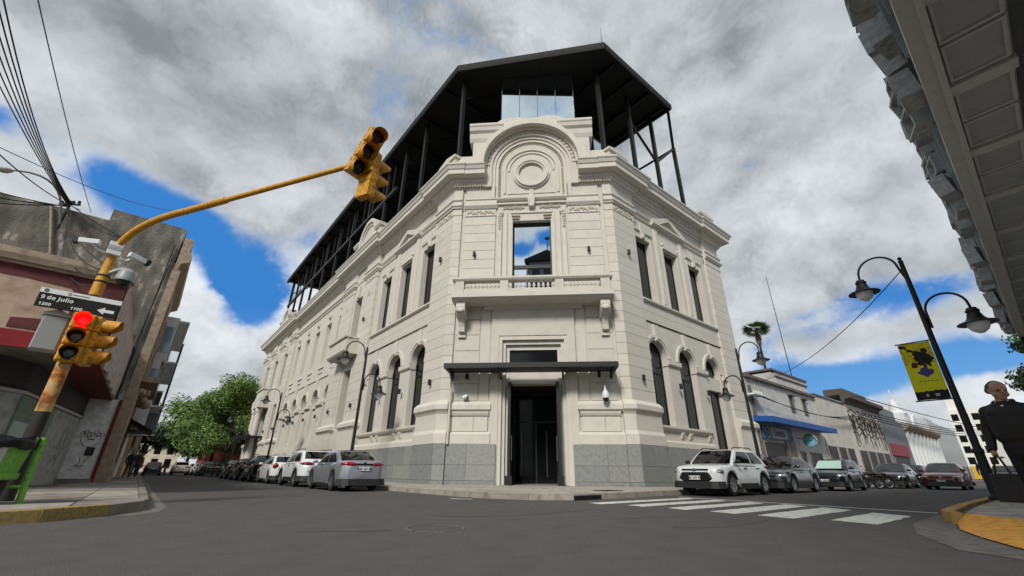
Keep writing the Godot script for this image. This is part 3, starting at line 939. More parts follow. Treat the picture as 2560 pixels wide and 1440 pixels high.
	beg(); ex([[ZW - 0.1, 2.72], [ZW + 0.12, 2.76], [ZW + 0.19, 2.86], [ZW + 0.19, 2.97], [ZW - 0.1, 2.97]], minf(s * e0, s * send), maxf(s * e0, s * send)); fin("sill", M.stucco_trim, B)
	for x in ([2.3, 4.3, 5.1, 7.2] if s > 0 else [2.4, 4.35, 5.1, 7.5, 8.3, 10.9]):
		beg()
		ex([[ZW - 0.05, 2.4], [ZW + 0.05, 2.4], [ZW + 0.08, 2.48], [ZW + 0.14, 2.62], [ZW + 0.15, 2.72], [ZW - 0.05, 2.72]], s * x - 0.12, s * x + 0.12)
		fin("bracket", M.stucco_trim, B)
	beg(); ex([[ZW - 0.1, 1.925], [ZW + 0.2, 1.925], [ZW + 0.2, 2.16], [ZW + 0.12, 2.24], [ZW - 0.1, 2.24]], minf(s * e0, s * send), maxf(s * e0, s * send)); fin("base_course", M.stucco_trim, B)
	beg(); ex([[ZW - 0.05, 9.73], [ZW + 0.1, 9.76], [ZW + 0.18, 9.84], [ZW + 0.18, 9.94], [ZW - 0.05, 9.94]], lo, hi); fin("sill", M.stucco_trim, B)
	beg(); ex([[ZW - 0.05, 8.62], [ZW + 0.07, 8.62], [ZW + 0.07, 8.74], [ZW - 0.05, 8.78]], lo, hi); fin("string_course", M.stucco_trim, B)
	beg(); bx(lo, hi, 8.78, 9.2, ZW - 0.05, ZW + 0.03); bx(lo, hi, 9.215, 9.73, ZW - 0.05, ZW + 0.03); fin("band", M.stucco, B)
	# entablature lines under the cornice
	beg(); ex([[ZW - 0.05, 15.5], [ZW + 0.04, 15.5], [ZW + 0.1, 15.6], [ZW - 0.05, 15.6]], lo, hi); ex([[ZW - 0.05, 15.85], [ZW + 0.05, 15.85], [ZW + 0.12, 15.97], [ZW + 0.12, 16.05], [ZW - 0.05, 16.05]], lo, hi); fin("architrave", M.stucco_trim, B)
	# dado slabs
	var x := e0
	while x < send - 0.3:
		var xe := minf(x + 1.15, send)
		for row in [[0.33, 1.0], [1.0, 1.915]]:
			beg(); bv(minf(s * x, s * xe) + 0.004, maxf(s * x, s * xe) - 0.004, row[0], row[1] - 0.008, ZW - 0.2, ZW + 0.22, 0.004)
			fin("stone_slab", [M.slab, M.slab_b, M.slab_c][rng.randi() % 3], B)
		x = xe
	beg(); bx(minf(s * e0, s * send), maxf(s * e0, s * send), 0.1, 0.32, ZW - 0.2, ZW + 0.25); bx(minf(s * e0, s * send), maxf(s * e0, s * send), 0.32, 1.925, ZW - 0.3, ZW + 0.19); fin("plinth", M.slab_c, B)
	X = Transform3D.IDENTITY
	if s > 0:   # far pier of the right-hand front
		var plan := PackedVector2Array([P(F, 10.85, 0), P(F, 13.1, 0), P(F, 13.1, -1.2), P(F, 10.85, -1.2)])
		courses(B, plan, 3.95, 14.95)
		pier_trim(B, [P(F, 10.85, 0), P(F, 13.1, 0), P(F, 13.1, -1.2)])
		for row in [[0.33, 1.0], [1.0, 1.925]]:
			beg(); X = F; bv(9.95, 11.5, row[0], row[1] - 0.01, -0.2, 0.25, 0.004); X = Transform3D.IDENTITY; fin("stone_slab", M.slab, B)
			beg(); X = F; bv(11.51, 13.2, row[0], row[1] - 0.01, -0.2, 0.25, 0.004); X = Transform3D.IDENTITY; fin("stone_slab", M.slab_b, B)

func pier_trim(B: Node3D, path: Array) -> void:
	for k in [[[[-0.1, 14.95], [0.03, 14.95], [0.03, 15.4], [-0.1, 15.4]], "necking"], [[[-0.3, 15.4], [0.1, 15.4], [0.14, 15.5], [0.2, 15.55], [0.2, 15.66], [0.08, 15.72], [0.08, 15.9], [0.16, 15.98], [0.16, 16.08], [0.02, 16.12], [-0.3, 16.12]], "capital"], [[[-0.3, 16.12], [0.02, 16.12], [0.02, 17.0], [-0.3, 17.0]], "frieze_block"],
			[[[-0.3, 3.4], [0.18, 3.4], [0.3, 3.52], [0.3, 3.74], [0.24, 3.82], [0.06, 3.97], [-0.3, 3.97]], "base_cap"], [[[-0.3, 1.93], [0.14, 1.93], [0.14, 3.3], [0.2, 3.4], [-0.3, 3.4]], "pedestal"]]:
		beg(); sw(path, k[0]); fin(k[1], M.stucco_trim, B)

# the long left front beyond its first three bays
func bank_left_rest(B: Node3D) -> void:
	var F := XL
	# two projecting bays and the blind section between them
	var opens := {"mid": [19.5, 23.1, 26.8, 30.4, 34.1]}
	# first projecting bay, s 11.2 to 18.9
	for pj in [[11.2, 13.75], [16.1, 18.9], [35.7, 38.2], [40.9, 43.2], [46.2, 48.4], [51.0, 53.4]]:
		var plan := PackedVector2Array([P(F, -pj[1], 0.1), P(F, -pj[0], 0.1), P(F, -pj[0], -0.9), P(F, -pj[1], -0.9)])
		courses(B, plan, 3.95, 14.95, 0.68)
		pier_trim(B, [P(F, -pj[1], -0.3), P(F, -pj[1], 0.1), P(F, -pj[0], 0.1), P(F, -pj[0], -0.3)])
		X = F
		beg(); bx(-pj[1], -pj[0], 0.1, 1.93, -0.9, 0.34); fin("stone_slab", M.slab, B)
		beg(); scroll(-(pj[0] + pj[1]) / 2, 15.17, (pj[1] - pj[0]) * 0.8, 0.42, 0.13); scroll(-(pj[0] + pj[1]) / 2, 13.9, 0.5, 0.8, 0.1); fin("leaf_band", M.stucco_relief, B)
		X = Transform3D.IDENTITY
	X = F
	for w in [[13.75, 16.1, 14.9, 0.78], [38.2, 40.9, 39.5, 0.8], [43.2, 46.2, 44.7, 0.9], [48.4, 51.0, 49.7, 0.8]]:
		beg()
		bay(-w[1], -w[0], 0.1, 8.6, -w[2], w[3], 3.6, 8.0, false, 0.0, -0.9)
		bx(-w[1], -w[0], 8.6, 9.75, -0.9, 0.0)
		bay(-w[1], -w[0], 9.75, 16.9, -w[2], w[3], 10.1, 14.2, false, 0.0, -0.9)
		fin("wall", M.stucco, B)
		window(B, -w[2], w[3], 3.6, 8.0, false, 7.0, -0.7)
		window(B, -w[2], w[3], 10.1, 14.2, false, -1.0, -0.7)
		beg(); pr(PackedVector2Array([Vector2(-w[2] - 0.16, 14.15), Vector2(-w[2] + 0.16, 14.15), Vector2(-w[2] + 0.26, 15.2), Vector2(-w[2] - 0.26, 15.2)]), -0.1, 0.2, 0.03); fin("keystone", M.stucco_trim, B)
	# blind section
	for i in 5:
		var c: float = opens.mid[i]
		var x0: float = (c + opens.mid[i - 1]) / 2 if i > 0 else 18.9
		var x1: float = (c + opens.mid[i + 1]) / 2 if i < 4 else 35.7
		beg()
		bay(-x1, -x0, 1.9, 8.5, -c, 0.85, 2.98, 7.57, true)
		bx(-x1, -x0, 8.5, 9.75, ZB, ZW)
		bay(-x1, -x0, 9.75, 16.9, -c, 0.75, 10.1, 14.05, false)
		bx(-x1, -x0, 0.1, 1.9, ZB, ZW)
		fin("wall", M.stucco, B)
		beg(); bx(-c - 0.85, -c + 0.85, 2.98, 5.9, ZB, ZW - 0.28); bx(-c - 0.85, -c + 0.85, 5.9, 6.3, ZB, ZW - 0.12); fin("blind_panel", M.stucco, B)
		beg(); bx(-c - 0.75, -c + 0.75, 10.1, 14.05, ZB, ZW - 0.45); fin("blind_panel", M.stucco, B)
		beg(); bx(-c - 0.06, -c + 0.06, 3.0, 5.9, ZW - 0.28, ZW - 0.2); fin("shutter_strip", M.stucco_trim, B)
		var wv := group_node("window", B)
		beg(); ring(-c, 6.72, 0.76, 0.85, -0.72, -0.62, 0, PI, 16); bx(-c - 0.85, -c + 0.85, 6.3, 6.4, -0.72, -0.62); fin("frame", M.stucco_trim, wv)
		beg(); ring(-c, 6.72, 0.0, 0.78, -0.7, -0.66, 0, PI, 16); bx(-c - 0.78, -c + 0.78, 6.4, 6.72, -0.7, -0.66); fin("pane", M.glass_dark, wv)
		beg(); ring(-c, 6.72, 0.86, 1.1, ZW - 0.05, ZW + 0.09, 0, PI, 20); fin("archivolt", M.stucco_trim, B)
		beg(); pr(PackedVector2Array([Vector2(-c - 0.13, 7.5), Vector2(-c + 0.13, 7.5), Vector2(-c + 0.22, 8.46), Vector2(-c - 0.22, 8.46)]), ZW - 0.1, ZW + 0.18, 0.03); fin("keystone", M.stucco_trim, B)
		beg(); bx(-c - 0.8, -c + 0.8, 9.55, 9.7, ZW - 0.02, ZW + 0.1); bx(-c - 0.6, -c + 0.6, 9.1, 9.22, ZW - 0.02, ZW + 0.08); fin("sill", M.stucco_trim, B)
		beg(); ball(Vector3(-c, 14.75, ZW + 0.05), Vector3(0.3, 0.3, 0.16), 10); fin("rosette", M.stucco_relief, B)
		beg(); bv(-c - 0.75, -c + 0.75, 2.2, 2.75, ZW - 0.05, ZW + 0.06, 0.02); fin("panel", M.stucco_trim, B)
		beg(); bv(-x1 + 0.01, -x0 - 0.01, 0.33, 1.9, ZW - 0.05, ZW + 0.2, 0.004); fin("stone_slab", [M.slab, M.slab_b][i % 2], B)
	for i in 6:
		var m: float = 18.95 if i == 0 else (35.6 if i == 5 else (opens.mid[i - 1] + opens.mid[i]) / 2)
		beg(); ex([[ZW - 0.2, 5.9], [ZW + 0.1, 5.9], [ZW + 0.2, 6.0], [ZW + 0.2, 6.28], [ZW - 0.2, 6.28]], -m - 0.85, -m + 0.85); fin("impost", M.stucco_trim, B)
	beg(); ex([[ZW - 0.05, 8.5], [ZW + 0.08, 8.5], [ZW + 0.08, 8.66], [ZW - 0.05, 8.7]], -35.7, -18.9); fin("string_course", M.stucco_trim, B)
	beg(); ex([[ZW - 0.05, 15.5], [ZW + 0.1, 15.6], [ZW - 0.05, 15.66]], -35.7, -18.9); ex([[ZW - 0.05, 15.85], [ZW + 0.12, 15.97], [ZW - 0.05, 16.05]], -35.7, -18.9); ex([[-0.05, 15.6], [0.06, 15.7], [-0.05, 16.0]], -18.9, -11.2); fin("architrave", M.stucco_trim, B)
	X = Transform3D.IDENTITY
	# balconies
	for bl in [[12.9, 17.1, 8.9, 1.15], [42.5, 47.0, 8.9, 1.15]]:
		balcony(B, F, -bl[1], -bl[0], bl[2], bl[3], true)
	# attic gables over the projecting bays
	for gb in [[12.0, 18.0], [42.0, 47.6]]:
		var c: float = -(gb[0] + gb[1]) / 2
		var hw: float = (gb[1] - gb[0]) / 2
		X = F
		beg()
		bx(c - hw, c - hw * 0.62, 18.3, 20.1, -0.7, 0.12); bx(c + hw * 0.62, c + hw, 18.3, 20.1, -0.7, 0.12)
		bx(c - hw * 0.62, c + hw * 0.62, 18.3, 20.0, -0.6, 0.0)
		ring(c, 20.0, 0.0, hw * 0.55, -0.6, 0.0, 0, PI, 16)
		fin("attic_gable", M.stucco, B)
		beg()
		ring(c, 20.0, hw * 0.55, hw * 0.66, -0.75, 0.25, 0, PI, 20)
		ring(c, 20.0, hw * 0.46, hw * 0.55, -0.2, 0.1, 0, PI, 20)
		for k in [-1.0, 1.0]:
			ex([[-0.8, 20.1], [0.25, 20.1], [0.35, 20.25], [0.35, 20.4], [-0.8, 20.4]], c + k * hw * 0.81 - hw * 0.22, c + k * hw * 0.81 + hw * 0.22)
			ball(Vector3(c + k * hw * 0.6, 19.4, 0.12), Vector3(0.22, 0.7, 0.2), 10)
		fin("attic_moulding", M.stucco_trim, B)
		X = Transform3D.IDENTITY
	# far entrance: side columns and dark canopy
	for k in [43.6, 45.9]:
		beg(); X = F * Transform3D(Basis.IDENTITY, Vector3(-k, 0, 0.9))
		lathe([[0.5, 0.15], [0.5, 1.0], [0.38, 1.2], [0.34, 3.5], [0.3, 7.2], [0.42, 7.5], [0.42, 7.9]], 14)
		X = Transform3D.IDENTITY
		fin("column", M.stucco_trim, B)
	beg(); X = F
	bx(-47.0, -42.5, 7.9, 8.9, 0.0, 1.3)
	X = Transform3D.IDENTITY
	fin("porch_beam", M.stucco, B)
	beg(); X = F
	bx(-47.6, -42.0, 4.3, 4.5, 0.1, 2.6); bx(-47.6, -42.0, 4.1, 4.55, 2.55, 2.65)
	X = Transform3D.IDENTITY
	fin("door_canopy", M.black_metal, B)

func baluster_mesh() -> ArrayMesh:
	beg()
	lathe([[0.075, 0.0], [0.075, 0.05], [0.045, 0.09], [0.08, 0.2], [0.085, 0.26], [0.045, 0.42], [0.04, 0.5], [0.07, 0.54], [0.07, 0.6]], 10)
	return fin_mesh(M.stucco_trim)

func balcony(B: Node3D, F: Transform3D, x0: float, x1: float, y: float, out: float, plain: bool) -> void:
	X = F
	beg(); ex([[-0.1, y], [out - 0.25, y], [out - 0.1, y + 0.06], [out, y + 0.2], [out, y + 0.32], [-0.1, y + 0.32]], x0, x1); fin("balcony_slab", M.stucco_trim, B)
	beg()
	bx(x0 + 0.1, x1 - 0.1, y + 0.32, y + 0.62, out - 0.35, out - 0.05)
	if plain:
		bx(x0 + 0.1, x1 - 0.1, y + 0.62, y + 1.2, out - 0.3, out - 0.1)
		bx(x0 + 0.1, x0 + 0.35, y + 0.32, y + 1.2, 0.0, out - 0.3); bx(x1 - 0.35, x1 - 0.1, y + 0.32, y + 1.2, 0.0, out - 0.3)
	ex([[out - 0.4, y + 1.22], [out + 0.02, y + 1.22], [out + 0.05, y + 1.3], [out + 0.05, y + 1.38], [out - 0.4, y + 1.38]], x0, x1)
	bx(x0 + 0.05, x0 + 0.4, y + 1.22, y + 1.36, 0.0, out - 0.4); bx(x1 - 0.4, x1 - 0.05, y + 1.22, y + 1.36, 0.0, out - 0.4)
	fin("balcony_parapet", M.stucco, B)
	X = Transform3D.IDENTITY

func bank_chamfer(B: Node3D) -> void:
	X = XC
	var c := 4.73
	var zc := -0.12
	# ground floor wall with the doorway
	beg()
	bx(0.5, 2.55, 0.1, 9.2, -1.0, zc); bx(c * 2 - 2.55, WC - 0.5, 0.1, 9.2, -1.0, zc)
	fin("wall", M.stucco, B)
	var hw := c - 3.48
	beg()   # smooth centre with stepped frame
	bx(2.55, 2.95, 0.1, 9.2, -1.0, zc + 0.14); bx(2 * c - 2.95, 2 * c - 2.55, 0.1, 9.2, -1.0, zc + 0.14)
	bx(2.95, 2 * c - 2.95, 7.3, 9.2, -1.0, zc + 0.14)
	fin("portal_wall", M.stucco, B)
	for k in 3:
		var o := 2.95 + k * 0.17; var t := 7.3 - k * 0.22; var z := zc + 0.1 - k * 0.16
		beg()
		var w := 0.17 if k < 2 else 3.48 - o
		var h := 0.22 if k < 2 else t - 6.6
		bx(o, o + w, 0.15, t, -1.05, z); bx(2 * c - o - w, 2 * c - o, 0.15, t, -1.05, z)
		bx(o + w, 2 * c - o - w, t - h, t, -1.05, z)
		fin("portal_moulding", M.stucco_trim, B)
	# transom above the canopy, reveals
	beg(); bx(3.48, 2 * c - 3.48, 4.85, 5.5, -1.05, -0.4); fin("lintel", M.stucco, B)
	var wn := group_node("window", B)
	beg(); bx(3.48, 2 * c - 3.48, 5.5, 5.6, -0.55, -0.45); bx(3.48, 2 * c - 3.48, 6.5, 6.6, -0.55, -0.45); fin("frame", M.black_metal, wn)
	beg(); bx(3.48, 2 * c - 3.48, 5.6, 6.5, -0.52, -0.49); fin("pane", M.glass_dark, wn)
	# interior lobby behind the open door
	beg()
	bx(2.6, 2.75, 0.1, 5.2, -14.0, -1.05); bx(6.7, 6.85, 0.1, 5.2, -14.0, -1.05); bx(2.6, 6.85, 4.9, 5.1, -14.0, -1.05); bx(2.6, 6.85, 0.1, 5.2, -14.2, -14.0)
	fin("lobby_wall", M.inside, B)
	beg(); bx(2.75, 6.7, 0.1, 0.16, -14.0, -0.1); fin("threshold", M.slab_c, B)
	# inner glass door with long bar handles
	var dn := group_node("door", B)
	beg(); bx(3.5, 3.62, 0.16, 4.8, -3.1, -3.0); bx(2 * c - 3.62, 2 * c - 3.5, 0.16, 4.8, -3.1, -3.0); bx(3.62, 2 * c - 3.62, 4.68, 4.8, -3.1, -3.0); bx(c - 0.04, c + 0.04, 0.16, 3.2, -3.1, -3.0); bx(3.62, 2 * c - 3.62, 3.2, 3.3, -3.1, -3.0); fin("frame", M.black, dn)
	beg(); bx(3.62, 2 * c - 3.62, 0.16, 4.68, -3.06, -3.04); fin("pane", M.door_glass, dn)
	beg(); tube([Vector3(3.95, 0.5, -2.95), Vector3(3.95, 2.9, -2.95)], 0.02); tube([Vector3(5.3, 0.5, -2.95), Vector3(5.3, 2.75, -2.95)], 0.02); fin("handle", M.rim, dn)
	# outer leaves folded open
	for k in [-1.0, 1.0]:
		var lf := group_node("door", B)
		var xx = c + k * (hw - 0.06)
		beg(); bx(xx - 0.07, xx + 0.07, 0.17, 4.82, -1.05, 0.28); fin("leaf", M.black_metal, lf)
		beg(); bx(xx - 0.16, xx + 0.16, 0.17, 0.55, 0.1, 0.3); fin("foot_stop", M.black, lf)
		beg(); tube([Vector3(xx - k * 0.12, 1.2, 0.1), Vector3(xx - k * 0.12, 2.3, 0.1)], 0.022); fin("handle", M.rim, lf)
	# coursed stone beside the portal: lower wall panels
	for k in [-1.0, 1.0]:
		var xa := 0.62 if k < 0 else 2 * c - 0.62 - 1.28
		var y := 3.95
		while y < 8.9:
			beg(); bv(xa, xa + 1.28, y + 0.012, minf(y + 0.86, 9.1) - 0.012, zc - 0.05, zc + 0.05, 0.006); fin("stone_course", M.stucco, B)
			y += 0.86
		beg(); bv(xa + (1.36 if k < 0 else -0.56), xa + (1.84 if k < 0 else -0.08), 3.95, 9.1, zc - 0.05, zc + 0.045, 0.01); fin("panel", M.stucco_trim, B)
		# base mouldings and panel
		var x0 := 0.5 if k < 0 else 2 * c - 2.6
		var x1 := 2.6 if k < 0 else WC - 0.5
		beg(); ex([[zc - 0.1, 3.42], [zc + 0.12, 3.42], [zc + 0.24, 3.52], [zc + 0.24, 3.74], [zc + 0.08, 3.93], [zc - 0.1, 3.93]], x0, x1); fin("base_cap", M.stucco_trim, B)
		beg(); ex([[zc - 0.1, 3.2], [zc + 0.1, 3.24], [zc + 0.16, 3.36], [zc + 0.16, 3.42], [zc - 0.1, 3.42]], x0 + 0.1, x1 - 0.1); bv(x0 + 0.18, (x0 + x1) / 2 + 0.2, 2.5, 3.18, zc - 0.05, zc + 0.1, 0.01); bv((x0 + x1) / 2 + 0.215, x1 - 0.14, 2.5, 3.18, zc - 0.05, zc + 0.1, 0.01); fin("pedestal_panel", M.stucco_trim, B)
		beg(); ex([[zc - 0.1, 1.925], [zc + 0.22, 1.925], [zc + 0.22, 2.36], [zc + 0.12, 2.48], [zc - 0.1, 2.48]], x0, x1); fin("base_course", M.stucco_trim, B)
		# dado slabs
		var cuts := [x0, x0 + 1.0, x1 + (0.3 if k < 0 else 0.0)] if k < 0 else [x0 - 0.3, x0 + 1.25, x1]
		for j in 2:
			for row in [[0.33, 1.0], [1.0, 1.925]]:
				beg(); bv(cuts[j] + 0.004, cuts[j + 1] - 0.004, row[0], row[1] - 0.009, zc - 0.1, zc + 0.25, 0.004); fin("stone_slab", [M.slab, M.slab_b, M.slab_c][rng.randi() % 3], B)
		beg(); bx(cuts[0], cuts[2], 0.1, 0.32, zc - 0.1, zc + 0.28); fin("plinth", M.slab_c, B)
	# the canopy
	beg()
	var cz := 1.25
	bx(0.4, 8.8, 5.34, 5.42, 0.0, cz); bx(0.4, 8.8, 5.32, 5.56, cz - 0.06, cz + 0.02); bx(0.4, 0.46, 5.32, 5.56, 0, cz); bx(8.74, 8.8, 5.32, 5.56, 0, cz)
	fin("door_canopy", M.black_metal, B)
	for xk in [0.62, 3.1, 6.2, 8.58]:
		beg()
		var keep := X
		X = XC * Transform3D(Basis(Vector3(0, 0, 1), Vector3(0, 1, 0), Vector3(-1, 0, 0)), Vector3(xk, 0, 0))
		pr(PackedVector2Array([Vector2(0, 5.34), Vector2(cz - 0.1, 5.34), Vector2(cz - 0.1, 5.26), Vector2(0.15, 4.98), Vector2(0, 4.98)]), -0.04, 0.04)
		X = keep
		fin("canopy_bracket", M.black_metal, B)
	# underside band and balcony
	beg(); ex([[zc - 0.1, 8.75], [zc + 0.2, 8.75], [zc + 0.4, 9.0], [zc + 0.45, 9.2], [zc - 0.1, 9.2]], 2.1, 2 * c - 2.1); fin("balcony_bed_mould", M.stucco_trim, B)
	balcony_front(B, c)
	# upper floor wall with the tall window
	X = XC
	beg()
	bx(0.5, 3.55, 9.2, 16.1, -1.0, zc); bx(2 * c - 3.55, WC - 0.5, 9.2, 16.1, -1.0, zc)
	bx(3.55, 2 * c - 3.55, 14.5, 16.1, -1.0, zc)
	bx(0.3, 2.7, 16.1, 17.0, -1.0, zc); bx(2 * c - 2.7, WC - 0.3, 16.1, 17.0, -1.0, zc)
	bx(3.55, 2 * c - 3.55, 9.2, 9.5, -1.0, zc)
	fin("wall", M.stucco, B)
	for k in [-1.0, 1.0]:   # coursed pilasters
		var x0 := 0.72 if k < 0 else 2 * c - 0.72 - 1.85
		var n := 9
		for i in n:
			beg(); bv(x0, x0 + 1.85, 9.6 + i * 0.58 + 0.009, 9.6 + (i + 1) * 0.58 - 0.009, zc - 0.05, zc + 0.09, 0.006); fin("stone_course", M.stucco if i % 2 else M.stucco_trim, B)
		beg(); bv(x0 - 0.02, x0 + 1.87, 14.86, 14.94, zc - 0.05, zc + 0.12, 0.01); bx(x0, x0 + 1.85, 14.94, 15.36, zc - 0.05, zc + 0.07); fin("necking", M.stucco_trim, B)
		beg(); scroll(x0 + 0.92, 15.15, 1.7, 0.4, zc + 0.09); fin("leaf_band", M.stucco_relief, B)
		beg(); ex([[zc - 0.1, 15.36], [zc + 0.12, 15.38], [zc + 0.2, 15.5], [zc + 0.24, 15.56], [zc + 0.24, 15.66], [zc - 0.1, 15.68]], x0 - 0.08, x0 + 1.93); ex([[zc - 0.1, 15.68], [zc + 0.12, 15.68], [zc + 0.12, 15.98], [zc + 0.18, 16.04], [zc + 0.18, 16.12], [zc - 0.1, 16.12]], x0 - 0.04, x0 + 1.89); fin("capital", M.stucco_trim, B)
		beg(); bx(x0, x0 + 1.85, 16.12, 17.0, zc - 0.1, zc + 0.1); fin("frieze_block", M.stucco, B)
		# stepped window architrave
		for j in 3:
			var xo = c + k * (1.25 + j * 0.32)
			beg(); bv(xo - 0.12, xo + 0.12, 9.55, 14.9 + j * 0.2, zc - 0.03, zc + 0.05 + j * 0.035, 0.012); fin("architrave", M.stucco_trim, B)
		beg(); scroll(c + k * 1.8, 15.0, 0.28, 0.3, zc + 0.13)
		for j in 6: ball(Vector3(c + k * 1.9, 14.8 - j * 0.17, zc + 0.13), Vector3(0.11 - j * 0.008, 0.1, 0.07), 8)
		scroll(c + k * 1.1, 15.42, 1.3, 0.18, zc + 0.1)
		bv(c + k * 0.95 - 0.25, c + k * 0.95 + 0.25, 14.78, 14.86, zc, zc + 0.12, 0.01); bv(c + k * 0.95 - 0.22, c + k * 0.95 + 0.22, 14.6, 14.66, zc, zc + 0.1, 0.01)
		fin("garland", M.stucco_relief, B)
	beg(); bv(c - 1.25, c + 1.25, 15.0, 15.12, zc - 0.03, zc + 0.07, 0.01); bv(c - 2.05, c + 2.05, 15.62, 15.75, zc - 0.03, zc + 0.14, 0.02); ex([[zc - 0.1, 15.9], [zc + 0.12, 15.92], [zc + 0.2, 16.02], [zc + 0.2, 16.1], [zc - 0.1, 16.1]], c - 2.12, c + 2.12); pr(PackedVector2Array([Vector2(c - 0.16, 15.35), Vector2(c + 0.16, 15.35), Vector2(c + 0.24, 16.05), Vector2(c - 0.24, 16.05)]), zc, zc + 0.28, 0.03); fin("window_entablature", M.stucco_trim, B)
	var w2 := group_node("window", B)
	beg()
	bx(3.55, 3.68, 9.5, 14.5, -0.6, -0.42); bx(2 * c - 3.68, 2 * c - 3.55, 9.5, 14.5, -0.6, -0.42); bx(3.68, 2 * c - 3.68, 14.3, 14.5, -0.6, -0.42); bx(3.68, 2 * c - 3.68, 11.45, 11.65, -0.6, -0.42); bx(c - 0.35, c - 0.25, 9.5, 11.45, -0.6, -0.45)
	fin("frame", M.black_metal, w2)
	beg(); bx(3.68, 2 * c - 3.68, 11.65, 14.3, -0.53, -0.5); fin("pane", M.mirror, w2)
	beg(); bx(3.68, c - 0.35, 9.5, 11.45, -0.53, -0.5); fin("pane", M.mirror, w2)
	beg(); bx(c - 0.25, 2 * c - 3.68, 9.5, 11.45, -0.53, -0.5); fin("pane", M.mirror, w2)
	# the arched attic: tympanum, stepped rings, oculus
	beg()
	bx(c - 2.05, c + 2.05, 16.1, 18.4, -1.0, zc - 0.02)
	ring(c, 18.4, 0.0, 2.1, -1.0, zc - 0.02, 0, PI, 32)
	fin("tympanum", M.stucco, B)
	for k in [[2.05, 2.25, 0.10], [2.25, 2.45, 0.18], [2.45, 2.8, 0.30], [2.8, 2.92, 0.5], [2.92, 3.22, 0.86]]:
		beg()
		ring(c, 18.4, k[0], k[1], -0.9, zc + k[2], 0, PI, 40)
		if k[0] < 2.4:
			bx(c - k[1], c - k[0], 16.1, 18.4, -0.9, zc + k[2]); bx(c + k[0], c + k[1], 16.1, 18.4, -0.9, zc + k[2])
		fin("arch_moulding", M.stucco_trim, B)
	beg()
	bx(c - 2.9, c - 2.45, 16.9, 18.4, -0.9, zc + 0.3); bx(c + 2.45, c + 2.9, 16.9, 18.4, -0.9, zc + 0.3)
	fin("arch_pier", M.stucco, B)
	beg()
	for i in 27:
		var t := PI * (i + 0.5) / 27
		var keep := X
		X = XC * Transform3D(Basis(Vector3(0, 0, 1), t), Vector3(c, 18.4, 0))
		bx(2.58, 2.78, -0.07, 0.07, zc + 0.28, zc + 0.35)
		X = keep
	fin("arch_dentils", M.stucco_relief, B)
	beg()   # egg-and-dart band inside
	for i in 40:
		var t := PI * (i + 0.5) / 40
		ball(Vector3(c + cos(t) * 1.96, 18.4 + sin(t) * 1.96, zc), Vector3(0.06, 0.06, 0.06), 6)
	for i in 16:
		for k in [-1.0, 1.0]: ball(Vector3(c + k * 1.96, 16.25 + i * 0.135, zc), Vector3(0.06, 0.06, 0.06), 6)
	fin("bead_band", M.stucco_relief, B)
	for k in [[1.6, 1.72, 0.06], [1.36, 1.46, 0.05]]:
		beg(); ring(c, 18.2, k[0], k[1], zc - 0.03, zc + k[2], 0, PI, 32)
		if k[0] > 1.5: bx(c - k[1], c - k[0], 16.5, 18.2, zc - 0.03, zc + k[2]); bx(c + k[0], c + k[1], 16.5, 18.2, zc - 0.03, zc + k[2])
		fin("inner_moulding", M.stucco_trim, B)
	beg(); ring(c, 17.95, 0.78, 0.9, zc - 0.05, zc + 0.16, 0, TAU, 36); ring(c, 17.95, 0.9, 1.05, zc - 0.05, zc + 0.22, 0, TAU, 36); ring(c, 17.95, 1.05, 1.16, zc - 0.05, zc + 0.1, 0, TAU, 36); fin("oculus_frame", M.stucco_trim, B)
	beg(); bx(c - 1.5, c - 0.14, 16.45, 16.52, zc - 0.02, zc + 0.03); bx(c + 0.14, c + 1.5, 16.45, 16.52, zc - 0.02, zc + 0.03); bv(c - 0.14, c + 0.14, 16.15, 16.95, zc - 0.02, zc + 0.05, 0.02); fin("panel_frame", M.stucco_trim, B)
	# attic parapet block behind the arch
	beg()
	for k in [-1.0, 1.0]:
		bx(minf(c + k * 2.7, c + k * 3.75), maxf(c + k * 2.7, c + k * 3.75), 18.35, 21.0, -0.95, zc + 0.25)
		bx(minf(c + k * 3.75, c + k * 4.75), maxf(c + k * 3.75, c + k * 4.75), 18.35, 19.5, -0.9, zc + 0.1)
	var pa := PackedVector2Array([Vector2(c - 2.75, 18.5), Vector2(c - 2.75, 21.0), Vector2(c + 2.75, 21.0), Vector2(c + 2.75, 18.5)])
	for i in 25:
		var t := PI * i / 24
		pa.append(Vector2(c + cos(t) * 2.45, 18.4 + sin(t) * 2.45))
	pr(pa, -0.95, zc + 0.05)
	fin("attic_wall", M.stucco, B)
	for k in [-1.0, 1.0]:
		var a = c + k * 1.75; var b = c + k * 3.98
		beg(); ex([[-1.0, 20.5], [zc + 0.26, 20.5], [zc + 0.36, 20.75], [zc + 0.4, 21.1], [zc + 0.55, 21.25], [zc + 0.6, 21.5], [zc + 0.66, 21.58], [zc + 0.66, 21.75], [-1.0, 21.85]], minf(a, b), maxf(a, b))
		fin("attic_cornice", M.stucco_trim, B)
		beg(); bv(c + k * 3.2 - 0.3, c + k * 3.2 + 0.3, 18.6, 20.2, zc + 0.2, zc + 0.3, 0.02); fin("attic_panel", M.stucco_trim, B)
	beg()
	var crest := PackedVector2Array()
	for i in 21:
		var t := -1.0 + 2.0 * i / 20
		var y := 21.8 + 0.75 * (1.0 - smoothstep(0.5, 0.95, absf(t))) - 0.1 * cos(t * 9.0)
		crest.append(Vector2(c + t * 3.4, y))
	crest.append(Vector2(c + 3.4, 21.6)); crest.append(Vector2(c - 3.4, 21.6))
	pr(crest, -0.9, zc + 0.2, 0.04)
	fin("attic_crest", M.stucco_trim, B)
	# egg band under the broken cornice beside the arch
	beg()
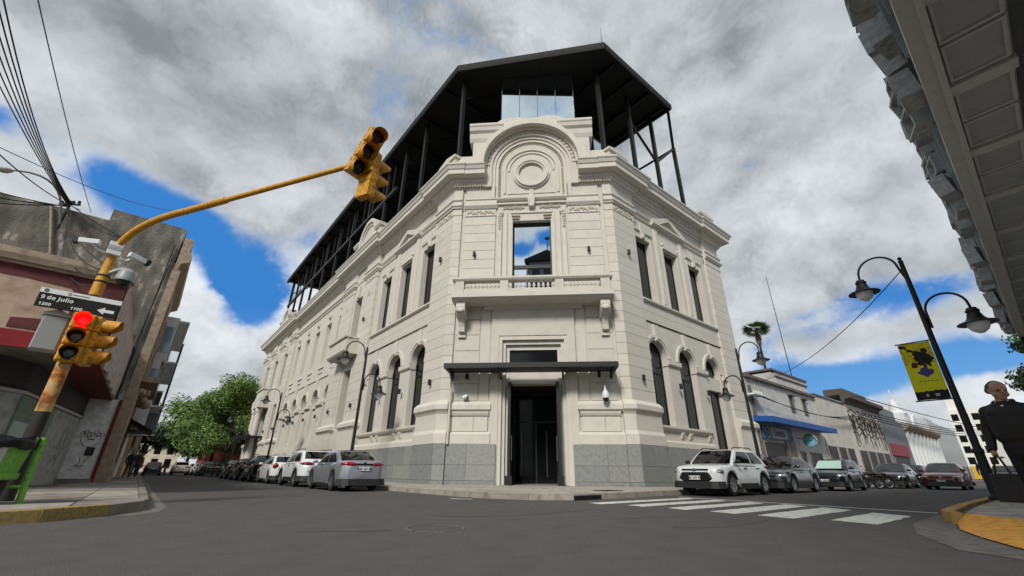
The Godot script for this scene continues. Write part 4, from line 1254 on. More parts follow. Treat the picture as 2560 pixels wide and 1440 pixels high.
	for k in [-1.0, 1.0]:
		for i in 12: bx(c + k * (2.98 + i * 0.16) - 0.05, c + k * (2.98 + i * 0.16) + 0.05, 16.92, 17.12, zc + 0.1, zc + 0.32)
	fin("dentil_band", M.stucco_relief, B)
	# rain pipe in the left angle
	beg(); tube([Vector3(0.58, 1.9, 0.2), Vector3(0.58, 4.6, 0.2)], 0.06); fin("rain_pipe", M.stucco_trim, B)
	X = Transform3D.IDENTITY

func balcony_front(B: Node3D, c: float) -> void:
	X = XC
	var x0 := 0.5; var x1 := 2 * c - 0.5 - 0.02
	var o := 1.15
	beg(); ex([[-0.2, 8.95], [o - 0.35, 8.95], [o - 0.2, 9.0], [o - 0.1, 9.08], [o, 9.1], [o, 9.34], [-0.2, 9.34]], x0, x1); fin("balcony_slab", M.stucco_trim, B)
	beg()
	bx(x0 + 0.15, x1 - 0.15, 9.34, 9.58, o - 0.4, o - 0.1)
	for w in [[x0 + 0.15, x0 + 0.62], [3.05, 3.5], [2 * c - 3.5, 2 * c - 3.05], [x1 - 0.62, x1 - 0.15]]: bv(w[0], w[1], 9.34, 10.06, o - 0.42, o - 0.07, 0.012)
	bx(x0 + 0.2, x0 + 0.5, 9.34, 10.06, -0.1, o - 0.42); bx(x1 - 0.5, x1 - 0.2, 9.34, 10.06, -0.1, o - 0.42)
	fin("balcony_parapet", M.stucco, B)
	beg(); ex([[o - 0.48, 10.06], [o - 0.04, 10.06], [o + 0.02, 10.14], [o + 0.02, 10.24], [o - 0.48, 10.24]], x0, x1); bx(x0 + 0.1, x0 + 0.55, 10.07, 10.23, -0.1, o - 0.48); bx(x1 - 0.55, x1 - 0.1, 10.07, 10.23, -0.1, o - 0.48); fin("balcony_rail", M.stucco_trim, B)
	var bm := Transform3D.IDENTITY
	X = bm
	var mesh := baluster_mesh()
	for w in [[x0 + 0.62, 3.05, 9], [3.5, 2 * c - 3.5, 10], [2 * c - 3.05, x1 - 0.62, 9]]:
		for i in w[2]:
			var x: float = w[0] + (w[1] - w[0]) * (i + 0.5) / w[2]
			inst("baluster", mesh, B, XC * Transform3D(Basis.from_scale(Vector3(1, 0.8, 1)), Vector3(x, 9.58, o - 0.25)))
	# scrolled consoles
	for x in [x0 + 0.45, x1 - 0.45]:
		beg()
		X = XC * Transform3D(Basis(Vector3(0, 0, 1), Vector3(0, 1, 0), Vector3(-1, 0, 0)), Vector3(x, 0, 0))
		pr(PackedVector2Array([Vector2(-0.2, 8.95), Vector2(0.85, 8.95), Vector2(0.9, 8.7), Vector2(0.86, 8.45), Vector2(0.66, 8.25), Vector2(0.5, 8.15), Vector2(-0.2, 8.15)]), -0.24, 0.24, 0.03)
		pr(PackedVector2Array([Vector2(-0.2, 8.149), Vector2(0.5, 8.149), Vector2(0.36, 7.98), Vector2(0.28, 7.75), Vector2(0.24, 7.5), Vector2(0.1, 7.42), Vector2(-0.2, 7.42)]), -0.16, 0.16, 0.03)
		X = XC
		ball(Vector3(x, 8.5, 0.86), Vector3(0.2, 0.14, 0.08), 10)
		X = XC * Transform3D(Basis(Vector3(0, 0, 1), Vector3(0, 1, 0), Vector3(-1, 0, 0)), Vector3(x, 0, 0))
		X = XC
		bv(x - 0.2, x + 0.2, 7.22, 7.42, -0.12, 0.06, 0.02)
		fin("console", M.stucco_trim, B)
	X = Transform3D.IDENTITY

# ---------------------------------------------------------------- black steel pavilion on the roof
func pavilion() -> void:
	var T := thing("roof_pavilion", "black steel roof terrace pavilion on top of the cream corner building", "pavilion", gx(0, 0))
	X = Transform3D.IDENTITY
	var e := V2([[-0.6, 54.3], [-0.6, 6.5], [5.95, -1.25], [14.0, -1.25], [14.0, 9.0], [9.0, 13.0], [9.0, 54.3]])
	beg(); pv(e, 26.95, 27.2); fin("roof", M.roof_black, T)
	beg()
	sw([Vector2(-0.6, -54.3), Vector2(-0.6, -6.5), Vector2(5.95, 1.25), Vector2(14.0, 1.25), Vector2(14.0, -9.0)], [[-0.12, 26.75], [0.06, 26.75], [0.1, 26.95], [0.1, 27.3], [-0.12, 27.3]])
	fin("fascia", M.roof_black, T)
	# dark core set back under the roof
	beg(); pv(V2([[4.5, 54], [4.5, 9.5], [8.8, 4.5], [12.5, 4.5], [12.5, 9.0], [8.9, 13.0], [8.9, 54]]), 18.2, 26.95); fin("core_wall", M.roof_black, T)
	for b in [6.9, 12.4, 15.9, 19.4, 23.5, 28.0, 32.5, 37.0, 41.5, 46.0, 50.0, 53.8]:
		beg(); bx(0.1, 0.34, 18.3, 26.8, -b - 0.12, -b + 0.12); fin("column", M.steel, T)
		beg(); tube([Vector3(0.2, 25.0, -b), Vector3(2.6, 26.9, -b)], 0.07, -1, 6); fin("brace", M.steel, T)
	for a in [6.9, 10.4, 13.4, 16.5]:
		beg(); bx(a - 0.12, a + 0.12, 18.3, 26.8 if a < 14 else 25.4, -0.35, -0.11); fin("column", M.steel, T)
	# joists under the roof
	for i in 14:
		var b := 8.5 + i * 3.4
		beg(); bx(-0.4, 4.5, 26.65, 26.94, -b - 0.06, -b + 0.06); fin("joist", M.black_metal, T)
	for i in 4:
		var a := 7.4 + i * 2.0
		beg(); bx(a - 0.06, a + 0.06, 26.65, 26.94, -4.4, 1.0); fin("joist", M.black_metal, T)
	# lower edge beam along the left front
	beg(); bx(0.05, 0.3, 23.0, 23.3, -54.2, -17.0); fin("edge_beam", M.steel, T)
	for i in 16:
		beg(); bx(0.1, 0.2, 23.3, 26.8, -18.0 - i * 2.3, -17.9 - i * 2.3); fin("louvre_post", M.steel, T)
	# open frame at the right-hand end
	beg()
	tube([Vector3(13.9, 26.9, 1.1), Vector3(16.5, 25.4, -0.23)], 0.11, -1, 6)
	tube([Vector3(16.5, 25.3, -0.23), Vector3(13.4, 22.2, -0.23)], 0.1, -1, 6)
	tube([Vector3(10.4, 24.4, -0.23), Vector3(13.4, 22.2, -0.23)], 0.1, -1, 6)
	tube([Vector3(16.5, 25.3, -0.23), Vector3(16.5, 25.3, -4.0)], 0.1, -1, 6)
	fin("end_frame", M.steel, T)
	beg(); bx(16.4, 16.6, 18.3, 25.3, -4.1, -3.9); fin("column", M.steel, T)
	# rods
	for w in [[5.9, -1.2, 1.6], [-0.5, 13.5, 1.6], [13.9, -1.2, 1.2]]:
		beg(); tube([Vector3(w[0], 27.2, -w[1]), Vector3(w[0], 27.2 + w[2], -w[1])], 0.025, 0.012, 5); fin("lightning_rod", M.steel, T)
	# glass front over the arch
	var gw := group_node("glass_front", T)
	for i in 4:
		var x0 := 2.72 + i * 1.25
		beg(); X = XC; bx(x0 + 0.02, x0 + 1.23, 18.4, 26.9, -0.46, -0.43); X = Transform3D.IDENTITY; fin("pane", M.mirror, gw)
	beg(); X = XC
	for i in 5: bx(2.7 + i * 1.25, 2.74 + i * 1.25, 18.4, 26.9, -0.48, -0.4)
	X = Transform3D.IDENTITY
	fin("mullion", M.black_metal, gw)
	beg(); X = XC; bx(2.7, 7.75, 18.4, 26.9, -1.9, -0.5); X = Transform3D.IDENTITY; fin("glazed_box", M.roof_black, T)
	for i in 5:
		beg(); bx(7.3 + i * 1.35, 8.6 + i * 1.35, 18.9, 21.6, -1.3, -1.27); fin("glass_screen", M.screen_glass, T)
	beg(); bx(7.2, 14.1, 21.6, 21.68, -1.33, -1.24); fin("screen_rail", M.steel, T)

# ---------------------------------------------------------------- buildings of the left-hand street
func left_side() -> void:
	# low shop with projecting upper floor
	var A := thing("shuttered_shop", "shuttered corner shop with beige and maroon projecting upper storey and red soffit", "shop", gx(-12.5, 4.0))
	X = Transform3D.IDENTITY   # local: x = a + 12.5, z = -(b - 4)
	beg(); bx(-14, 0, 3.72, 6.0, -10.0, 0); fin("upper_storey", M.shop_beige, A)
	beg(); bx(-14, 0.02, 3.5, 3.72, -9.98, 0.02); fin("soffit", M.shop_soffit, A)
	beg(); bx(-0.9, 0.015, 3.46, 3.5, -9.98, 0.0); fin("red_soffit_strip", M.shop_red_dark, A)
	# front band, painted maroon with a beige field left bare
	beg()
	pr(PackedVector2Array([Vector2(-14, 5.42), Vector2(-14, 5.78), Vector2(0.0, 5.78), Vector2(0.0, 4.05), Vector2(-1.9, 4.05), Vector2(-1.9, 4.3), Vector2(-0.95, 4.42), Vector2(-0.95, 5.0), Vector2(-1.1, 5.35), Vector2(-2.0, 5.42)]), 0.003, 0.02)
	pr(PackedVector2Array([Vector2(-1.95, 4.05), Vector2(-1.95, 4.3), Vector2(-1.5, 4.36), Vector2(-1.5, 4.05)]), 0.0035, 0.018)
	fin("painted_band", M.shop_maroon, A)
	beg(); bx(-14, -0.8, 3.55, 3.98, 0.003, 0.06); fin("red_band", M.shop_red, A)
	beg(); ex([[-0.1, 5.8], [0.18, 5.8], [0.24, 5.95], [0.24, 6.12], [-0.1, 6.12]], -14, 0.12); fin("gutter", M.ruin_b, A)
	beg(); ex([[-0.1, 5.72], [0.1, 5.72], [0.1, 5.8], [-0.1, 5.8]], -14, 0.05); fin("trim", M.shop_beige, A)
	# side face of the projection, hung with grey sheet
	beg()
	var rows := []
	for i in 9:
		var r := []
		for j in 25:
			r.append(Vector3(0.03 + 0.03 * sin(j * 1.3 + i * 0.6) * (1.0 - i / 10.0), 3.55 + i * 0.27, -j * 0.41))
		rows.append(r)
	grid(rows)
	fin("side_sheet", M.shop_sheet, A)
	# ground floor: back walls under the soffit
	beg()
	pv(PackedVector2Array([Vector2(-14, -1.2), Vector2(-2.1, -1.0), Vector2(-1.45, -2.0), Vector2(-0.75, -9.6), Vector2(-0.75, -9.9), Vector2(-14, -9.9)]), 0.12, 3.5)
	fin("ground_floor_wall", M.shop_grey, A)
	beg()
	sw([Vector2(-14, -1.19), Vector2(-2.1, -0.99), Vector2(-1.45, -1.99), Vector2(-0.75, -9.6)], [[0.0, 2.7], [0.05, 2.7], [0.07, 2.75], [0.02, 2.8], [0.02, 3.49], [0.0, 3.49]])
	fin("shutter_box", M.shop_dark, A)
	beg(); sw([Vector2(-14, -1.19), Vector2(-2.1, -0.99), Vector2(-1.45, -1.99), Vector2(-0.75, -9.6)], [[0.0, 2.62], [0.09, 2.62], [0.09, 2.7], [0.0, 2.7]]); fin("light_trim", M.shop_trim, A)
	beg(); pv(PackedVector2Array([Vector2(-1.44, -2.02), Vector2(-1.39, -2.02), Vector2(-1.08, -5.6), Vector2(-1.13, -5.6)]), 0.15, 2.6); fin("green_panel", M.shop_green, A)
	beg(); pv(PackedVector2Array([Vector2(-1.42, -2.02), Vector2(-1.36, -2.02), Vector2(-1.22, -3.6), Vector2(-1.28, -3.6)]), 0.15, 1.9); fin("pale_panel", M.shop_pale, A)
	beg(); bx(-4.6, -2.95, 0.2, 1.9, -1.1, -0.99); fin("pale_panel", M.shop_pale, A)
	# end wall with line drawing
	beg(); bx(-0.78, 0.25, 0.12, 3.5, -9.95, -9.62); fin("mural_wall", M.shop_white, A)
	beg(); bx(0.25, 0.36, 0.12, 3.5, -9.9, -9.55); fin("red_edge", M.shop_red_dark, A)
	var ink = M.plate_ink
	var mw := group_node("line_drawing", A)
	X = Transform3D(Basis.from_scale(Vector3(1.15, 1.12, 1)), Vector3(-0.2, 1.98, -9.61))
	var face := []
	for i in 15:
		var t := PI + PI * i / 14.0
		face.append(Vector3(cos(t) * 0.28, sin(t) * 0.36 - 0.05, 0))
	beg(); tube(face, 0.007, -1, 4)
	for i in 7:
		var cc := Vector2(-0.26 + i * 0.088, 0.06 + 0.05 * sin(i * 2.0))
		var lp := []
		for k in 9: lp.append(Vector3(cc.x + cos(k * TAU / 8) * 0.065, cc.y + sin(k * TAU / 8) * 0.07, 0))
		tube(lp, 0.006, -1, 4)
	fin("outline", ink, mw)
	beg(); bx(-0.09, 0.1, -0.155, -0.125, -0.004, 0.004); tube([Vector3(-0.17, -0.03, 0), Vector3(-0.08, -0.06, 0)], 0.006, -1, 4); tube([Vector3(0.1, -0.06, 0), Vector3(0.18, -0.02, 0)], 0.006, -1, 4); fin("features", ink, mw)
	beg(); bx(-0.02, 0.22, -0.72, -0.42, -0.004, 0.004); fin("black_square", ink, mw)
	beg(); tube([Vector3(-0.1, -0.75, 0), Vector3(-0.06, -0.95, 0), Vector3(-0.14, -1.1, 0), Vector3(0.02, -1.12, 0), Vector3(0.05, -0.9, 0), Vector3(0.12, -0.8, 0)], 0.007, -1, 4); tube([Vector3(-0.2, -1.05, 0), Vector3(0.15, -1.07, 0)], 0.005, -1, 4); fin("outline", ink, mw)
	# a fainter drawing on the grey side wall
	X = Transform3D(Basis(Vector3(-0.09, 0, 1).normalized(), Vector3.UP, Vector3(1, 0, 0.09).normalized() * -1.0), Vector3(-0.87, 1.75, -8.0))
	var fd := []
	for i in 17: fd.append(Vector3(cos(i * TAU / 16) * 0.35 + 0.05 * sin(i * 3.0), sin(i * TAU / 16) * 0.42, -0.02))
	beg(); tube(fd, 0.008, -1, 4); tube([Vector3(-0.15, -0.1, -0.02), Vector3(0.15, -0.12, -0.02)], 0.01, -1, 4); tube([Vector3(-0.2, -0.5, -0.02), Vector3(0.0, -0.8, -0.02), Vector3(0.3, -0.6, -0.02), Vector3(0.5, -0.9, -0.02)], 0.008, -1, 4); fin("faint_outline", M.sign_grey, mw)
	X = Transform3D.IDENTITY
	beg(); bx(-1.3, 0.3, 0.12, 0.3, -9.62, -9.3); fin("step", M.concrete_c, A)
	# old weathered building with blind side wall
	var Bd := thing("weathered_building", "tall weathered grey building with stained blind side wall and crumbling cornice", "building", gx(-12.15, 14.0))
	beg(); bx(-14, -0.02, 0.1, 11.85, -9.5, 0); fin("side_wall", M.ruin, Bd)
	beg(); bx(-3.0, 0.0, 11.85, 12.6, -4.0, -0.01); bx(-5.6, -3.0, 11.85, 11.95, -3.0, -0.012); fin("parapet", M.ruin, Bd)
	beg()
	bx(-0.3, 0.06, 0.1, 10.6, -9.5, -0.06)
	bx(0.0, 0.42, 0.1, 4.0, -0.9, 0.06); bx(0.0, 0.34, 4.0, 10.2, -0.9, 0.04); bx(0.0, 0.5, 0.1, 0.9, -1.0, 0.1); bx(0.0, 0.3, 0.1, 9.6, -5.2, -4.4); bx(0.0, 0.3, 0.1, 9.6, -9.4, -8.6)
	for y in [0.9, 4.1, 4.5]: bx(0.0, 0.24, y, y + 0.14, -9.5, 0.05)
	fin("front_wall", M.ruin_b, Bd)
	beg(); sw([Vector2(0.05, 0.05), Vector2(0.05, -9.6)], [[-0.1, 10.2], [-0.1, 11.0], [0.0, 11.0]].slice(0, 0) + [[0.0, 10.2], [-0.02, 12.2], [0.3, 12.2]].slice(0, 0) + [[0.0, 10.2], [0.12, 10.2], [0.2, 10.6], [0.5, 10.75], [0.55, 11.2], [0.4, 11.3], [0.4, 12.1], [0.0, 12.1]]); fin("cornice", M.ruin_b, Bd)
	for w in [[5.5, 8.4, -3.6, -1.7], [5.5, 8.4, -7.8, -5.9], [0.2, 3.4, -3.8, -1.5], [0.2, 3.4, -7.9, -5.8]]:
		beg(); bx(0.06, 0.16, w[0], w[1], w[2], w[3]); fin("window", M.shop_dark, Bd)
	beg(); bx(0.0, 1.0, 4.6, 4.85, -8.4, -1.0); for i in 14: bx(0.86, 0.96, 4.85, 5.6, -8.3 + i * 0.53, -8.2 + i * 0.53)
	bx(0.84, 0.98, 5.6, 5.72, -8.4, -1.0)
	fin("balcony", M.ruin_b, Bd)
	for i in 7:
		rng.seed = 90 + i
		beg(); ball(Vector3(0.35 + rng.randf() * 0.4, 4.3 - rng.randf() * 0.5, -1.4 - i * 0.9), Vector3(0.3, 0.22, 0.4), 7)
		fin("crumbled_corbel", M.ruin_b, Bd)
	# conduits on the blind wall
	beg(); tube([Vector3(-5.0, 11.9, 0.12), Vector3(-4.6, 10.6, 0.12), Vector3(-4.3, 9.6, 0.12), Vector3(-4.9, 8.4, 0.12)], 0.06, -1, 6); tube([Vector3(-0.6, 4.0, 0.06), Vector3(-0.55, 6.6, 0.06), Vector3(-1.0, 6.9, 0.06), Vector3(-1.2, 6.3, 0.06)], 0.035, -1, 6); fin("conduit", M.ruin_b, Bd)
	beg(); tube([Vector3(-0.25, 0.5, 0.1), Vector3(-0.25, 11.5, 0.1)], 0.03, -1, 6); tube([Vector3(-0.45, 2.0, 0.08), Vector3(-0.15, 11.0, 0.08)], 0.02, -1, 5); fin("loose_cable", M.cable, Bd)
	# white modern building beyond
	var C := thing("white_office_building", "white rendered office building with glazed corner on left street", "building", gx(-11.25, 24.0))
	beg(); bx(-9, 0, 3.1, 10.4, -10.5, 0); bx(-9, -0.75, 0.1, 3.1, -10.5, -0.02); fin("body", M.white_wall, C)
	for k in 2:
		beg(); bx(-0.95, -0.1, 5.0 + k * 2.9, 6.8 + k * 2.9, 0.003, 0.04); fin("side_pane", M.glass_pale, C)
	for i in range(1, 3):
		for j in 4:
			var w := group_node("window", C)
			beg(); bx(0.0, 0.04, 1.9 + i * 2.9, 4.2 + i * 2.9, -2.4 - j * 2.5, -0.4 - j * 2.5); fin("frame", M.steel, w)
			beg(); bx(0.03, 0.06, 2.0 + i * 2.9, 4.1 + i * 2.9, -2.3 - j * 2.5, -0.5 - j * 2.5); fin("pane", M.glass_pale, w)
	for i in 3:
		beg(); bx(0.0, 0.6, 4.4 + i * 2.9, 4.5 + i * 2.9, -10.4, -0.2); fin("ledge", M.white_wall, C)
	beg(); tube([Vector3(0.65, 2.8, -10.2), Vector3(0.65, 10.9, -10.2)], 0.09, -1, 6); fin("mullion", M.steel, C)
	beg(); bx(-3, 0.5, 10.4, 11.0, -10.4, -6.0); fin("roof_box", M.glass_pale, C)
	var D := thing("ochre_building", "pale ochre block behind the white office on left street", "building", gx(-11.8, 36.0))
	beg(); bx(-9, 0, 0.1, 9.6, -14, 0); fin("body", M.ochre_wall, D)
	for j in 5:
		for i in 2:
			beg(); bx(0.0, 0.05, 1.2 + i * 4.0, 3.6 + i * 4.0, -2.4 - j * 2.6, -1.1 - j * 2.6); fin("window", M.glass_dark, D)
	beg(); bx(-9, 0.5, 9.6, 9.85, -14.2, 0.2); fin("cornice", M.ochre_wall, D)
	var D2 := thing("brick_building", "low grey building near the end of the left street", "building", gx(-11.6, 52.0))
	beg(); bx(-9, 0, 0.1, 6.0, -40, 0); fin("body", M.ruin_b, D2)
	for j in 9:
		beg(); bx(0.0, 0.05, 0.3, 2.8, -3.4 - j * 4.2, -1.1 - j * 4.2); fin("shopfront", M.glass_dark, D2)
	# dark shop sign boxes over the pavement
	var s1 := thing("box_sign", "large grey box sign jutting over the left pavement", "sign", gx(-11.35, 27.0, 2.9))
	beg(); bv(-0.75, 0.75, 0, 1.35, -0.15, 0.15, 0.03); fin("panel", M.sign_grey, s1)
	beg(); bx(-0.8, 0.8, -0.12, -0.04, -0.18, 0.18); fin("tray", M.white, s1)
	beg(); tube([Vector3(-0.8, 1.0, 0), Vector3(-0.2, 1.0, 0)], 0.03, -1, 6); fin("arm", M.steel, s1)
	var s2 := thing("box_sign", "small dark blade sign above the left pavement", "sign", gx(-11.35, 31.0, 4.6))
	beg(); bv(-0.5, 0.5, 0, 1.6, -0.1, 0.1, 0.02); fin("panel", M.shop_dark, s2)
	beg(); bx(-0.5, 0.5, 1.6, 1.72, -0.12, 0.12); fin("cap", M.white, s2)
	var aw := thing("shop_awning", "dark shop awning over the shaded left pavement", "awning", gx(-11.9, 20.0, 2.6))
	beg(); ex([[0, 0.5], [0.0, 0.6], [0.0, 0.62]], 0, 0.01); q(Vector3(0, 0.7, 0), Vector3(1.15, 0.1, 0), Vector3(1.15, 0.1, -6), Vector3(0, 0.7, -6)); q(Vector3(1.15, 0.1, 0), Vector3(1.15, -0.15, 0), Vector3(1.15, -0.15, -6), Vector3(1.15, 0.1, -6)); fin("cloth", M.shop_dark, aw)
	beg(); for z in [0.0, -3.0, -6.0]: tube([Vector3(0, 0.0, z), Vector3(1.15, 0.08, z)], 0.02, -1, 5)
	fin("arm", M.steel, aw)
	# far end of the left street
	var E1 := thing("end_building", "sunlit cream buildings closing the far end of left street", "building", gx(-8.5, 150.0))
	beg(); bx(-22, 6, 0, 8.0, -8, 0); bx(-3, 3, 8.0, 10.0, -6, 0); fin("body", M.cream_wall, E1)
	for i in 2:
		for j in 9:
			beg(); bx(-21 + j * 3.0, -19.5 + j * 3.0, 1.0 + i * 3.6, 3.4 + i * 3.6, 0.0, 0.05); fin("window", M.glass_dark, E1)
	var E2 := thing("red_wall_building", "low red brick wall building beneath the street trees", "building", gx(-1.5, 92.0))
	beg(); bx(0, 12, 0, 4.6, -14, 0); fin("body", M.brick_red, E2)
	beg(); bx(-0.1, 12, 4.6, 4.9, -14, 0.1); fin("coping", M.concrete, E2)
	beg(); bx(2, 4, 0.1, 2.6, 0.0, 0.05); fin("door", M.shop_dark, E2)

# ---------------------------------------------------------------- buildings of the right-hand street
func opening(parent: Node, called: String, x0: float, x1: float, y0: float, y1: float) -> void:
	var w := group_node(called, parent)
	beg(); bx(x0, x0 + 0.08, y0, y1, 0.003, 0.07); bx(x1 - 0.08, x1, y0, y1, 0.003, 0.07); bx(x0 + 0.08, x1 - 0.08, y1 - 0.08, y1, 0.003, 0.07); fin("frame", M.concrete_c, w)
	beg(); bx(x0 + 0.08, x1 - 0.08, y0, y1 - 0.08, 0.003, 0.03); fin("pane", M.shop_pane, w)

func right_side() -> void:
	X = Transform3D.IDENTITY
	var b1 := thing("grey_shop_building", "grey two storey shop with long blue awning beside the corner building", "building", gx(20.0, 0.0))
	beg(); bx(0.05, 13.6, 0.1, 7.0, -14, 0); fin("body", M.grey_wall, b1)
	beg(); bx(0.05, 13.7, 6.95, 7.15, -0.3, 0.22); fin("cornice", M.concrete_dark, b1)
	beg(); bx(6.2, 13.1, 7.15, 8.25, -2.2, -0.1); bx(5.6, 6.2, 7.15, 8.1, -2.2, -0.12); fin("parapet", M.grey_wall, b1)
	beg(); bx(5.5, 13.2, 8.25, 8.4, -2.3, 0.0); bx(6.15, 13.12, 7.85, 7.93, -0.1, 0.0); fin("coping", M.concrete_dark, b1)
	beg(); bx(1.0, 5.6, 7.15, 8.0, -8.0, -1.6); fin("roof_block", M.concrete_dark, b1)
	for x in [7.7, 10.5]:
		var w := group_node("window", b1)
		beg(); bx(x, x + 0.95, 5.2, 6.5, 0.003, 0.02); fin("pane", M.glass_dark, w)
		beg(); bx(x - 0.1, x + 1.05, 6.5, 6.6, 0.003, 0.22); bx(x, x + 0.06, 5.2, 6.5, 0.02, 0.08); bx(x + 0.42, x + 0.5, 5.2, 6.5, 0.02, 0.08); fin("frame", M.concrete_dark, w)
	beg(); ex([[0.0, 4.0], [1.25, 3.86], [1.25, 4.22], [0.0, 4.36]], 0.25, 13.0); fin("awning", M.blue_awning, b1)
	beg(); bx(0.9, 6.1, 2.95, 3.82, 0.003, 0.16); fin("sign_board", M.sign_blue, b1)
	beg(); bx(2.3, 5.1, 3.02, 3.74, 0.16, 0.18); fin("sign_field", M.sign_grey2, b1)
	var em := group_node("emblem", b1)
	beg(); X = Transform3D(Basis.IDENTITY, Vector3(1.65, 3.38, 0.17)); ring(0, 0, 0.31, 0.37, 0, 0.04, 0, TAU, 20); fin("emblem_ring", M.sign_grey2, em)
	beg(); tube([Vector3(-0.2, 0.2, 0.02), Vector3(0.16, -0.22, 0.02)], 0.05, -1, 5); tube([Vector3(0.2, 0.2, 0.02), Vector3(-0.12, -0.22, 0.02)], 0.05, -1, 5); X = Transform3D.IDENTITY; fin("emblem_cross", M.sign_grey2, em)
	word("lettering", "Centro", 0.42, 0.02, M.plate_ink, b1, Transform3D(Basis.IDENTITY, Vector3(3.6, 3.38, 0.19)), "Droid Serif")
	opening(b1, "shopfront", 1.0, 4.6, 0.15, 2.8); opening(b1, "door", 7.3, 8.3, 0.15, 2.35); opening(b1, "shopfront", 9.3, 11.9, 0.15, 2.35)
	beg(); bx(4.75, 5.2, 0.12, 3.0, 0.003, 0.12); bx(5.6, 6.6, 0.3, 2.9, 0.003, 0.05); fin("pilaster", M.concrete_c, b1)
	var ov := thing("oval_sign", "small pale blue oval sign on an arm below blue awning", "sign", gx(27.6, -0.75, 3.1))
	beg(); X = Transform3D(Basis(Vector3.UP, PI / 2), Vector3.ZERO); ring(0, 0, 0.0, 0.42, -0.05, 0.05, 0, TAU, 22); X = Transform3D.IDENTITY; fin("disc", M.sign_cyan, ov)
	beg(); X = Transform3D(Basis(Vector3.UP, PI / 2), Vector3.ZERO); ring(0, 0, 0.42, 0.47, -0.06, 0.06, 0, TAU, 22); ring(0, 0, 0.0, 0.3, -0.055, 0.055, 0.4, PI - 0.4, 10); X = Transform3D.IDENTITY; fin("border", M.white, ov)
	beg(); tube([Vector3(0, 0.15, -0.75), Vector3(0, 0.15, -0.4)], 0.03, -1, 6); fin("arm", M.steel, ov)
	# service conduits and bracket on the near edge
	var pc := thing("service_conduit", "bundle of grey service conduits at edge of grey shop wall", "conduit", gx(20.35, -0.12))
	beg(); for i in 3: tube([Vector3(i * 0.12, 0.15, 0), Vector3(i * 0.12, 4.6 + i * 0.5, 0), Vector3(i * 0.14 - 0.1, 6.4, 0.02)], 0.04, -1, 6)
	fin("pipe", M.concrete_dark, pc)
	beg(); bx(-0.2, 0.3, 1.0, 1.6, -0.1, 0.08); fin("meter_box", M.concrete_c, pc)
	beg(); bx(-0.6, 1.0, 5.65, 5.75, -0.05, 0.55); for i in 4: ball(Vector3(-0.4 + i * 0.4, 5.85, 0.4), Vector3(0.06, 0.1, 0.06), 6)
	fin("insulator_bracket", M.white, pc)
	var b2 := thing("plain_building", "plain beige grey building with dark ground floor openings between posts", "building", gx(33.65, 0.0))
	beg(); bx(0, 8.5, 0.1, 7.25, -14, 0.05); fin("body", M.beige_wall, b2)
	beg(); bx(-0.05, 8.5, 7.25, 7.36, -0.4, 0.15); fin("coping", M.concrete_dark, b2)
	X = Transform3D(Basis.IDENTITY, Vector3(0, 0, 0.05))
	for i in 3: opening(b2, "shopfront", 0.4 + i * 2.5, 2.5 + i * 2.5, 0.15, 3.05)
	X = Transform3D.IDENTITY
	var b3 := thing("vine_building", "old beige building with broken dark cornice and dead vines on its wall", "building", gx(42.25, 0.0))
	beg(); bx(0, 12.6, 0.1, 7.6, -14, 0.1); fin("body", M.beige_wall, b3)
	beg(); ex([[0, 7.4], [0.25, 7.4], [0.35, 7.7], [0.8, 7.85], [0.85, 8.2], [0.6, 8.3], [0, 8.4]], -0.2, 12.8); bx(0.5, 9.0, 8.3, 8.9, -1.5, 0.2); fin("cornice", M.cornice_dark, b3)
	X = Transform3D(Basis.IDENTITY, Vector3(0, 0, 0.1))
	for i in 4: opening(b3, "shopfront", 0.4 + i * 3.0, 3.0 + i * 3.0, 0.15, 3.0)
	X = Transform3D.IDENTITY
	rng.seed = 5
	beg()
	for i in 16:
		var p := Vector3(0.4 + i * 0.75, 6.9 - rng.randf(), 0.14)
		var pts := [p]
		for k in 7:
			p += Vector3(rng.randf_range(-0.35, 0.35), rng.randf_range(-0.75, -0.1), 0)
			pts.append(Vector3(clampf(p.x, 0.1, 12.4), maxf(p.y, 3.3), 0.13 + rng.randf() * 0.05))
		tube(pts, 0.05, 0.02, 4)
	for k in 5:
		var pts := []
		for i in 20: pts.append(Vector3(0.3 + i * 0.63, 4.6 + k * 0.55 + 0.18 * sin(i * 1.7 + k), 0.15))
		tube(pts, 0.035, 0.03, 4)
	var vn := fin("dead_vines", M.bark, b3)
	vn.set_meta("kind", "stuff")
	var b4 := thing("slate_building", "dark grey building with stepped top and faded red fascia", "building", gx(55.0, 0.0))
	beg(); bx(0, 8.7, 0.1, 8.4, -14, 0.1); bx(8.7, 12.0, 0.1, 7.2, -14, 0.1); fin("body", M.slate_wall, b4)
	beg(); bx(1.0, 9.0, 2.9, 4.2, 0.1, 0.35); fin("red_fascia", M.red_fascia, b4)
	X = Transform3D(Basis.IDENTITY, Vector3(0, 0, 0.1)); opening(b4, "shopfront", 1.2, 8.8, 0.15, 2.8); X = Transform3D.IDENTITY
	var b5 := thing("white_ornate_building", "white ornate building with slender columns and a small spire", "building", gx(67.0, 0.0))
	beg(); bx(0, 23, 0.1, 7.0, -14, 0); fin("body", M.white_wall, b5)
	beg(); ex([[0, 6.2], [0.6, 6.6], [0.8, 6.9], [0.8, 7.2], [0, 7.3]], -0.3, 23.3); fin("cornice", M.ruin_b, b5)
	for i in 9:
		beg(); bx(0.3 + i * 2.7, 0.9 + i * 2.7, 0.1, 6.2, 0.0, 0.35); fin("column", M.white, b5)
	for i in 8:
		beg(); bx(1.2 + i * 2.7, 2.7 + i * 2.7, 0.3, 5.0, 0.003, 0.04); fin("window", M.glass_dark, b5)
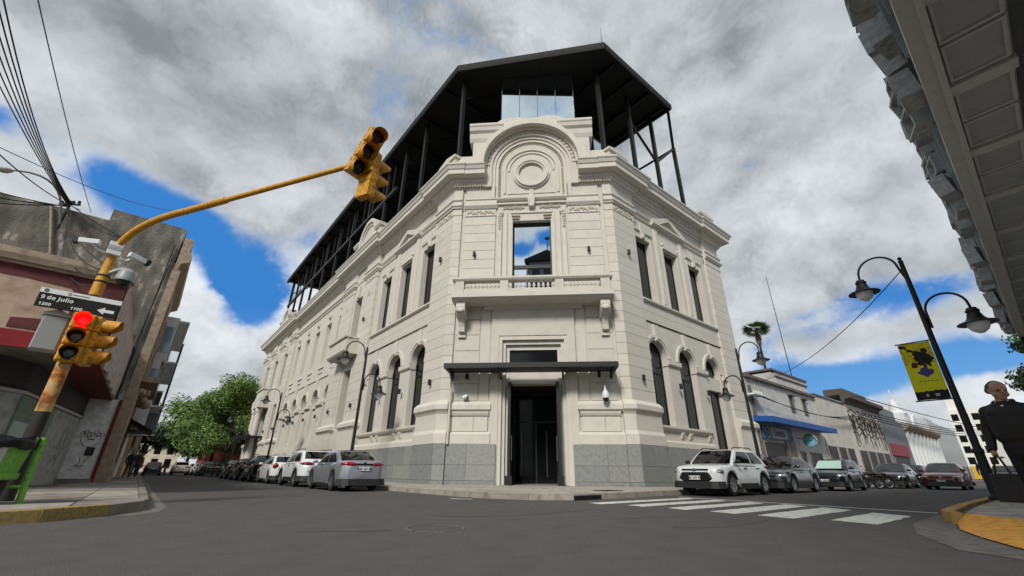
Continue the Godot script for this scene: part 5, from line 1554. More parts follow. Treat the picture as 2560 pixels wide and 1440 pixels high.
	beg(); bx(4.0, 8.0, 7.2, 9.0, -3, 0); lathe([[1.2, 9.0], [0.8, 9.4], [0.5, 10.4], [0.12, 11.2], [0.1, 12.4], [0.0, 12.5]], 10, Transform3D(Basis.IDENTITY, Vector3(5.6, 0, -1))); fin("spire", M.white_wall, b5)
	beg(); pr(PackedVector2Array([Vector2(9, 7.2), Vector2(14, 7.2), Vector2(13.2, 8.6), Vector2(11.5, 9.4), Vector2(9.8, 8.6)]), -1, 0); fin("gable", M.white_wall, b5)
	var b6 := thing("pale_grey_building", "long blank pale grey building far along the right street", "building", gx(92.0, 0.5))
	beg(); bx(0, 30, 0.1, 9.6, -16, 0); bx(6, 14, 9.6, 10.6, -8, -1); fin("body", M.pale_wall, b6)
	for i in 6: opening(b6, "shopfront", 1.5 + i * 4.8, 4.8 + i * 4.8, 0.15, 2.6)
	var ap := thing("apartment_tower", "distant white apartment block with rows of dark windows", "building", gx(138.0, 2.0))
	beg(); bx(0, 24, 0.1, 15.6, 0, 5.6); bx(0.5, 6, 15.6, 18.0, 0.3, 2.4); fin("body", M.white_bright, ap)
	for i in 5:
		for j in 3:
			var w := group_node("window", ap)
			beg(); bx(-0.06, 0.02, 3.4 + i * 2.4, 4.9 + i * 2.4, 0.4 + j * 1.75, 1.6 + j * 1.75); fin("pane", M.glass_dark, w)
	beg(); bx(-0.4, 0.0, 0.3, 3.0, 0.3, 6.8); fin("yellow_shopfront", M.yellow_sign, ap)
	var fr := thing("street_end_building", "low grey building closing the far right street", "building", gx(175.0, -6.0))
	beg(); bx(0, 8, 0, 4.4, -20, 20); fin("body", M.pale_wall, fr)
	# mast on the roof
	var am := thing("antenna_mast", "tall thin antenna mast rising above the plain building roof", "antenna", gx(37.0, 2.2, 7.3))
	beg(); tube([Vector3(0, 0, 0), Vector3(0, 13.2, 0)], 0.05, 0.025, 5); fin("mast", M.steel, am)
	beg(); tube([Vector3(-0.35, 9.6, 0), Vector3(0.35, 9.6, 0)], 0.02, -1, 4); tube([Vector3(-0.2, 10.0, 0), Vector3(0.2, 10.0, 0)], 0.02, -1, 4); fin("crossbar", M.steel, am)

# ---------------------------------------------------------------- building over the right-hand pavement
func right_overhang() -> void:
	var T := thing("overhanging_building", "grey building overhanging the right pavement with panelled soffit and box louvres", "building", gx(-6.5, -12.85))
	# local: x = a + 6.5, z = -(b + 12.85); soffit at 7 m
	var H := 7.0
	beg(); bx(0, 27.4, H + 0.12, 11.4, 0.05, 6.0); fin("upper_storeys", M.slate_wall, T)
	beg(); bx(9.0, 27.4, 0.12, H, 4.2, 6.0); fin("ground_floor_wall", M.pale_wall, T)
	beg(); bx(-1.0, 27.4, H - 0.3, H + 0.1, 1.22, 3.6); fin("wall_beam", M.rail_grey, T)
	beg(); bx(0, 27.4, H - 0.02, H + 0.12, -0.05, 0.16); bx(0, 27.4, H - 0.1, H - 0.02, 0.16, 0.24); fin("edge_rail", M.rail_grey, T)
	for i in 11:
		var x0 := i * 2.5
		beg(); bx(x0, x0 + 0.28, H - 0.04, H + 0.11, 0.24, 1.05); fin("soffit_beam", M.rail_grey, T)
		for k in 2:
			var xa := x0 + 0.3 + k * 1.1
			var p := group_node("soffit_panel", T)
			beg(); bx(xa, xa + 1.06, H + 0.05, H + 0.1, 0.26, 1.03); fin("sheet", M.soffit_grey, p)
			beg(); bx(xa + 0.02, xa + 0.07, H + 0.01, H + 0.05, 0.28, 1.0); bx(xa + 0.99, xa + 1.04, H + 0.01, H + 0.05, 0.28, 1.0); bx(xa + 0.07, xa + 0.99, H + 0.01, H + 0.05, 0.28, 0.32); bx(xa + 0.07, xa + 0.99, H + 0.01, H + 0.05, 0.95, 1.0); fin("frame", M.rail_grey, p)
	beg(); bx(27.4, 27.6, 3.2, H + 0.1, 0.0, 6.0); fin("end_wall", M.black, T)
	# vertical fins behind the boxes
	for i in 24:
		beg(); bx(0.4 + i * 1.15, 0.46 + i * 1.15, H + 0.15, 11.2, -0.1, 0.02); fin("fin", M.cabinet, T)
	beg()   # box louvre: a hollow square tube, open to the street
	pr(PackedVector2Array([Vector2(-0.24, -0.24), Vector2(0.24, -0.24), Vector2(0.24, -0.19), Vector2(-0.24, -0.19)]), 0, 0.34)
	bx(-0.24, 0.24, 0.19, 0.24, 0, 0.34); bx(-0.24, -0.19, -0.19, 0.19, 0, 0.34); bx(0.19, 0.24, -0.19, 0.19, 0, 0.34)
	bx(-0.19, 0.19, -0.19, 0.19, 0, 0.14)
	var bm := fin_mesh(M.louvre)
	var big := Basis.from_scale(Vector3(1.3, 1.2, 0.95))
	rng.seed = 31
	for i in 24:
		for j in 6:
			if rng.randf() < 0.45: continue
			var tr := Transform3D(Basis(Vector3.UP, PI + rng.randf_range(-0.3, 0.3)) * Basis(Vector3.RIGHT, rng.randf_range(-0.2, 0.2)) * big, Vector3(0.7 + i * 1.15 + rng.randf_range(-0.2, 0.2), H + 0.45 + j * 0.66, -0.02 - rng.randf() * 0.12))
			inst("box_louvre", bm, T, tr)
	# gabled tower behind the camera, seen in the windows
	var tw := thing("gabled_tower", "dark gabled tower with finial, seen mirrored in the corner window", "building", Transform3D(Basis.IDENTITY, Vector3(-1.4, 0.15, 20.0)))
	beg(); bx(-3.0, 3.0, 0, 33.4, 0, 5); fin("shaft", M.slate_wall, tw)
	beg(); pr(PackedVector2Array([Vector2(-3.8, 33.4), Vector2(3.8, 33.4), Vector2(3.8, 33.8), Vector2(0, 35.3), Vector2(-3.8, 33.8)]), -0.6, 5.6); fin("gable_roof", M.roof_black, tw)
	beg(); tube([Vector3(0, 35.0, 2), Vector3(0, 39.6, 2)], 0.12, 0.05, 6); ball(Vector3(0, 39.0, 2), Vector3(0.55, 0.3, 0.2), 8); fin("finial", M.roof_black, tw)
	for k in [-1.9, 0.0, 1.9]:
		beg(); bx(k - 0.6, k + 0.6, 28.0, 32.5, -0.06, 0.02); fin("opening", M.black, tw)

# ---------------------------------------------------------------- street furniture
func arc(c: Vector3, r: float, a0: float, a1: float, n: int) -> Array:
	var o := []
	for i in n + 1:
		var t := deg_to_rad(lerpf(a0, a1, float(i) / n))
		o.append(c + Vector3(cos(t) * r, sin(t) * r, 0))
	return o

func lantern(parent: Node, at: Vector3) -> void:
	var n := group_node("lantern", parent, Transform3D(Basis.IDENTITY, at))
	beg(); lathe([[0.05, 0.0], [0.11, -0.01], [0.12, -0.06], [0.15, -0.08], [0.15, -0.12], [0.13, -0.14], [0.18, -0.3], [0.24, -0.38], [0.42, -0.45], [0.43, -0.47], [0.3, -0.46], [0.0, -0.42]], 20); fin("lamp_shade", M.lamp_metal, n)
	beg(); lathe([[0.24, -0.45], [0.23, -0.55], [0.17, -0.66], [0.06, -0.74], [0.0, -0.75]], 16); fin("globe", M.lamp_glass, n)

func lamp_post() -> Node3D:   # x points to the roadway
	var T := thing("street_lamp", "", "street lamp")
	T.set_meta("base", "street_lamp")
	X = Transform3D.IDENTITY
	beg(); lathe([[0.17, 0.0], [0.17, 0.08], [0.11, 0.14], [0.1, 1.1], [0.115, 1.12], [0.115, 1.2], [0.085, 1.25], [0.07, 4.4], [0.06, 6.75], [0.07, 6.78], [0.04, 6.84], [0.06, 6.9], [0.0, 6.96]], 14); fin("pole", M.lamp_metal, T)
	var up := [Vector3(0.03, 6.2, 0), Vector3(0.1, 6.55, 0)] + arc(Vector3(0.62, 6.65, 0), 0.5, 175, 0, 14) + [Vector3(1.13, 6.5, 0)]
	beg(); tube(up, 0.032, -1, 8); fin("upper_arm", M.lamp_metal, T)
	lantern(T, Vector3(1.13, 6.52, 0))
	var lo := [Vector3(-0.1, 4.55, 0), Vector3(-0.1, 4.95, 0)] + arc(Vector3(-0.55, 5.05, 0), 0.45, 5, 180, 12) + [Vector3(-1.01, 4.9, 0)]
	beg(); tube(lo, 0.032, -1, 8); fin("lower_arm", M.lamp_metal, T)
	lantern(T, Vector3(-1.01, 4.92, 0))
	return T

func lamps() -> void:
	var L0 := lamp_post()
	L0.transform = gx(6.2, -11.0, 0.15, PI / 2)      # upper arm towards +b
	L0.set_meta("label", "black double arm street lamp carrying yellow banner on the right pavement")
	L0.set_meta("group", "double arm street lamps")
	copy(L0, gx(13.0, -2.75, 0.15, -PI / 2), "black double arm street lamp beside parked white SUV at corner building")
	copy(L0, gx(-2.6, 10.6, 0.15, PI), "black double arm street lamp behind the silver sedan")
	copy(L0, gx(-2.6, 30.2, 0.15, PI), "black double arm street lamp before the blind arches of long front")
	var far := copy(L0, gx(-2.6, 50.0, 0.15, PI), "most distant double arm street lamp along the cream front")
	# banner
	var bn := thing("banner", "yellow vertical banner with dark figure hung from street lamp", "banner", gx(6.2, -11.0, 0.15))
	var im := Image.create(128, 320, false, Image.FORMAT_RGB8)
	im.fill(Color(0.80, 0.76, 0.08))
	var nz := FastNoiseLite.new(); nz.seed = 4; nz.frequency = 0.03; nz.fractal_octaves = 3
	for y in 320:
		for x in 128:
			var w := nz.get_noise_2d(x, y)
			var c := Color(0.80, 0.76, 0.08).lerp(Color(0.62, 0.52, 0.05), clampf(w + 0.2, 0, 1)) if y < 120 else Color(0.82, 0.80, 0.10)
			var d := Vector2((x - 78.0) / 40.0, (y - 90.0) / 62.0)
			if d.length() + w * 0.6 < 0.8: c = Color(0.07, 0.06, 0.05)
			if absf((x - 40) * 0.8 - (y - 40)) < 9.0 + w * 14.0 and y < 95: c = Color(0.06, 0.06, 0.05)
			if Vector2((x - 74.0) / 34.0, (y - 168.0) / 28.0).length() + w * 0.5 < 0.85: c = Color(0.26, 0.24, 0.46)
			if Vector2((x - 40.0) / 15.0, (y - 128.0) / 22.0).length() + w * 0.4 < 0.8: c = Color(0.34, 0.08, 0.12)
			if y > 215 and y < 222 and x > 30 and x < 112 and int(x / 5) % 3 != 0: c = Color(0.5, 0.48, 0.05)
			if y > 272 + w * 10.0: c = Color(0.05, 0.05, 0.05)
			if y > 288 and y < 304 and ((x > 40 and x < 52) or (x > 74 and x < 92)) and (x + y) % 3 != 0: c = Color(0.85, 0.85, 0.85)
			im.set_pixel(x, y, c)
	var bt := ImageTexture.create_from_image(im)
	M.banner = mat(Color.WHITE, 0.8)
	M.banner.albedo_texture = bt
	var st := SurfaceTool.new()
	st.begin(Mesh.PRIMITIVE_TRIANGLES)
	var n := 8
	for i in n:
		for sgn in [1.0, -1.0]:
			var z0 := -0.72 * i / n; var z1 := -0.72 * (i + 1) / n
			var x0 = 0.05 * sin(i * 0.9) * 0.6 + 0.006 * sgn; var x1 = 0.05 * sin((i + 1) * 0.9) * 0.6 + 0.006 * sgn
			var pts := [[Vector3(x0, 2.55, z0 - 0.09), 1.0 - float(i) / n, 1.0], [Vector3(x1, 2.55, z1 - 0.09), 1.0 - float(i + 1) / n, 1.0], [Vector3(x1, 4.2, z1 - 0.09), 1.0 - float(i + 1) / n, 0.0], [Vector3(x0, 4.2, z0 - 0.09), 1.0 - float(i) / n, 0.0]]
			for k in ([0, 2, 1, 0, 3, 2] if sgn > 0 else [0, 1, 2, 0, 2, 3]):
				st.set_normal(Vector3(sgn, 0, 0)); st.set_uv(Vector2(pts[k][1], pts[k][2])); st.add_vertex(pts[k][0])
	var am := st.commit(); am.surface_set_material(0, M.banner)
	inst("cloth", am, bn)
	beg(); tube([Vector3(0, 4.22, 0), Vector3(0, 4.22, -0.86)], 0.018, -1, 6); tube([Vector3(0, 2.53, 0), Vector3(0, 2.53, -0.86)], 0.018, -1, 6); fin("rod", M.lamp_metal, bn)

func signal_head(parent: Node, at: Transform3D, lit: int) -> void:
	var n := group_node("signal_head", parent, at)   # faces +z, base at y 0
	X = Transform3D.IDENTITY
	for i in 3:
		var y := 0.01 + i * 0.33
		beg(); bv(-0.165, 0.165, y, y + 0.315, -0.12, 0.06, 0.03); bx(-0.175, -0.165, y + 0.05, y + 0.1, -0.05, 0.02); bx(-0.175, -0.165, y + 0.22, y + 0.27, -0.05, 0.02); fin("housing", M.yellow, n)
		beg()
		var cyl := []
		for k in 21:
			var t := deg_to_rad(-62.0 + 304.0 * k / 20.0)
			var len := 0.28 - 0.13 * maxf(0.0, -sin(t))
			cyl.append([Vector2(cos(t), sin(t)), len])
		for k in 20:
			var a: Vector2 = cyl[k][0]; var b: Vector2 = cyl[k + 1][0]
			var c := Vector3(0, y + 0.158, 0.05)
			for r in [0.138, 0.132]:
				qs(c + Vector3(a.x * r, a.y * r, 0), c + Vector3(b.x * r, b.y * r, 0), c + Vector3(b.x * r * 0.97, b.y * r * 0.97, cyl[k + 1][1]), c + Vector3(a.x * r * 0.97, a.y * r * 0.97, cyl[k][1]), Vector3(a.x, a.y, 0), Vector3(b.x, b.y, 0), Vector3(b.x, b.y, 0), Vector3(a.x, a.y, 0))
		fin("visor", M.yellow, n)
		beg()
		X = Transform3D(Basis(Vector3.RIGHT, PI / 2), Vector3(0, y + 0.158, 0.06))
		lathe([[0.135, 0.0], [0.12, 0.02], [0.08, 0.035], [0.0, 0.042]], 18)
		X = Transform3D.IDENTITY
		var lm: Material = [M.lens_green, M.lens_amber, M.lens_red][i]
		if i == lit: lm = M.lens_lit
		fin("lens", lm, n)
		if i == lit:
			var ol := OmniLight3D.new()
			ol.name = "lamp_light"
			ol.light_color = Color(1.0, 0.06, 0.08)
			ol.light_energy = 0.06
			ol.light_size = 0.1
			ol.omni_range = 30.0
			ol.omni_attenuation = 2.0
			ol.shadow_enabled = true
			n.add_child(ol)
			ol.position = Vector3(0, y + 0.158, 0.2)

func traffic() -> void:
	var pb := G(-12.49, -0.46, 0.15)
	var T := thing("traffic_signal", "weathered yellow traffic signal pole with long curved mast arm", "traffic light", Transform3D(Basis.IDENTITY, pb))
	X = Transform3D.IDENTITY
	var end := G(-9.1, -5.28, 6.2) - pb
	var flat_d := Vector3(end.x, 0, end.z)
	beg(); lathe([[0.13, 0.0], [0.12, 0.3], [0.112, 1.5]], 16); fin("pole_foot", M.pole_black, T)
	beg(); lathe([[0.113, 1.5], [0.108, 2.45]], 16); fin("pole_flaked_band", M.yellow_flaked, T)
	beg(); lathe([[0.108, 2.45], [0.1, 4.3], [0.085, 4.42], [0.08, 4.9]], 16); fin("pole", M.yellow, T)
	var pts := [Vector3(0, 4.85, 0)]
	for i in 9:
		var t := (i + 1) / 9.0
		var p0 := Vector3(0, 4.85, 0); var p1 := Vector3(0, 5.62, 0) + flat_d * 0.02; var p2 := Vector3(0, 5.68, 0) + flat_d * 0.3
		pts.append(p0 * (1 - t) * (1 - t) + p1 * 2 * t * (1 - t) + p2 * t * t)
	var mid: Vector3 = pts[-1]
	var sub1 := pts.duplicate(); sub1.append(mid.lerp(end, 0.25))
	beg(); tube(sub1, 0.08, 0.07, 12); fin("mast_arm", M.yellow, T)
	beg(); tube([mid.lerp(end, 0.24), mid.lerp(end, 0.6), end], 0.056, 0.05, 12); fin("mast_tip", M.yellow, T)
	# heads on the pole
	var to_cam := (Vector3(0, 0, 0) - pb); to_cam.y = 0
	var yaw := atan2(to_cam.x, to_cam.z)
	signal_head(T, Transform3D(Basis(Vector3.UP, yaw - 0.06), Vector3(0, 2.41, 0) + to_cam.normalized() * 0.24), 2)
	var side := Vector3(DR.x, 0, -DR.y)
	signal_head(T, Transform3D(Basis(Vector3.UP, atan2(side.x, side.z) - 0.25), Vector3(0, 2.41, 0) + side * 0.28 + to_cam.normalized() * 0.05), -1)
	# heads on the arm
	var hh := Basis(Vector3.UP, yaw - 0.15) * Basis(Vector3.RIGHT, 0.42) * Basis(Vector3.BACK, -0.22)
	signal_head(T, Transform3D(hh * Basis.from_scale(Vector3.ONE * 1.06), end + Vector3(0.06, -0.36, 0.12)), -1)
	signal_head(T, Transform3D(Basis(Vector3.UP, atan2(side.x, side.z) + 0.35) * Basis(Vector3.BACK, 0.06), end + Vector3(0.36, -0.86, 0.06)), -1)
	beg(); X = Transform3D(Basis.IDENTITY, end); bx(-0.05, 0.36, -0.08, 0.02, -0.04, 0.08); bx(0.28, 0.36, -0.6, 0.0, -0.02, 0.06); X = Transform3D.IDENTITY; fin("bracket", M.yellow, T)
	for y in [3.62, 3.82, 4.16, 4.3]:
		beg(); lathe([[0.108, y], [0.116, y + 0.005], [0.116, y + 0.03], [0.108, y + 0.035]], 14); fin("strap", M.cable, T)
	beg(); X = Transform3D(Basis(Vector3.UP, yaw), Vector3(0, 0, 0)); bv(-0.56, -0.2, 2.62, 3.3, -0.3, 0.02, 0.02); pr(PackedVector2Array([Vector2(-0.58, 3.3), Vector2(-0.18, 3.3), Vector2(-0.18, 3.34), Vector2(-0.38, 3.44), Vector2(-0.58, 3.34)]), -0.32, 0.04); X = Transform3D.IDENTITY; fin("control_cabinet", M.cabinet, T)
	# street sign strapped to the pole
	var sg := thing("street_sign", "black street name sign reading 9 de Julio with white arrow", "sign", Transform3D(GB * Basis.from_scale(Vector3.ONE * 0.69), G(-12.45, -0.62, 3.56)))
	beg(); bv(-1.12, 0.62, 0.0, 0.42, 0.0, 0.025, 0.004); fin("panel", M.sign_black, sg)
	beg(); bx(-1.13, 0.63, 0.42, 0.56, -0.003, 0.03); fin("header", M.white, sg)
	beg(); X = Transform3D(Basis.IDENTITY, Vector3(-1.0, 0.49, 0.03)); ring(0, 0, 0, 0.055, 0, 0.006, 0, TAU, 14); X = Transform3D(Basis.IDENTITY, Vector3(-0.52, 0.49, 0.03)); ring(0, 0, 0.025, 0.045, 0, 0.006, 0, TAU, 12); X = Transform3D.IDENTITY; bx(-0.45, -0.1, 0.475, 0.5, 0.03, 0.036); fin("header_mark", M.sign_grey, sg)
	word("street_name", "9 de Julio", 0.11, 0.008, M.white, sg, Transform3D(Basis.IDENTITY, Vector3(-0.72, 0.29, 0.03)), "Droid Sans", true)
	word("number", "1200", 0.085, 0.008, M.white, sg, Transform3D(Basis.IDENTITY, Vector3(-0.92, 0.09, 0.03)), "Droid Sans", true)
	word("number", "1100", 0.085, 0.008, M.white, sg, Transform3D(Basis.IDENTITY, Vector3(-0.27, 0.09, 0.03)), "Droid Sans", true)
	beg(); pr(PackedVector2Array([Vector2(0.16, 0.17), Vector2(0.32, 0.28), Vector2(0.32, 0.215), Vector2(0.54, 0.215), Vector2(0.54, 0.125), Vector2(0.32, 0.125), Vector2(0.32, 0.06)]), 0.025, 0.03); fin("arrow", M.white, sg)
	# surveillance cameras
	var cx := Basis(Vector3.UP, yaw)
	for w in [[-0.26, 4.98, 0.5, "white bullet camera pointing left near top of signal pole"], [0.24, 4.9, -0.9, "white bullet camera pointing right near top of signal pole"]]:
		var c := thing("security_camera", w[3], "camera", Transform3D(cx, pb + cx * Vector3(w[0], w[1], 0.12)))
		var kk: float = signf(w[0])
		beg(); X = Transform3D(Basis(Vector3.UP, kk * 0.3) * Basis(Vector3.BACK, -kk * 0.12), Vector3.ZERO); bv(minf(0, kk * 0.34), maxf(0, kk * 0.34), -0.05, 0.06, -0.06, 0.06, 0.01); fin("body", M.white, c)
		beg(); bx(minf(kk * 0.34, kk * 0.42), maxf(kk * 0.34, kk * 0.42), -0.055, 0.065, -0.065, 0.065); fin("lens_hood", M.black, c)
		X = Transform3D.IDENTITY
		beg(); tube([Vector3(kk * 0.12, -0.05, 0), Vector3(0, -0.14, -0.05), Vector3(-w[0] * 0.6, -0.16, -0.1)], 0.025, -1, 6); bv(-w[0] - 0.12, -w[0] + 0.12, -0.1, 0.12, -0.08, 0.02, 0.01); fin("bracket", M.white, c)
	var dm := thing("dome_camera", "grey dome camera with black bowl under pole cameras", "camera", Transform3D(cx, pb + cx * Vector3(0.34, 4.28, 0.1)))
	beg(); lathe([[0.0, 0.3], [0.1, 0.28], [0.15, 0.2], [0.17, 0.05], [0.17, 0.0], [0.0, 0.0]], 16); fin("housing", M.cabinet, dm)
	beg(); lathe([[0.12, 0.0], [0.11, -0.07], [0.07, -0.12], [0.0, -0.14]], 14); fin("bowl", M.black, dm)
	beg(); tube([Vector3(-0.3, 0.1, -0.08), Vector3(-0.1, 0.26, 0), Vector3(0, 0.26, 0)], 0.05, -1, 8); fin("arm", M.cabinet, dm)
	# waste bin
	var bn := thing("waste_bin", "dented green waste bin with black liner and peeling poster", "bin", Transform3D(cx * Basis.from_scale(Vector3(1.06, 0.9, 1.06)), G(-12.72, -1.5, 0.15)))
	beg(); lathe([[0.30, 0.38], [0.36, 0.42], [0.42, 0.95], [0.43, 1.02]], 20); lathe([[0.43, 1.02], [0.39, 1.0], [0.3, 0.42]], 20); fin("bucket", M.bin_green, bn)
	beg(); lathe([[0.44, 0.40], [0.45, 0.44], [0.45, 0.5], [0.38, 0.5]], 20, Transform3D(Basis.from_scale(Vector3(0.9, 1, 0.9)), Vector3.ZERO)); fin("rim_band", M.bin_green, bn)
	rng.seed = 8
	var liner := []
	for i in 4:
		var r := []
		for k in 25:
			var t := TAU * (k % 24) / 24.0
			var rr: float = [0.40, 0.46, 0.47, 0.45][i] + 0.012 * sin(k * 2.3 + i)
			r.append(Vector3(cos(t) * rr, [1.0, 1.1, 1.02, 0.9][i] + 0.03 * sin((k % 24) * 1.7 + i * 2.0), -sin(t) * rr))
		liner.append(r)
	beg(); grid(liner); fin("liner", M.liner, bn)
	var po := []
	for i in 5:
		var r := []
		for k in 7:
			var t := deg_to_rad(-112.0 + k * 7.5)
			var y := 0.5 + i * 0.1
			var rr := lerpf(0.37, 0.43, (y - 0.42) / 0.55) + 0.006
			r.append(Vector3(cos(t) * rr, y + 0.02 * sin(k * 1.9 + i), -sin(t) * rr))
		po.append(r)
	beg(); grid(po); fin("poster", M.poster, bn)
	for k in [-1.0, 1.0]:
		beg(); tube([Vector3(k * 0.52, 0.0, 0.0), Vector3(k * 0.5, 0.6, 0.0), Vector3(k * 0.5, 1.12, 0.0)], 0.045, -1, 10); fin("post", M.bin_green, bn)
		beg(); tube([Vector3(k * 0.5, 0.28, 0), Vector3(k * 0.12, 0.28, 0)], 0.03, -1, 8); fin("strut", M.bin_green, bn)
	beg(); lathe([[0.26, 0.0], [0.3, 0.05], [0.32, 0.4]], 14); fin("stump", M.pole_black, bn)

func px_point(px: float, py: float, dist: float) -> Vector3:   # a point at a chosen distance along a sight line
	var f := 1046.6
	var p := deg_to_rad(23.804); var r := deg_to_rad(0.555)
	var x := (px - 1280.0) / f; var y := (py - 720.0) / f
	var xx := x * cos(r) + y * sin(r); var yy := -x * sin(r) + y * cos(r)
	var d := Vector3(xx, -(yy * cos(p) - sin(p)), -(yy * sin(p) + cos(p))).normalized()
	return Vector3(0, 0.68, 0) + d * dist

func cable(p: Vector3, e: Vector3, sag: float, r: float, label: String, group := "overhead cables") -> void:
	var mid := (p + e) / 2
	var pts := []
	for i in 17:
		var t := i / 16.0
		pts.append(p.lerp(e, t) - mid - Vector3(0, sag * 4.0 * t * (1 - t), 0))
	X = Transform3D.IDENTITY
	beg(); tube(pts, r, -1, 5)
	var o := fin("overhead_cable", M.cable, self)
	o.position = mid
	tag(o, label, "cable", group)

func cables() -> void:
	var anchor := G(-16.6, 13.8, 12.0)
	var poletop := G(-12.49, -0.46, 5.1)
	# iron bracket on the weathered roof that gathers the cables
	var br := thing("cable_bracket", "iron cable bracket on the roof edge of the weathered building", "bracket", Transform3D(Basis.IDENTITY, anchor))
	beg(); tube([Vector3(0, -1.2, 0), Vector3(0, 0.3, 0)], 0.06, -1, 6); fin("stake", M.cable, br)
	beg(); tube([Vector3(-0.5, 0.15, 0), Vector3(0.5, 0.1, 0)], 0.05, -1, 6); for i in 4: ball(Vector3(-0.4 + i * 0.27, 0.24, 0), Vector3(0.07, 0.1, 0.07), 6)
	fin("crossarm", M.cable, br)
	var nth := ["first", "second", "third", "fourth", "fifth", "sixth", "seventh", "eighth", "ninth"]
	for i in 6:
		cable(anchor + Vector3(0.05 * i - 0.1, 0.1, 0), px_point(-160.0 + i * 22, -120 - 40 * i, 19.0 - i * 0.5), 0.25 + 0.1 * i, 0.02, "%s cable from the shop side in the fan above the weathered roof bracket" % nth[i])
	for i in 4:
		cable(anchor + Vector3(0.06 * i - 0.05, -0.1, 0), poletop + Vector3(0.03 * i - 0.05, -0.35 - 0.16 * i, 0.02), 0.35 + 0.28 * i, 0.016, "%s lowest hanging cable from the roof bracket to the yellow signal pole" % nth[3 - i])
	for i in 3: cable(anchor + Vector3(-0.1, 0.05 * i, 0), px_point(-240, 395 + i * 38, 26.0), 0.25, 0.025, "%s cable from the top of three along the weathered roof edge" % nth[i])
	cable(anchor + Vector3(0.2, 0.0, 0), G(-12.3, 14.3, 11.0), 0.3, 0.02, "thin cable strung across the weathered blind wall")
	cable(px_point(86, -40, 14.0), px_point(228, 532, 27.0), 0.1, 0.012, "single thin wire rising steeply over the weathered roof", "")
	cable(px_point(-60, 340, 16.0), px_point(470, 530, 40.0), 0.5, 0.012, "fine wire crossing the blue gap in the clouds", "")
	cable(px_point(-40, 350, 17.0), px_point(200, 525, 27.0), 0.2, 0.018, "sloping wire ending at the weathered parapet", "")
	# bent lamp arm at the left edge
	var la := thing("bracket_lamp", "thin curved lamp arm standing on the weathered roof edge", "lamp", Transform3D(Basis.IDENTITY, anchor))
	var e := px_point(12, 425, 26.0) - anchor
	var pts := []
	for i in 11:
		var t := i / 10.0
		pts.append(Vector3(0, -1.0, 0) * (1 - t) * (1 - t) + (e * 0.55 + Vector3(0.6, 2.2, 0)) * 2 * t * (1 - t) * 0.62 + e * t * t)
	beg(); tube(pts, 0.05, 0.04, 6); fin("arm", M.cabinet, la)
	beg(); ball(e, Vector3(0.3, 0.1, 0.18), 8); fin("lamp_head", M.cabinet, la)
	# right-hand street
	cable(G(6.2, -11.0, 6.7), G(20.4, 0.0, 6.6), 0.9, 0.014, "thin wire from lamp post to the grey shop", "")
	for i in 4:
		cable(G(20.4, -0.4, 5.7 + 0.05 * i), G(46.0, -0.6, 6.0 + 0.25 * i), 0.5 + 0.15 * i, 0.025, "%s lowest cable sagging before the grey shop upper windows" % nth[i])
		cable(G(46.0, -0.6, 6.2 + 0.25 * i), G(130.0, -3.0, 9.0 + 0.4 * i), 0.7, 0.05, "%s lowest distant cable strung above the slate and white buildings" % nth[i])
	cable(G(46.0, -0.2, 8.6), G(128.0, -6.0, 9.6), 0.4, 0.05, "topmost cable above the right street cornices", "")

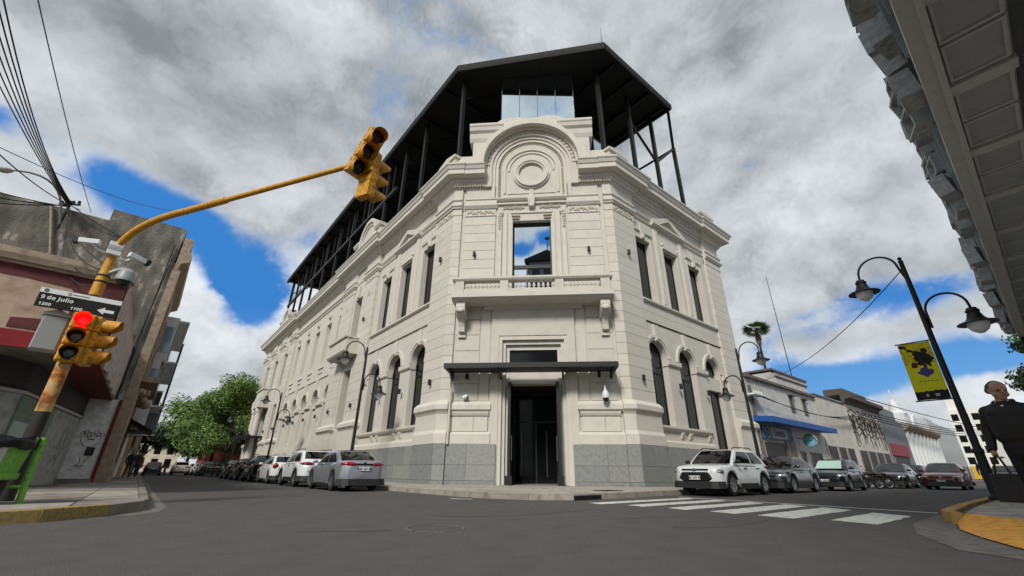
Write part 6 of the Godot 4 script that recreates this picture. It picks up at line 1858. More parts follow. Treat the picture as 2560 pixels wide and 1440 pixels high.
func wall_things() -> void:
	# small black floodlights and cameras on the stone fronts
	var k := 0
	beg(); X = Transform3D.IDENTITY
	lathe([[0.0, -0.14], [0.07, -0.14], [0.085, -0.1], [0.085, 0.12], [0.07, 0.16], [0.0, 0.16]], 12, Transform3D(Basis.IDENTITY, Vector3(0, 0, 0.12)))
	var m1 := fin_mesh(M.black)
	beg(); bx(-0.03, 0.03, -0.03, 0.03, 0.0, 0.08)
	var m2 := fin_mesh(M.stucco_trim)
	var spots := []
	for x in [1.0, 4.54, 7.64]: spots.append([XR, x, 5.15, -0.03 if x > 2 else 0.0])
	for x in [-1.0, -4.66, -7.88, -12.4, -17.4, -21.3, -25.0, -28.6, -32.3, -37.0, -42.0]: spots.append([XL, x, 5.0, 0.1 if x < -11 and x > -18.9 or x < -36 else (0.0 if x > -2 else -0.03)])
	for w in [[1.4, 12.2], [7.95, 12.3]]: spots.append([XC, w[0], w[1], -0.02])
	for w in [[0.95, 12.4], [1.0, 12.3]]: spots.append([XR if w[0] < 1 else XL, 1.0 if w[0] < 1 else -1.0, w[1], 0.0])
	spots.append([XL, -12.5, 11.6, 0.1])
	var where := ["on right corner pier below mid height", "between first and second arches of the right front", "between second arch and side door of the right front",
		"on left corner pier below mid height", "between first and second arches of the left front", "between second and third arches of the left front", "on the first projecting pier of the left front", "on the pier beyond the plain balcony", "between first and second blind arches", "between second and third blind arches", "between third and fourth blind arches", "between fourth and fifth blind arches", "on the first pier of the far porch bay", "beside the far porch columns",
		"left of the tall balcony window", "right of the tall balcony window", "high on the right corner pier", "high on the left corner pier", "high on the first projecting pier of the left front"]
	for i in spots.size():
		var s = spots[i]
		var at: Transform3D = gx(0, 0) * (s[0] as Transform3D) * Transform3D(Basis.IDENTITY, Vector3(s[1], s[2], s[3]))
		var t := thing("floodlight", "small black wall light " + where[i], "wall light", at, "wall lights of the corner building")
		inst("body", m1, t)
		inst("wall_plate", m2, t)
	for w in [[1.35, 5.15, "small black spotlight left of the doorway under the canopy"], [8.0, 5.2, "small black spotlight right of the doorway under the canopy"]]:
		var t := thing("spotlight", w[2], "spotlight", gx(0, 0) * XC * Transform3D(Basis.IDENTITY, Vector3(w[0], w[1], -0.07)))
		beg(); bv(-0.07, 0.07, -0.14, 0.14, 0.06, 0.2, 0.02); fin("body", M.black, t)
		beg(); bx(-0.03, 0.03, -0.03, 0.03, 0.0, 0.06); fin("wall_plate", M.black, t)
	var c1 := thing("security_camera", "small white camera on the wall left of the doorway", "camera", gx(0, 0) * XC * Transform3D(Basis.IDENTITY, Vector3(1.32, 4.12, -0.07)))
	beg(); lathe([[0.0, -0.12], [0.09, -0.12], [0.1, 0.0], [0.09, 0.12], [0.0, 0.12]], 12, Transform3D(Basis(Vector3.FORWARD, 1.2), Vector3(0, 0, 0.2))); fin("body", M.white, c1)
	beg(); ball(Vector3(0.13, -0.03, 0.22), Vector3(0.05, 0.06, 0.06), 8); fin("lens", M.black, c1)
	beg(); tube([Vector3(0, 0, 0), Vector3(0, 0, 0.15)], 0.04, -1, 8); fin("bracket", M.white, c1)
	var c2 := thing("dome_camera", "white dome camera on the wall right of the doorway", "camera", gx(0, 0) * XC * Transform3D(Basis.IDENTITY, Vector3(8.2, 4.0, 0.1)))
	beg(); lathe([[0.16, 0.0], [0.17, 0.12], [0.155, 0.26], [0.09, 0.34], [0.05, 0.42], [0.045, 0.56], [0.0, 0.57]], 14, Transform3D(Basis.IDENTITY, Vector3(0, 0, 0.25))); fin("housing", M.white, c2)
	beg(); lathe([[0.15, 0.0], [0.13, -0.1], [0.07, -0.17], [0.0, -0.18]], 14, Transform3D(Basis.IDENTITY, Vector3(0, 0, 0.25))); fin("bowl", M.black, c2)
	beg(); tube([Vector3(0, 0.6, -0.1), Vector3(0, 0.6, 0.25), Vector3(0, 0.5, 0.25)], 0.035, -1, 8); fin("arm", M.white, c2)

# ---------------------------------------------------------------- vehicles
func lin(t: Array, x: float) -> float:   # smooth interpolation through [x, y] stops
	if x <= t[0][0]: return t[0][1]
	for i in t.size() - 1:
		if x <= t[i + 1][0]:
			var u: float = (x - t[i][0]) / (t[i + 1][0] - t[i][0])
			return lerpf(t[i][1], t[i + 1][1], u * u * (3 - 2 * u) * 0.6 + u * 0.4)
	return t[-1][1]

const KINDS := {
	"suv": {"L": 4.27, "W": 1.79, "H": 1.62, "wf": 1.26, "wr": -1.31, "R": 0.36, "clear": 0.25, "belt": 1.02,
		"top": [[-2.13, 0.90], [-1.95, 1.0], [-1.2, 1.06], [0.6, 1.02], [0.95, 1.04], [1.5, 1.01], [1.9, 0.96], [2.06, 0.89], [2.13, 0.76]],
		"cowl": 1.12, "rf": 0.38, "rr": -1.35, "tail": -1.98, "roof": 1.6},
	"sedan": {"L": 4.36, "W": 1.74, "H": 1.49, "wf": 1.32, "wr": -1.25, "R": 0.335, "clear": 0.2, "belt": 0.94,
		"top": [[-2.18, 0.84], [-2.05, 1.02], [-1.75, 1.05], [-1.2, 1.0], [0.6, 0.93], [1.0, 0.94], [1.6, 0.88], [2.0, 0.79], [2.12, 0.7], [2.18, 0.56]],
		"cowl": 1.1, "rf": 0.25, "rr": -0.85, "tail": -1.72, "roof": 1.475},
	"hatch": {"L": 3.88, "W": 1.70, "H": 1.51, "wf": 1.2, "wr": -1.2, "R": 0.315, "clear": 0.2, "belt": 0.95,
		"top": [[-1.94, 0.82], [-1.8, 0.96], [-1.2, 1.0], [0.5, 0.95], [0.85, 0.96], [1.4, 0.9], [1.75, 0.81], [1.88, 0.72], [1.94, 0.56]],
		"cowl": 1.0, "rf": 0.25, "rr": -1.3, "tail": -1.8, "roof": 1.49}}

func half_width(d: Dictionary, x: float) -> float:
	var t: float = absf(x) / (d.L / 2)
	var w: float = d.W / 2 * (1.0 - 0.05 * pow(t, 3))
	var e := clampf((t - 0.86) / 0.14, 0, 1)
	return w * (1.0 - 0.30 * pow(e, 2.2))

func car(called: String, kind: String, paint: Material, label: String, look := "") -> Node3D:
	var d: Dictionary = KINDS[kind]
	var T := thing(called, label, "car")
	T.set_meta("base", called)
	X = Transform3D.IDENTITY
	# lower shell
	var rows := []
	var n := 64
	var Ra: float = d.R + 0.055
	for i in n + 1:
		var x: float = -d.L / 2 + d.L * i / n
		# crowd the stations at the ends
		var u := float(i) / n * 2 - 1
		x = d.L / 2 * (signf(u) * pow(absf(u), 0.88))
		var w := half_width(d, x)
		var t = absf(x) / (d.L / 2)
		var yb: float = d.clear + 0.14 * pow(clampf((t - 0.85) / 0.15, 0, 1), 2)
		var flare := 0.0
		for ax in [d.wf, d.wr]:
			var dx: float = absf(x - ax)
			if dx < Ra: yb = maxf(yb, d.R + sqrt(Ra * Ra - dx * dx))
			flare = maxf(flare, 0.02 * (1.0 - smoothstep(Ra * 0.9, Ra * 1.5, dx)))
		var ys := lin(d.top, x)
		var h := ys - yb
		var half := [Vector2(w * 0.93, yb), Vector2(w * 0.985 + flare, yb + minf(0.03, h * 0.2)), Vector2(w * 0.995 + flare, yb + h * 0.25), Vector2(w * 1.0 + flare * 0.7, yb + h * 0.48), Vector2(w * 0.985 + flare * 0.3, yb + h * 0.70), Vector2(w * 0.955, yb + h * 0.86), Vector2(w * 0.90, ys - 0.025), Vector2(w * 0.80, ys), Vector2(w * 0.45, ys + 0.02), Vector2(0, ys + 0.028)]
		var r := []
		for p in half: r.append(Vector3(x, p.y, p.x))
		for k in range(half.size() - 2, -1, -1): r.append(Vector3(x, half[k].y, -half[k].x))
		rows.append(r)
	beg()
	grid(rows, true)
	for e in [rows[0], rows[-1]]:
		var s := -1.0 if e == rows[0] else 1.0
		var mid := Vector3(e[0].x + s * 0.03, 0.6, 0)
		for k in e.size() - 1:
			if s > 0: tri(mid, e[k + 1], e[k])
			else: tri(mid, e[k], e[k + 1])
		if s > 0: tri(mid, e[0], e[e.size() - 1])
		else: tri(mid, e[e.size() - 1], e[0])
	# cabin
	var zb: float = half_width(d, 0.0) * 0.93
	var y0: float = d.belt - 0.03
	var xf := func(t: float) -> float: return lerpf(d.cowl, d.rf, t) + 0.10 * sin(t * PI) * 0.6
	var xr := func(t: float) -> float: return lerpf(d.tail, d.rr, pow(t, 1.25)) - 0.05 * sin(t * PI)
	var hw := func(t: float) -> float: return zb * (1.0 - 0.17 * t - 0.09 * pow(t, 6))
	var yy := func(t: float) -> float: return lerpf(y0, d.roof - 0.05, t)
	var F := func(vv: float, t: float, off: float) -> Vector3: return Vector3(xf.call(t) - 0.16 * vv * vv + off, yy.call(t) + off * 0.6, vv * hw.call(t))
	var Rr := func(vv: float, t: float, off: float) -> Vector3: return Vector3(xr.call(t) + 0.12 * vv * vv - off, yy.call(t) + off * 0.5, vv * hw.call(t))
	var Sd := func(u: float, t: float, sg: float, off: float) -> Vector3: return Vector3(lerpf(xr.call(t) + 0.12, xf.call(t) - 0.16, u), yy.call(t), sg * (hw.call(t) + off + 0.02 * sin(u * PI)))
	var g1 := []; var g2 := []; var g3 := []; var g4 := []
	for j in 9:
		var t := j / 8.0
		var r1 := []; var r2 := []; var r3 := []; var r4 := []
		for i in 11: r1.append(F.call(i / 5.0 - 1.0, t, 0.0)); r2.append(Rr.call(i / 5.0 - 1.0, t, 0.0)); r3.append(Sd.call(i / 10.0, t, 1.0, 0.0)); r4.append(Sd.call(i / 10.0, t, -1.0, 0.0))
		g1.append(r1); g2.append(r2); g3.append(r3); g4.append(r4)
	grid(g1, true); grid(g2); grid(g3); grid(g4, true)
	var rf := []
	for i in 13:
		var u := i / 12.0
		var r := []
		for j in 11:
			var vv := j / 5.0 - 1.0
			var a: Vector3 = Rr.call(vv, 1.0, 0.0); var b: Vector3 = F.call(vv, 1.0, 0.0)
			r.append(Vector3(lerpf(a.x, b.x, u), d.roof - 0.05 + 0.05 * (1.0 - pow(absf(vv), 3)) * (0.35 + 0.65 * sin(PI * clampf(u * 0.9 + 0.06, 0, 1))), vv * (hw.call(1.0) + 0.02 * sin(u * PI))))
		rf.append(r)
	grid(rf, true)
	fin("body", paint, T)
	# glass
	var patch := func(f: Callable, a0: float, a1: float, t0: float, t1: float, nn: int) -> Array:
		var o := []
		for j in 6:
			var r := []
			for i in nn + 1: r.append(f.call(lerpf(a0, a1, float(i) / nn), lerpf(t0, t1, j / 5.0)))
			o.append(r)
		return o
	beg(); grid(patch.call(func(a: float, t: float) -> Vector3: return F.call(a, t, 0.008), -0.9, 0.9, 0.1, 0.95, 8), true); fin("windshield", M.car_glass, T)
	beg(); grid(patch.call(func(a: float, t: float) -> Vector3: return Rr.call(a, t, 0.008), -0.86, 0.86, 0.22 if kind == "sedan" else 0.35, 0.93, 8)); fin("rear_window", M.car_glass, T)
	for sg in [1.0, -1.0]:
		for wn in [[0.09, 0.46], [0.50, 0.93]]:
			beg(); grid(patch.call(func(a: float, t: float) -> Vector3: return Sd.call(a, t, sg, 0.007), wn[0], wn[1], 0.16, 0.88, 5), sg < 0); fin("side_window", M.car_glass, T)
		beg()
		var mx: float = d.cowl - 0.32
		ball(Vector3(mx, d.belt + 0.1, sg * (zb + 0.13)), Vector3(0.07, 0.075, 0.11), 8); tube([Vector3(mx, d.belt + 0.05, sg * (zb - 0.04)), Vector3(mx, d.belt + 0.07, sg * (zb + 0.1))], 0.025, -1, 5)
		fin("mirror", M.trim if look == "suv" else paint, T)
		for hx in [0.1, -0.95]:
			beg(); bv(hx - 0.09, hx + 0.09, d.belt - 0.13, d.belt - 0.095, -0.02, 0.02, 0.006)
			var hm := fin_mesh(M.trim if look == "suv" else paint)
			inst("door_handle", hm, T, Transform3D(Basis.IDENTITY, Vector3(0, 0, sg * (half_width(d, hx) * 0.985 + 0.0))))
		# sill strip
		beg(); bx(d.wr + Ra, d.wf - Ra, d.clear - 0.02, d.clear + (0.16 if kind == "suv" else 0.07), minf(sg * (d.W / 2 - 0.12), sg * (d.W / 2 - 0.006)), maxf(sg * (d.W / 2 - 0.12), sg * (d.W / 2 - 0.006))); fin("sill", M.trim, T)
		if kind == "suv":
			for ax in [d.wf, d.wr]:
				beg(); X = Transform3D(Basis.IDENTITY, Vector3(ax, d.R, 0)); ring(0, 0, Ra - 0.01, Ra + 0.055, minf(sg * (d.W / 2 - 0.1), sg * (d.W / 2 + 0.012)), maxf(sg * (d.W / 2 - 0.1), sg * (d.W / 2 + 0.012)), -0.15, PI + 0.15, 18); X = Transform3D.IDENTITY; fin("arch_trim", M.trim, T)
			beg(); tube([Vector3(-1.35, d.roof - 0.02, sg * 0.6), Vector3(-1.2, d.roof + 0.04, sg * 0.6), Vector3(0.1, d.roof + 0.04, sg * 0.6), Vector3(0.3, d.roof - 0.02, sg * 0.6)], 0.018, -1, 6); fin("roof_rail", M.trim, T)
	# lamps, grille, bumpers
	var fx: float = d.L / 2
	for sg in [1.0, -1.0]:
		var hl := Transform3D(Basis(Vector3.UP, -sg * 0.55), Vector3(fx - 0.2, lin(d.top, fx - 0.2) - 0.13, sg * (half_width(d, fx - 0.2) - 0.14)))
		beg(); X = hl; ball(Vector3.ZERO, Vector3(0.1, 0.05 if kind == "suv" else 0.085, 0.25), 14); X = Transform3D.IDENTITY; fin("headlight", M.headlight, T)
		if kind == "suv":
			beg(); X = hl; bx(-0.02, 0.1, -0.075, -0.05, -0.2, 0.2); X = Transform3D.IDENTITY; fin("running_light", M.trim, T)
		var tl := Transform3D(Basis(Vector3.UP, sg * 0.45), Vector3(-fx + 0.13, (0.92 if kind == "sedan" else (0.98 if kind == "suv" else 0.9)), sg * (half_width(d, -fx + 0.13) - (0.2 if kind != "hatch" else 0.12))))
		beg(); X = tl; ball(Vector3.ZERO, Vector3(0.13, 0.075 if kind != "hatch" else 0.16, 0.3 if kind != "hatch" else 0.15), 12); X = Transform3D.IDENTITY; fin("taillight", M.red_lens, T)
		if kind == "sedan" and look == "silver":
			beg(); bx(-fx - 0.015, -fx + 0.1, 0.915, 0.945, -0.5, 0.5); fin("trunk_strip", M.trim, T)
		beg(); ball(Vector3(fx - 0.12, 0.42, sg * (half_width(d, fx - 0.12) - 0.12)), Vector3(0.06, 0.06, 0.1), 8); fin("fog_light", M.trim, T)
	for e in [1.0, -1.0]:
		var path := []
		for i in 13:
			var u := -1.0 + i / 6.0
			var zz = u * d.W / 2 * 0.965
			# outline of the nose: invert the plan curve
			var xx: float = fx
			while xx > fx * 0.72 and half_width(d, xx) < absf(zz): xx -= 0.01
			path.append(Vector2(e * (xx + 0.006), -e * zz))
		path.reverse()
		var pth := []
		for w in path: pth.append(w)
		beg(); sw(pth, [[-0.14, d.clear + 0.0], [-0.05, d.clear + 0.0], [0.012, d.clear + 0.1], [0.006, d.clear + (0.2 if kind == "suv" else 0.17)], [-0.1, d.clear + 0.22]]); fin("bumper_skirt", M.trim, T)
	beg()
	if kind == "suv":
		pr(PackedVector2Array([Vector2(-0.46, 0.0), Vector2(0.46, 0.0), Vector2(0.6, 0.1), Vector2(0.52, 0.26), Vector2(0.44, 0.3), Vector2(-0.44, 0.3), Vector2(-0.52, 0.26), Vector2(-0.6, 0.1)]), -0.05, 0.045, 0.03)
	else:
		bv(-0.5, 0.5, 0.0, 0.13, -0.05, 0.05, 0.03)
	inst("grille", fin_mesh(M.black), T, Transform3D(Basis(Vector3.UP, PI / 2), Vector3(fx, 0.46 if kind == "suv" else 0.4, 0)))
	beg(); bv(-0.48, 0.48, 0.0, 0.045, -0.12, 0.03, 0.01); inst("grille", fin_mesh(M.black), T, Transform3D(Basis(Vector3.UP, PI / 2), Vector3(fx - 0.01, 0.82 if kind == "suv" else 0.63, 0)))
	if kind == "suv":
		beg(); pr(PackedVector2Array([Vector2(-0.11, -0.012), Vector2(-0.03, -0.012), Vector2(-0.03, -0.035), Vector2(0.04, -0.035), Vector2(0.04, -0.012), Vector2(0.11, -0.012), Vector2(0.11, 0.016), Vector2(0.04, 0.016), Vector2(0.04, 0.036), Vector2(-0.03, 0.036), Vector2(-0.03, 0.016), Vector2(-0.11, 0.016)]), 0, 0.015); inst("emblem", fin_mesh(M.chrome), T, Transform3D(Basis(Vector3.UP, PI / 2), Vector3(fx + 0.022, 0.842, 0)))
	else:
		beg(); ring(0, 0, 0.03, 0.055, 0, 0.015, 0, TAU, 14); inst("emblem", fin_mesh(M.chrome), T, Transform3D(Basis(Vector3.UP, PI / 2), Vector3(fx + 0.025, 0.655, 0)))
		beg(); bx(-0.05, 0.05, -0.03, 0.03, 0, 0.02); inst("emblem", fin_mesh(M.trim), T, Transform3D(Basis(Vector3.UP, -PI / 2), Vector3(-fx - 0.01, 0.96, 0)))
	for e in [1.0, -1.0]:
		var pl := group_node("licence_plate", T, Transform3D(Basis(Vector3.UP, e * PI / 2), Vector3(e * (fx + (0.055 if e > 0 else 0.035)), (0.58 if kind == "suv" else 0.46) if e > 0 else 0.76, 0)))
		beg(); bv(-0.2, 0.2, -0.065, 0.065, -0.06, 0.02, 0.004); fin("plate", M.plate, pl)
		word("plate_text", "MX 147 KP", 0.075, 0.004, M.plate_ink, pl, Transform3D(Basis.IDENTITY, Vector3(0, 0, 0.024)), "Droid Sans", true)
	beg(); bx(-fx + 0.3, fx - 0.3, d.clear - 0.03, 0.55, -d.W / 2 + 0.26, d.W / 2 - 0.26); bx(d.wr + Ra + 0.02, d.wf - Ra - 0.02, d.clear - 0.03, 0.5, -d.W / 2 + 0.1, d.W / 2 - 0.1); fin("underbody", M.black, T)
	# wheels
	for ax in [d.wf, d.wr]:
		for sg in [1.0, -1.0]:
			var w := group_node("wheel", T, Transform3D(Basis(Vector3.RIGHT, sg * PI / 2), Vector3(ax, d.R, sg * (d.W / 2 - 0.115))))
			wheel_parts(w, d.R)
	return T

func wheel_parts(w: Node, R: float) -> void:
	var key := "wheel%d" % int(R * 1000)
	if not M.has(key):
		X = Transform3D.IDENTITY
		beg(); lathe([[R * 0.64, -0.10], [R * 0.9, -0.105], [R * 0.98, -0.085], [R, -0.05], [R, 0.05], [R * 0.98, 0.085], [R * 0.9, 0.105], [R * 0.64, 0.10]], 26)
		var ty := fin_mesh(M.rubber)
		beg(); lathe([[R * 0.64, -0.08], [R * 0.66, 0.1], [R * 0.6, 0.1], [R * 0.56, 0.03], [0.0, 0.03]], 26); lathe([[0.06, 0.03], [0.06, 0.085], [0.0, 0.09]], 12)
		for i in 5:
			var keep := X
			X = Transform3D(Basis(Vector3.UP, TAU * i / 5), Vector3.ZERO)
			for o in [-0.04, 0.04]:
				q(Vector3(0.03, 0.085, o + 0.02), Vector3(R * 0.61, 0.095, o * 1.5 + 0.034), Vector3(R * 0.61, 0.095, o * 1.5 - 0.034), Vector3(0.03, 0.085, o - 0.02))
				q(Vector3(0.03, 0.03, o + 0.02), Vector3(R * 0.61, 0.03, o * 1.5 + 0.034), Vector3(R * 0.61, 0.095, o * 1.5 + 0.034), Vector3(0.03, 0.085, o + 0.02))
				q(Vector3(0.03, 0.085, o - 0.02), Vector3(R * 0.61, 0.095, o * 1.5 - 0.034), Vector3(R * 0.61, 0.03, o * 1.5 - 0.034), Vector3(0.03, 0.03, o - 0.02))
			X = keep
		var rm := fin_mesh(M.rim)
		beg(); lathe([[R * 0.53, 0.031], [R * 0.27, 0.036]], 20)
		M[key] = [ty, rm, fin_mesh(M.black)]
	inst("tyre", M[key][0], w); inst("rim", M[key][1], w); inst("brake_well", M[key][2], w)

func repaint(c: Node3D, m: Material) -> void:
	for ch in c.get_children():
		var nm := String(ch.name)
		if nm == "body" or nm.begins_with("mirror") or nm.begins_with("door_handle"):
			(ch as MeshInstance3D).material_override = m

func motorcycle(label: String) -> Node3D:
	var T := thing("motorcycle", label, "motorcycle", Transform3D.IDENTITY, "parked motorcycles")
	T.set_meta("base", "motorcycle")
	X = Transform3D.IDENTITY
	for x in [0.62, -0.6]:
		var w := group_node("wheel", T, Transform3D(Basis(Vector3.RIGHT, PI / 2), Vector3(x, 0.3, 0)))
		beg(); lathe([[0.22, -0.045], [0.28, -0.05], [0.3, -0.02], [0.3, 0.02], [0.28, 0.05], [0.22, 0.045]], 20); fin("tyre", M.rubber, w)
		beg(); lathe([[0.22, -0.03], [0.19, 0.0], [0.22, 0.03]], 20); for i in 6: tube([Vector3(0, 0, 0), Vector3(cos(i * TAU / 6), 0, sin(i * TAU / 6)) * 0.21], 0.012, -1, 4)
		fin("rim", M.rim, w)
	beg(); tube([Vector3(0.62, 0.3, 0.09), Vector3(0.42, 0.95, 0.08)], 0.028, -1, 6); tube([Vector3(0.62, 0.3, -0.09), Vector3(0.42, 0.95, -0.08)], 0.028, -1, 6); fin("fork", M.rim, T)
	beg(); tube([Vector3(0.3, 1.02, 0.36), Vector3(0.4, 1.05, 0.2), Vector3(0.42, 0.98, 0), Vector3(0.4, 1.05, -0.2), Vector3(0.3, 1.02, -0.36)], 0.016, -1, 6); fin("handlebar", M.black, T)
	beg(); for k in [-1.0, 1.0]: tube([Vector3(0.4, 1.03, k * 0.25), Vector3(0.42, 1.2, k * 0.32)], 0.008, -1, 4); ball(Vector3(0.42, 1.22, k * 0.33), Vector3(0.03, 0.05, 0.07), 8)
	fin("mirror", M.black, T)
	beg(); ball(Vector3(0.18, 0.82, 0), Vector3(0.28, 0.14, 0.15), 12); fin("fuel_tank", M.moto_red, T)
	beg(); ball(Vector3(-0.28, 0.8, 0), Vector3(0.36, 0.08, 0.14), 10); fin("seat", M.black, T)
	beg(); bv(-0.1, 0.3, 0.32, 0.62, -0.13, 0.13, 0.03); tube([Vector3(-0.6, 0.32, 0.1), Vector3(-0.1, 0.4, 0.1), Vector3(-0.4, 0.72, 0.08), Vector3(0.38, 0.85, 0)], 0.025, -1, 6); tube([Vector3(-0.6, 0.32, -0.1), Vector3(-0.1, 0.4, -0.1), Vector3(-0.4, 0.72, -0.08)], 0.025, -1, 6); fin("engine_frame", M.steel, T)
	beg(); tube([Vector3(0.25, 0.35, 0.14), Vector3(-0.1, 0.25, 0.16), Vector3(-0.75, 0.36, 0.17)], 0.045, -1, 8); fin("exhaust", M.chrome, T)
	beg(); ball(Vector3(0.52, 0.9, 0), Vector3(0.09, 0.1, 0.1), 10); fin("headlight", M.headlight, T)
	beg(); ball(Vector3(-0.78, 0.72, 0), Vector3(0.05, 0.06, 0.09), 8); fin("taillight", M.red_lens, T)
	beg(); tube([Vector3(0.95, 0.5, 0), Vector3(0.8, 0.64, 0), Vector3(0.6, 0.66, 0), Vector3(0.4, 0.55, 0)], 0.05, -1, 6); tube([Vector3(-0.3, 0.7, 0), Vector3(-0.7, 0.7, 0), Vector3(-0.9, 0.5, 0)], 0.06, -1, 6); fin("mudguard", M.moto_red, T)
	beg(); tube([Vector3(-0.05, 0.32, 0.1), Vector3(-0.15, 0.0, 0.28)], 0.015, -1, 5); fin("side_stand", M.steel, T)
	return T

func vehicles() -> void:
	var white := car_paint(Color(0.86, 0.87, 0.87))
	var silver := car_paint(Color(0.62, 0.64, 0.67), 0.55)
	var grey := car_paint(Color(0.20, 0.215, 0.22), 0.4)
	var black := car_paint(Color(0.06, 0.065, 0.07), 0.2)
	var navy := car_paint(Color(0.07, 0.085, 0.11), 0.3)
	var red := car_paint(Color(0.36, 0.07, 0.06), 0.3)
	var cream := car_paint(Color(0.74, 0.71, 0.66))
	# right-hand street: fronts towards the camera (front = -a)
	var suv := car("parked_suv", "suv", white, "white SUV with black cladding parked at the crosswalk", "suv")
	var sedan := car("parked_sedan", "sedan", silver, "silver sedan seen from behind with wide red lamps and black bumper", "silver")
	var hatch := car("parked_hatchback", "hatch", white, "white hatchback parked behind the white compact SUV")
	suv.transform = gx(6.5, -3.98, 0, PI)
	var R := "cars parked along the right street"
	suv.set_meta("group", R)
	var c: Node3D
	c = copy(sedan, gx(11.75, -4.1, 0, PI), "dark grey sedan parked behind the white SUV", R); repaint(c, grey)
	c = copy(hatch, gx(17.4, -4.6, 0, PI), "dark blue hatchback with pale sunshade behind its windshield", R); repaint(c, navy)
	c = copy(sedan, gx(27.2, -5.1, 0, PI), "black sedan parked beyond the motorcycles", R); repaint(c, black)
	c = copy(hatch, gx(33.6, -5.0, 0, PI), "dark grey hatchback parked behind the black sedan", R); repaint(c, grey)
	c = copy(sedan, gx(40.0, -4.9, 0, PI), "grey sedan parked before the vine covered building", R); repaint(c, grey)
	c = copy(suv, gx(47.0, -4.9, 0, PI), "dark SUV parked far along the right street", R); repaint(c, black)
	c = copy(sedan, gx(27.2, -7.55, 0, PI), "dark red car driving towards the crossing", ""); repaint(c, red)
	c.name = numbered("red_car")
	c.set_meta("group", "")
	c = copy(hatch, gx(36.0, -9.6, 0, PI), "white car standing by the right kerb behind the walking man", "cars by the right kerb")
	c = copy(sedan, gx(43.0, -9.5, 0, PI), "silver car by the right kerb behind the white one", "cars by the right kerb")
	# sunshade inside the windshield of the blue hatchback
	var ss := thing("sunshade", "pale green sunshade covering windshield of the blue hatchback", "sunshade", gx(17.4, -4.6, 0, PI))
	beg(); q(Vector3(1.0, 1.02, 0.58), Vector3(1.0, 1.02, -0.58), Vector3(0.47, 1.4, -0.5), Vector3(0.47, 1.4, 0.5)); q(Vector3(0.99, 1.015, 0.58), Vector3(0.46, 1.395, 0.5), Vector3(0.46, 1.395, -0.5), Vector3(0.99, 1.015, -0.58)); fin("sheet", M.sunshade, ss)
	# left-hand street: rears towards the camera (front = +b)
	var Lg := "cars parked along the left street"
	var f := PI / 2
	sedan.transform = gx(-4.28, 6.5, 0, f)
	sedan.set_meta("group", Lg)
	c = copy(suv, gx(-4.3, 11.65, 0, f), "white compact SUV parked behind the silver sedan", Lg)
	hatch.transform = gx(-4.35, 17.1, 0, f)
	hatch.set_meta("group", Lg)
	c = copy(suv, gx(-4.35, 22.2, 0, f), "dark SUV with pale roof parked before the white hatchback", Lg); repaint(c, black)
	c = copy(hatch, gx(-4.4, 27.2, 0, f), "black hatchback parked beyond the dark SUV", Lg); repaint(c, black)
	c = copy(sedan, gx(-4.4, 32.2, 0, f), "dark grey sedan parked near the second lamp post", Lg); repaint(c, grey)
	c = copy(suv, gx(-4.4, 52.0, 0, f), "black SUV parked beyond the motorcycle row", Lg); repaint(c, black)
	c = copy(hatch, gx(-4.4, 57.0, 0, f), "silver hatchback parked under the trees", Lg); repaint(c, silver)
	c = copy(hatch, gx(-4.4, 62.0, 0, f), "white hatchback parked far under the trees", Lg)
	c = copy(sedan, gx(-4.4, 67.5, 0, f), "grey sedan parked far under the trees", Lg); repaint(c, grey)
	c = copy(suv, gx(-6.6, 60.0, 0, f), "cream van driving away down the left street", ""); repaint(c, cream); c.set_meta("category", "van")
	c = copy(hatch, gx(-9.4, 58.0, 0, f), "black car standing by the left kerb far away", ""); repaint(c, black)
	# motorcycles
	var mo := motorcycle("dark motorcycle next to the blue hatchback tail")
	mo.transform = gx(22.2, -4.7, 0.0, PI * 0.72)
	copy(mo, gx(23.4, -4.9, 0, PI * 0.7), "dark motorcycle next to the black sedan bonnet", "parked motorcycles")
	copy(mo, gx(30.8, -5.9, 0, PI * 0.75), "dark motorcycle parked behind the black sedan", "parked motorcycles")
	for i in 9:
		var m := copy(mo, gx(-4.5 + 0.1 * sin(i * 2.0), 37.0 + i * 1.45, 0, PI / 2 + 0.35), "%s motorcycle from the dark grey sedan in the angled row" % ["first", "second", "third", "fourth", "fifth", "sixth", "seventh", "eighth", "ninth"][i], "motorcycles in the angled row")
		if i % 3 == 1:
			for ch in m.get_children():
				if String(ch.name).begins_with("fuel_tank") or String(ch.name).begins_with("mudguard"): (ch as MeshInstance3D).material_override = M.black
	copy(mo, gx(-8.6, 62.0, 0, PI / 2), "red motorcycle riding far down the left street", "motorcycles riding far away")
	copy(mo, gx(-7.9, 66.0, 0, PI / 2), "red motorcycle riding ahead beside the cream van", "motorcycles riding far away")

# ---------------------------------------------------------------- people: smooth union of tapered bones, surface nets
func bone_dist(p: Vector3, b: Array) -> float:
	var a: Vector3 = b[0]; var d: Vector3 = b[1] - a
	var t := clampf((p - a).dot(d) / maxf(d.length_squared(), 1e-9), 0.0, 1.0)
	var k: Vector3 = b[5] if b.size() > 5 else Vector3.ONE
	return ((p - a - d * t) / k).length() * minf(k.x, minf(k.y, k.z)) - lerpf(b[2], b[3], t) * minf(k.x, minf(k.y, k.z))

